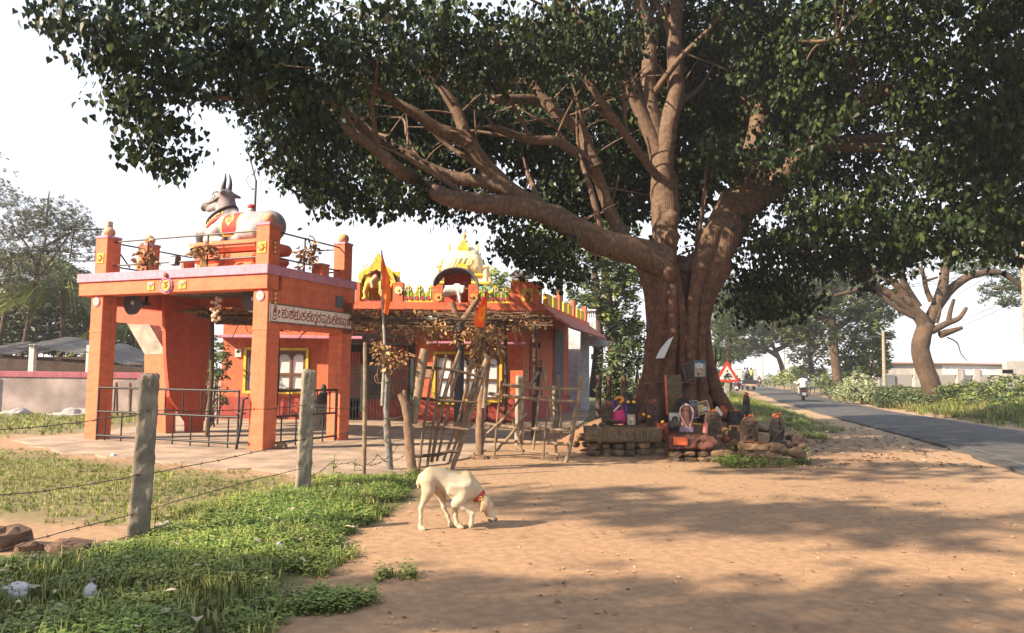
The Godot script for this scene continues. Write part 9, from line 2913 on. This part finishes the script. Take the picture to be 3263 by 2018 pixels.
func make_plants():
	var fresh := [Color(0.105, 0.18, 0.03), Color(0.14, 0.215, 0.038), Color(0.085, 0.14, 0.027), Color(0.17, 0.215, 0.05)]
	var straw := [Color(0.27, 0.30, 0.075), Color(0.22, 0.27, 0.06), Color(0.36, 0.34, 0.12), Color(0.17, 0.23, 0.045)]
	var short := [blade_tuft(9, 0.09, 0.05, 1), blade_tuft(8, 0.07, 0.06, 2)]
	var longer := [blade_tuft(9, 0.16, 0.06, 3, 0.03), blade_tuft(9, 0.13, 0.07, 4, 0.03)]
	var weed := [weed_mesh(1), weed_mesh(2), weed_mesh(3)]
	plant_in("weeds", "low green leafy weeds along the wire fence", weed, WEEDS, 9000, fresh, 0.3, 0.95, 0.25, -0.3)
	plant_in("fence_grass", "fresh green grass among the weeds in the left foreground", longer + short, WEEDS, 11500, fresh + [straw[0], straw[1], straw[2]], 0.3, 0.95, 0.3, -0.7)
	plant_in("yard_grass", "short yellowing grass between the wire fence and the concrete yard", short, YARD, 13000, straw + straw + fresh, 0.3, 0.7, 0.5)
	plant_in("far_yard_grass", "short grass before the pink compound wall", short, FAR_YARD, 3500, straw, 0.8, 1.5, 0.6)
	var edge := flat([Vector3(-1.482, 0, -5.995), Vector3(-1.264, 0, -6.198), Vector3(-.705, 0, -6.03), Vector3(-.885, 0, -5.725), Vector3(-1.211, 0, -5.392), Vector3(-.943, 0, -5.21), Vector3(-1.302, -0, -4.694), Vector3(-1.502, -0, -4.843)])
	plant_in("sparse_grass", "sparse grass sprigs straggling onto the bare red earth", short + weed, edge, 420, fresh, 0.5, 1.0, 0.2, 0.0)
	var tall := [blade_tuft(16, 0.4, 0.2, 5, 0.02), blade_tuft(14, 0.34, 0.24, 6, 0.02)]
	plant_in("right_verge_grass", "tall unkempt grass along the right side of the road", tall, band(ROAD_R, -12.0, -62.0, 1.0, 7.5), 9500, straw + [Color(0.16, 0.20, 0.05), Color(0.13, 0.17, 0.045), Color(0.3, 0.22, 0.12)], 0.4, 1.2, 0.9)
	plant_in("left_verge_grass", "tall grass on the left verge behind the shrine", tall, band(ROAD_L, -21.0, -48.0, -6.0, -1.1), 4200, straw + straw + fresh, 0.15, 0.45, 0.9)
	plant_in("shoulder_grass", "short grass on the shoulder right of the shrine", short + weed, flat([Vector3(10.6, 0, -33.11), Vector3(10.7, 0, -28.51), Vector3(8.64, 0, -20.48), Vector3(7.6, 0, -17.9), Vector3(7.17, 0, -18.06), Vector3(9.11, 0, -25.78)]), 2600, straw + fresh, 0.8, 1.6, 0.5, -0.1)
	# weeds at the foot of the mound
	var mound := flat([Vector3(3.55, 0, -13.72), Vector3(4.54, 0, -15.24), Vector3(5.18, 0, -14.93), Vector3(5.98, 0, -15.41), Vector3(5.33, 0, -13.46), Vector3(4.29, 0, -12.78), Vector3(3.71, 0, -12.95)])
	plant_in("mound_weeds", "low green weeds at the right foot of the tree mound", weed + short, mound, 260, fresh, 0.7, 1.6, 0.2, 0.05)
	# single leafy plants by the fence
	var k := 0
	for q in [[Vector3(-2.59, 0, -11.16), 0.34, "tall weed with toothed leaves beside the second granite post"], [Vector3(-2.42, 0, -11.83), 0.2, "broad leaved weed near the thin stake"], [Vector3(-3.248, 0, -7.008), 0.26, "leafy weed at the foot of the nearest granite post"], [Vector3(-2.421, 0, -6.143), 0.22, "taller weed in the middle of the foreground grass"], [Vector3(7.99, 0, -27.96), 0.5, "dark leafy plant behind the trunk's right root"], [Vector3(-1.44, 0, -12.08), 0.12, "low weed at the foot of the forked post"]]:
		var t := thing("leafy_weed", q[2], "plant", Vector3(q[0].x, hgt(q[0].x, q[0].z), q[0].z))
		var m := MB.new()
		m.rod(Vector3.ZERO, Vector3(0.02, q[1], 0), 0.006, 0.003, 5)
		obj("stem", m, M.wood_dark, t)
		for i in 12:
			m = MB.new()
			var a := i * 2.4
			var d := Vector3(cos(a), rnd(-0.2, 0.5), sin(a)).normalized()
			var c := Vector3(0.01, q[1] * (0.25 + 0.75 * i / 11.0), 0)
			var l: float = rnd(0.28, 0.42) * q[1] * (1.2 - 0.6 * i / 11.0)
			var s := d.cross(Vector3.UP).normalized() * l * 0.34
			m.col = fresh[i % 4]
			m.quad(c, c + d * l * 0.5 + s, c + d * l - Vector3(0, l * 0.15, 0), c + d * l * 0.5 - s, (Vector3.UP + d * 0.3).normalized())
			obj("leaf", m, M.grass, t)
		k += 1

func make_litter():
	# dry leaves and pebbles strewn on the earth
	var lm := leaf_mesh(0.09)
	var places := []
	var tints := []
	var cols := [Color(0.26, 0.15, 0.07), Color(0.30, 0.19, 0.10), Color(0.16, 0.09, 0.05), Color(0.34, 0.25, 0.15), Color(0.33, 0.2, 0.1)]
	for i in 1700:
		var p := Vector2(rnd(-1.5, 9.0), rnd(-14.0, -3.6))
		if Geometry2D.is_point_in_polygon(p, WEEDS) or p.x > along(ROAD_L, p.y) - 0.1:
			continue
		if ground_noise.get_noise_2d(p.x * 1.1 + 9.0, p.y * 1.1) < rnd(-0.5, 0.35):
			continue
		places.append(Transform3D(Basis(Vector3.UP, rnd(0, TAU)) * Basis(Vector3.RIGHT, -PI / 2 + rnd(-0.4, 0.4)).scaled_local(Vector3.ONE * rnd(0.15, 0.55)), Vector3(p.x, hgt(p.x, p.y) + 0.012, p.y)))
		tints.append(cols[rng.randi() % 5])
	for i in 500:
		var q: float = rnd(-24.0, -13.0)
		var p := Vector2(along(ROAD_L, q) - rnd(0.3, 4.5), q)
		places.append(Transform3D(Basis(Vector3.UP, rnd(0, TAU)) * Basis(Vector3.RIGHT, -PI / 2 + rnd(-0.5, 0.5)).scaled_local(Vector3.ONE * rnd(0.6, 1.3)), Vector3(p.x, hgt(p.x, p.y) + 0.02, p.y)))
		tints.append(cols[rng.randi() % 5])
	for i in 500:
		var p := Vector2(rnd(-4.5, 0.0), rnd(-10.0, -4.0))
		if Geometry2D.is_point_in_polygon(p, WEEDS) and rnd() < 0.35:
			places.append(Transform3D(Basis(Vector3.UP, rnd(0, TAU)) * Basis(Vector3.RIGHT, -PI / 2 + rnd(-0.5, 0.5)).scaled_local(Vector3.ONE * rnd(0.4, 1.0)), Vector3(p.x, hgt(p.x, p.y) + 0.07, p.y)))
			tints.append(cols[1 + rng.randi() % 4].lerp(Color(0.5, 0.47, 0.42), 0.4))
	tag(scatter("fallen_leaves", lm, M.dry, places, tints), "dry fallen leaves scattered over the earth", "leaf litter")
	var pm := MB.new()
	pm.rock(Vector3.ZERO, Vector3(0.02, 0.014, 0.018), 5, Basis(), 7)
	places = []
	tints = []
	for i in 6500:
		var z := -3.4 - 14.0 * pow(rnd(), 1.8)
		var p := Vector2(rnd(-2.5, 8.5) * (0.45 + absf(z) / 16.0), z)
		if Geometry2D.is_point_in_polygon(p, WEEDS) or Geometry2D.is_point_in_polygon(p, PAD) or p.x > along(ROAD_L, z):
			continue
		if ground_noise.get_noise_2d(p.x * 1.3, p.y * 1.3) < rnd(-0.6, 0.3):
			continue
		var s := rnd(0.12, 0.42) if i % 60 else rnd(0.5, 1.1)
		places.append(Transform3D(Basis(Vector3.UP, rnd(0, TAU)).scaled_local(Vector3.ONE * s), Vector3(p.x, hgt(p.x, z) + 0.002, z)))
		tints.append([Color(0.42, 0.27, 0.17), Color(0.30, 0.19, 0.13), Color(0.36, 0.25, 0.16), Color(0.33, 0.2, 0.12)][i % 4])
	tag(scatter("pebbles", pm.mesh(), M.dry, places, tints), "small pebbles and grit strewn over the red earth", "gravel")
	# rocks in the left foreground
	var k := 0
	for q in [[Vector3(-3.632, 0, -6.359), 0.2, "reddish rock in the grass below the nearest granite post, to its left"], [Vector3(-4.337, 0, -6.621), 0.26, "large brown rock at the left edge of the view"], [Vector3(-3.455, 0, -6.544), 0.12, "small rock between the nearest granite post and the reddish rock"], [Vector3(-4.022, 0, -6.455), 0.13, "low rock between the left edge and the reddish rock"]]:
		var m := MB.new()
		m.rock(Vector3(0, q[1] * 0.25, 0), Vector3(q[1], q[1] * 0.55, q[1] * 0.7), 400 + k, Basis(Vector3.UP, k * 1.3), 11)
		tag(obj("rock", m, mat(Color(0.30, 0.17, 0.11), 0.9, T.fine, 5.0, T.cell, 1.5, T.blotch, 2.0), self, Vector3(q[0].x, hgt(q[0].x, q[0].z), q[0].z)), q[2], "rock")
		k += 1
	# plastic bags and paper
	k = 0
	for q in [[Vector3(-3.201, 0, -5.031), 0.1, 0.06, "crumpled clear plastic bag in the grass at the lower left corner"], [Vector3(-2.68, -0, -4.947), 0.045, 0.08, "white plastic cup-like scrap standing in the lower left grass"], [Vector3(-2.687, 0, -4.645), 0.06, 0.05, "small white plastic scrap at the bottom edge of the grass"], [Vector3(-6.97, 0, -13.39), 0.05, 0.05, "white paper scrap at the edge of the concrete yard"], [Vector3(-2.514, 0, -6.912), 0.09, 0.03, "grey paper scrap lying in the weeds' middle"], [Vector3(-1.895, 0, -6.331), 0.03, 0.06, "white leaf-like scrap low in the weeds"], [Vector3(-1.03, 0, -10.54), 0.02, 0.02, "tiny white scrap near the weeds' right tip"], [Vector3(-3.406, 0, -7.603), 0.05, 0.03, "white scrap beside the nearest granite post"]]:
		var nz := FastNoiseLite.new()
		nz.seed = 70 + k
		nz.frequency = 1.6
		var m := MB.new()
		var rows := []
		for i in 12:
			var f := -PI / 2 + PI * i / 11.0
			var row := PackedVector3Array()
			for j in 18:
				var a := TAU * j / 18.0
				var o := Vector3(sin(a) * cos(f), sin(f), cos(a) * cos(f))
				var rr := 1.0 + 0.5 * nz.get_noise_3dv(o * 1.2) + 0.12 * nz.get_noise_3dv(o * 4.0)
				row.append(o * Vector3(q[1], q[2], q[1] * 0.7) * rr)
			rows.append(row)
		m.grid(rows, true)
		tag(obj("plastic_scrap", m, M.plastic if k != 4 else M.cement, self, Vector3(q[0].x, hgt(q[0].x, q[0].z) + q[2] * 0.6, q[0].z)), q[3], "litter")
		k += 1
	# clods of earth at the post feet
	k = 0
	for q in [[Vector3(-1.92, 0, -11.22), 0.16, "dark clods of dug earth at the feet of stake and flag pole"], [Vector3(-.52, 0, -13.95), 0.14, "earth heaped round the gate post's foot"]]:
		var m := MB.new()
		for i in 16:
			var s: float = rnd(0.3, 0.8) * q[1]
			m.rock(Vector3(rnd(-0.32, 0.32), 0.0, rnd(-0.12, 0.12)), Vector3(s, s * 0.7, s), 500 + i, Basis(), 7)
		tag(obj("earth_clods", m, mat(Color(0.22, 0.13, 0.085), 0.95, T.fine, 5.0, T.cell, 1.2), self, Vector3(q[0].x, hgt(q[0].x, q[0].z), q[0].z)), q[2], "earth")
		k += 1
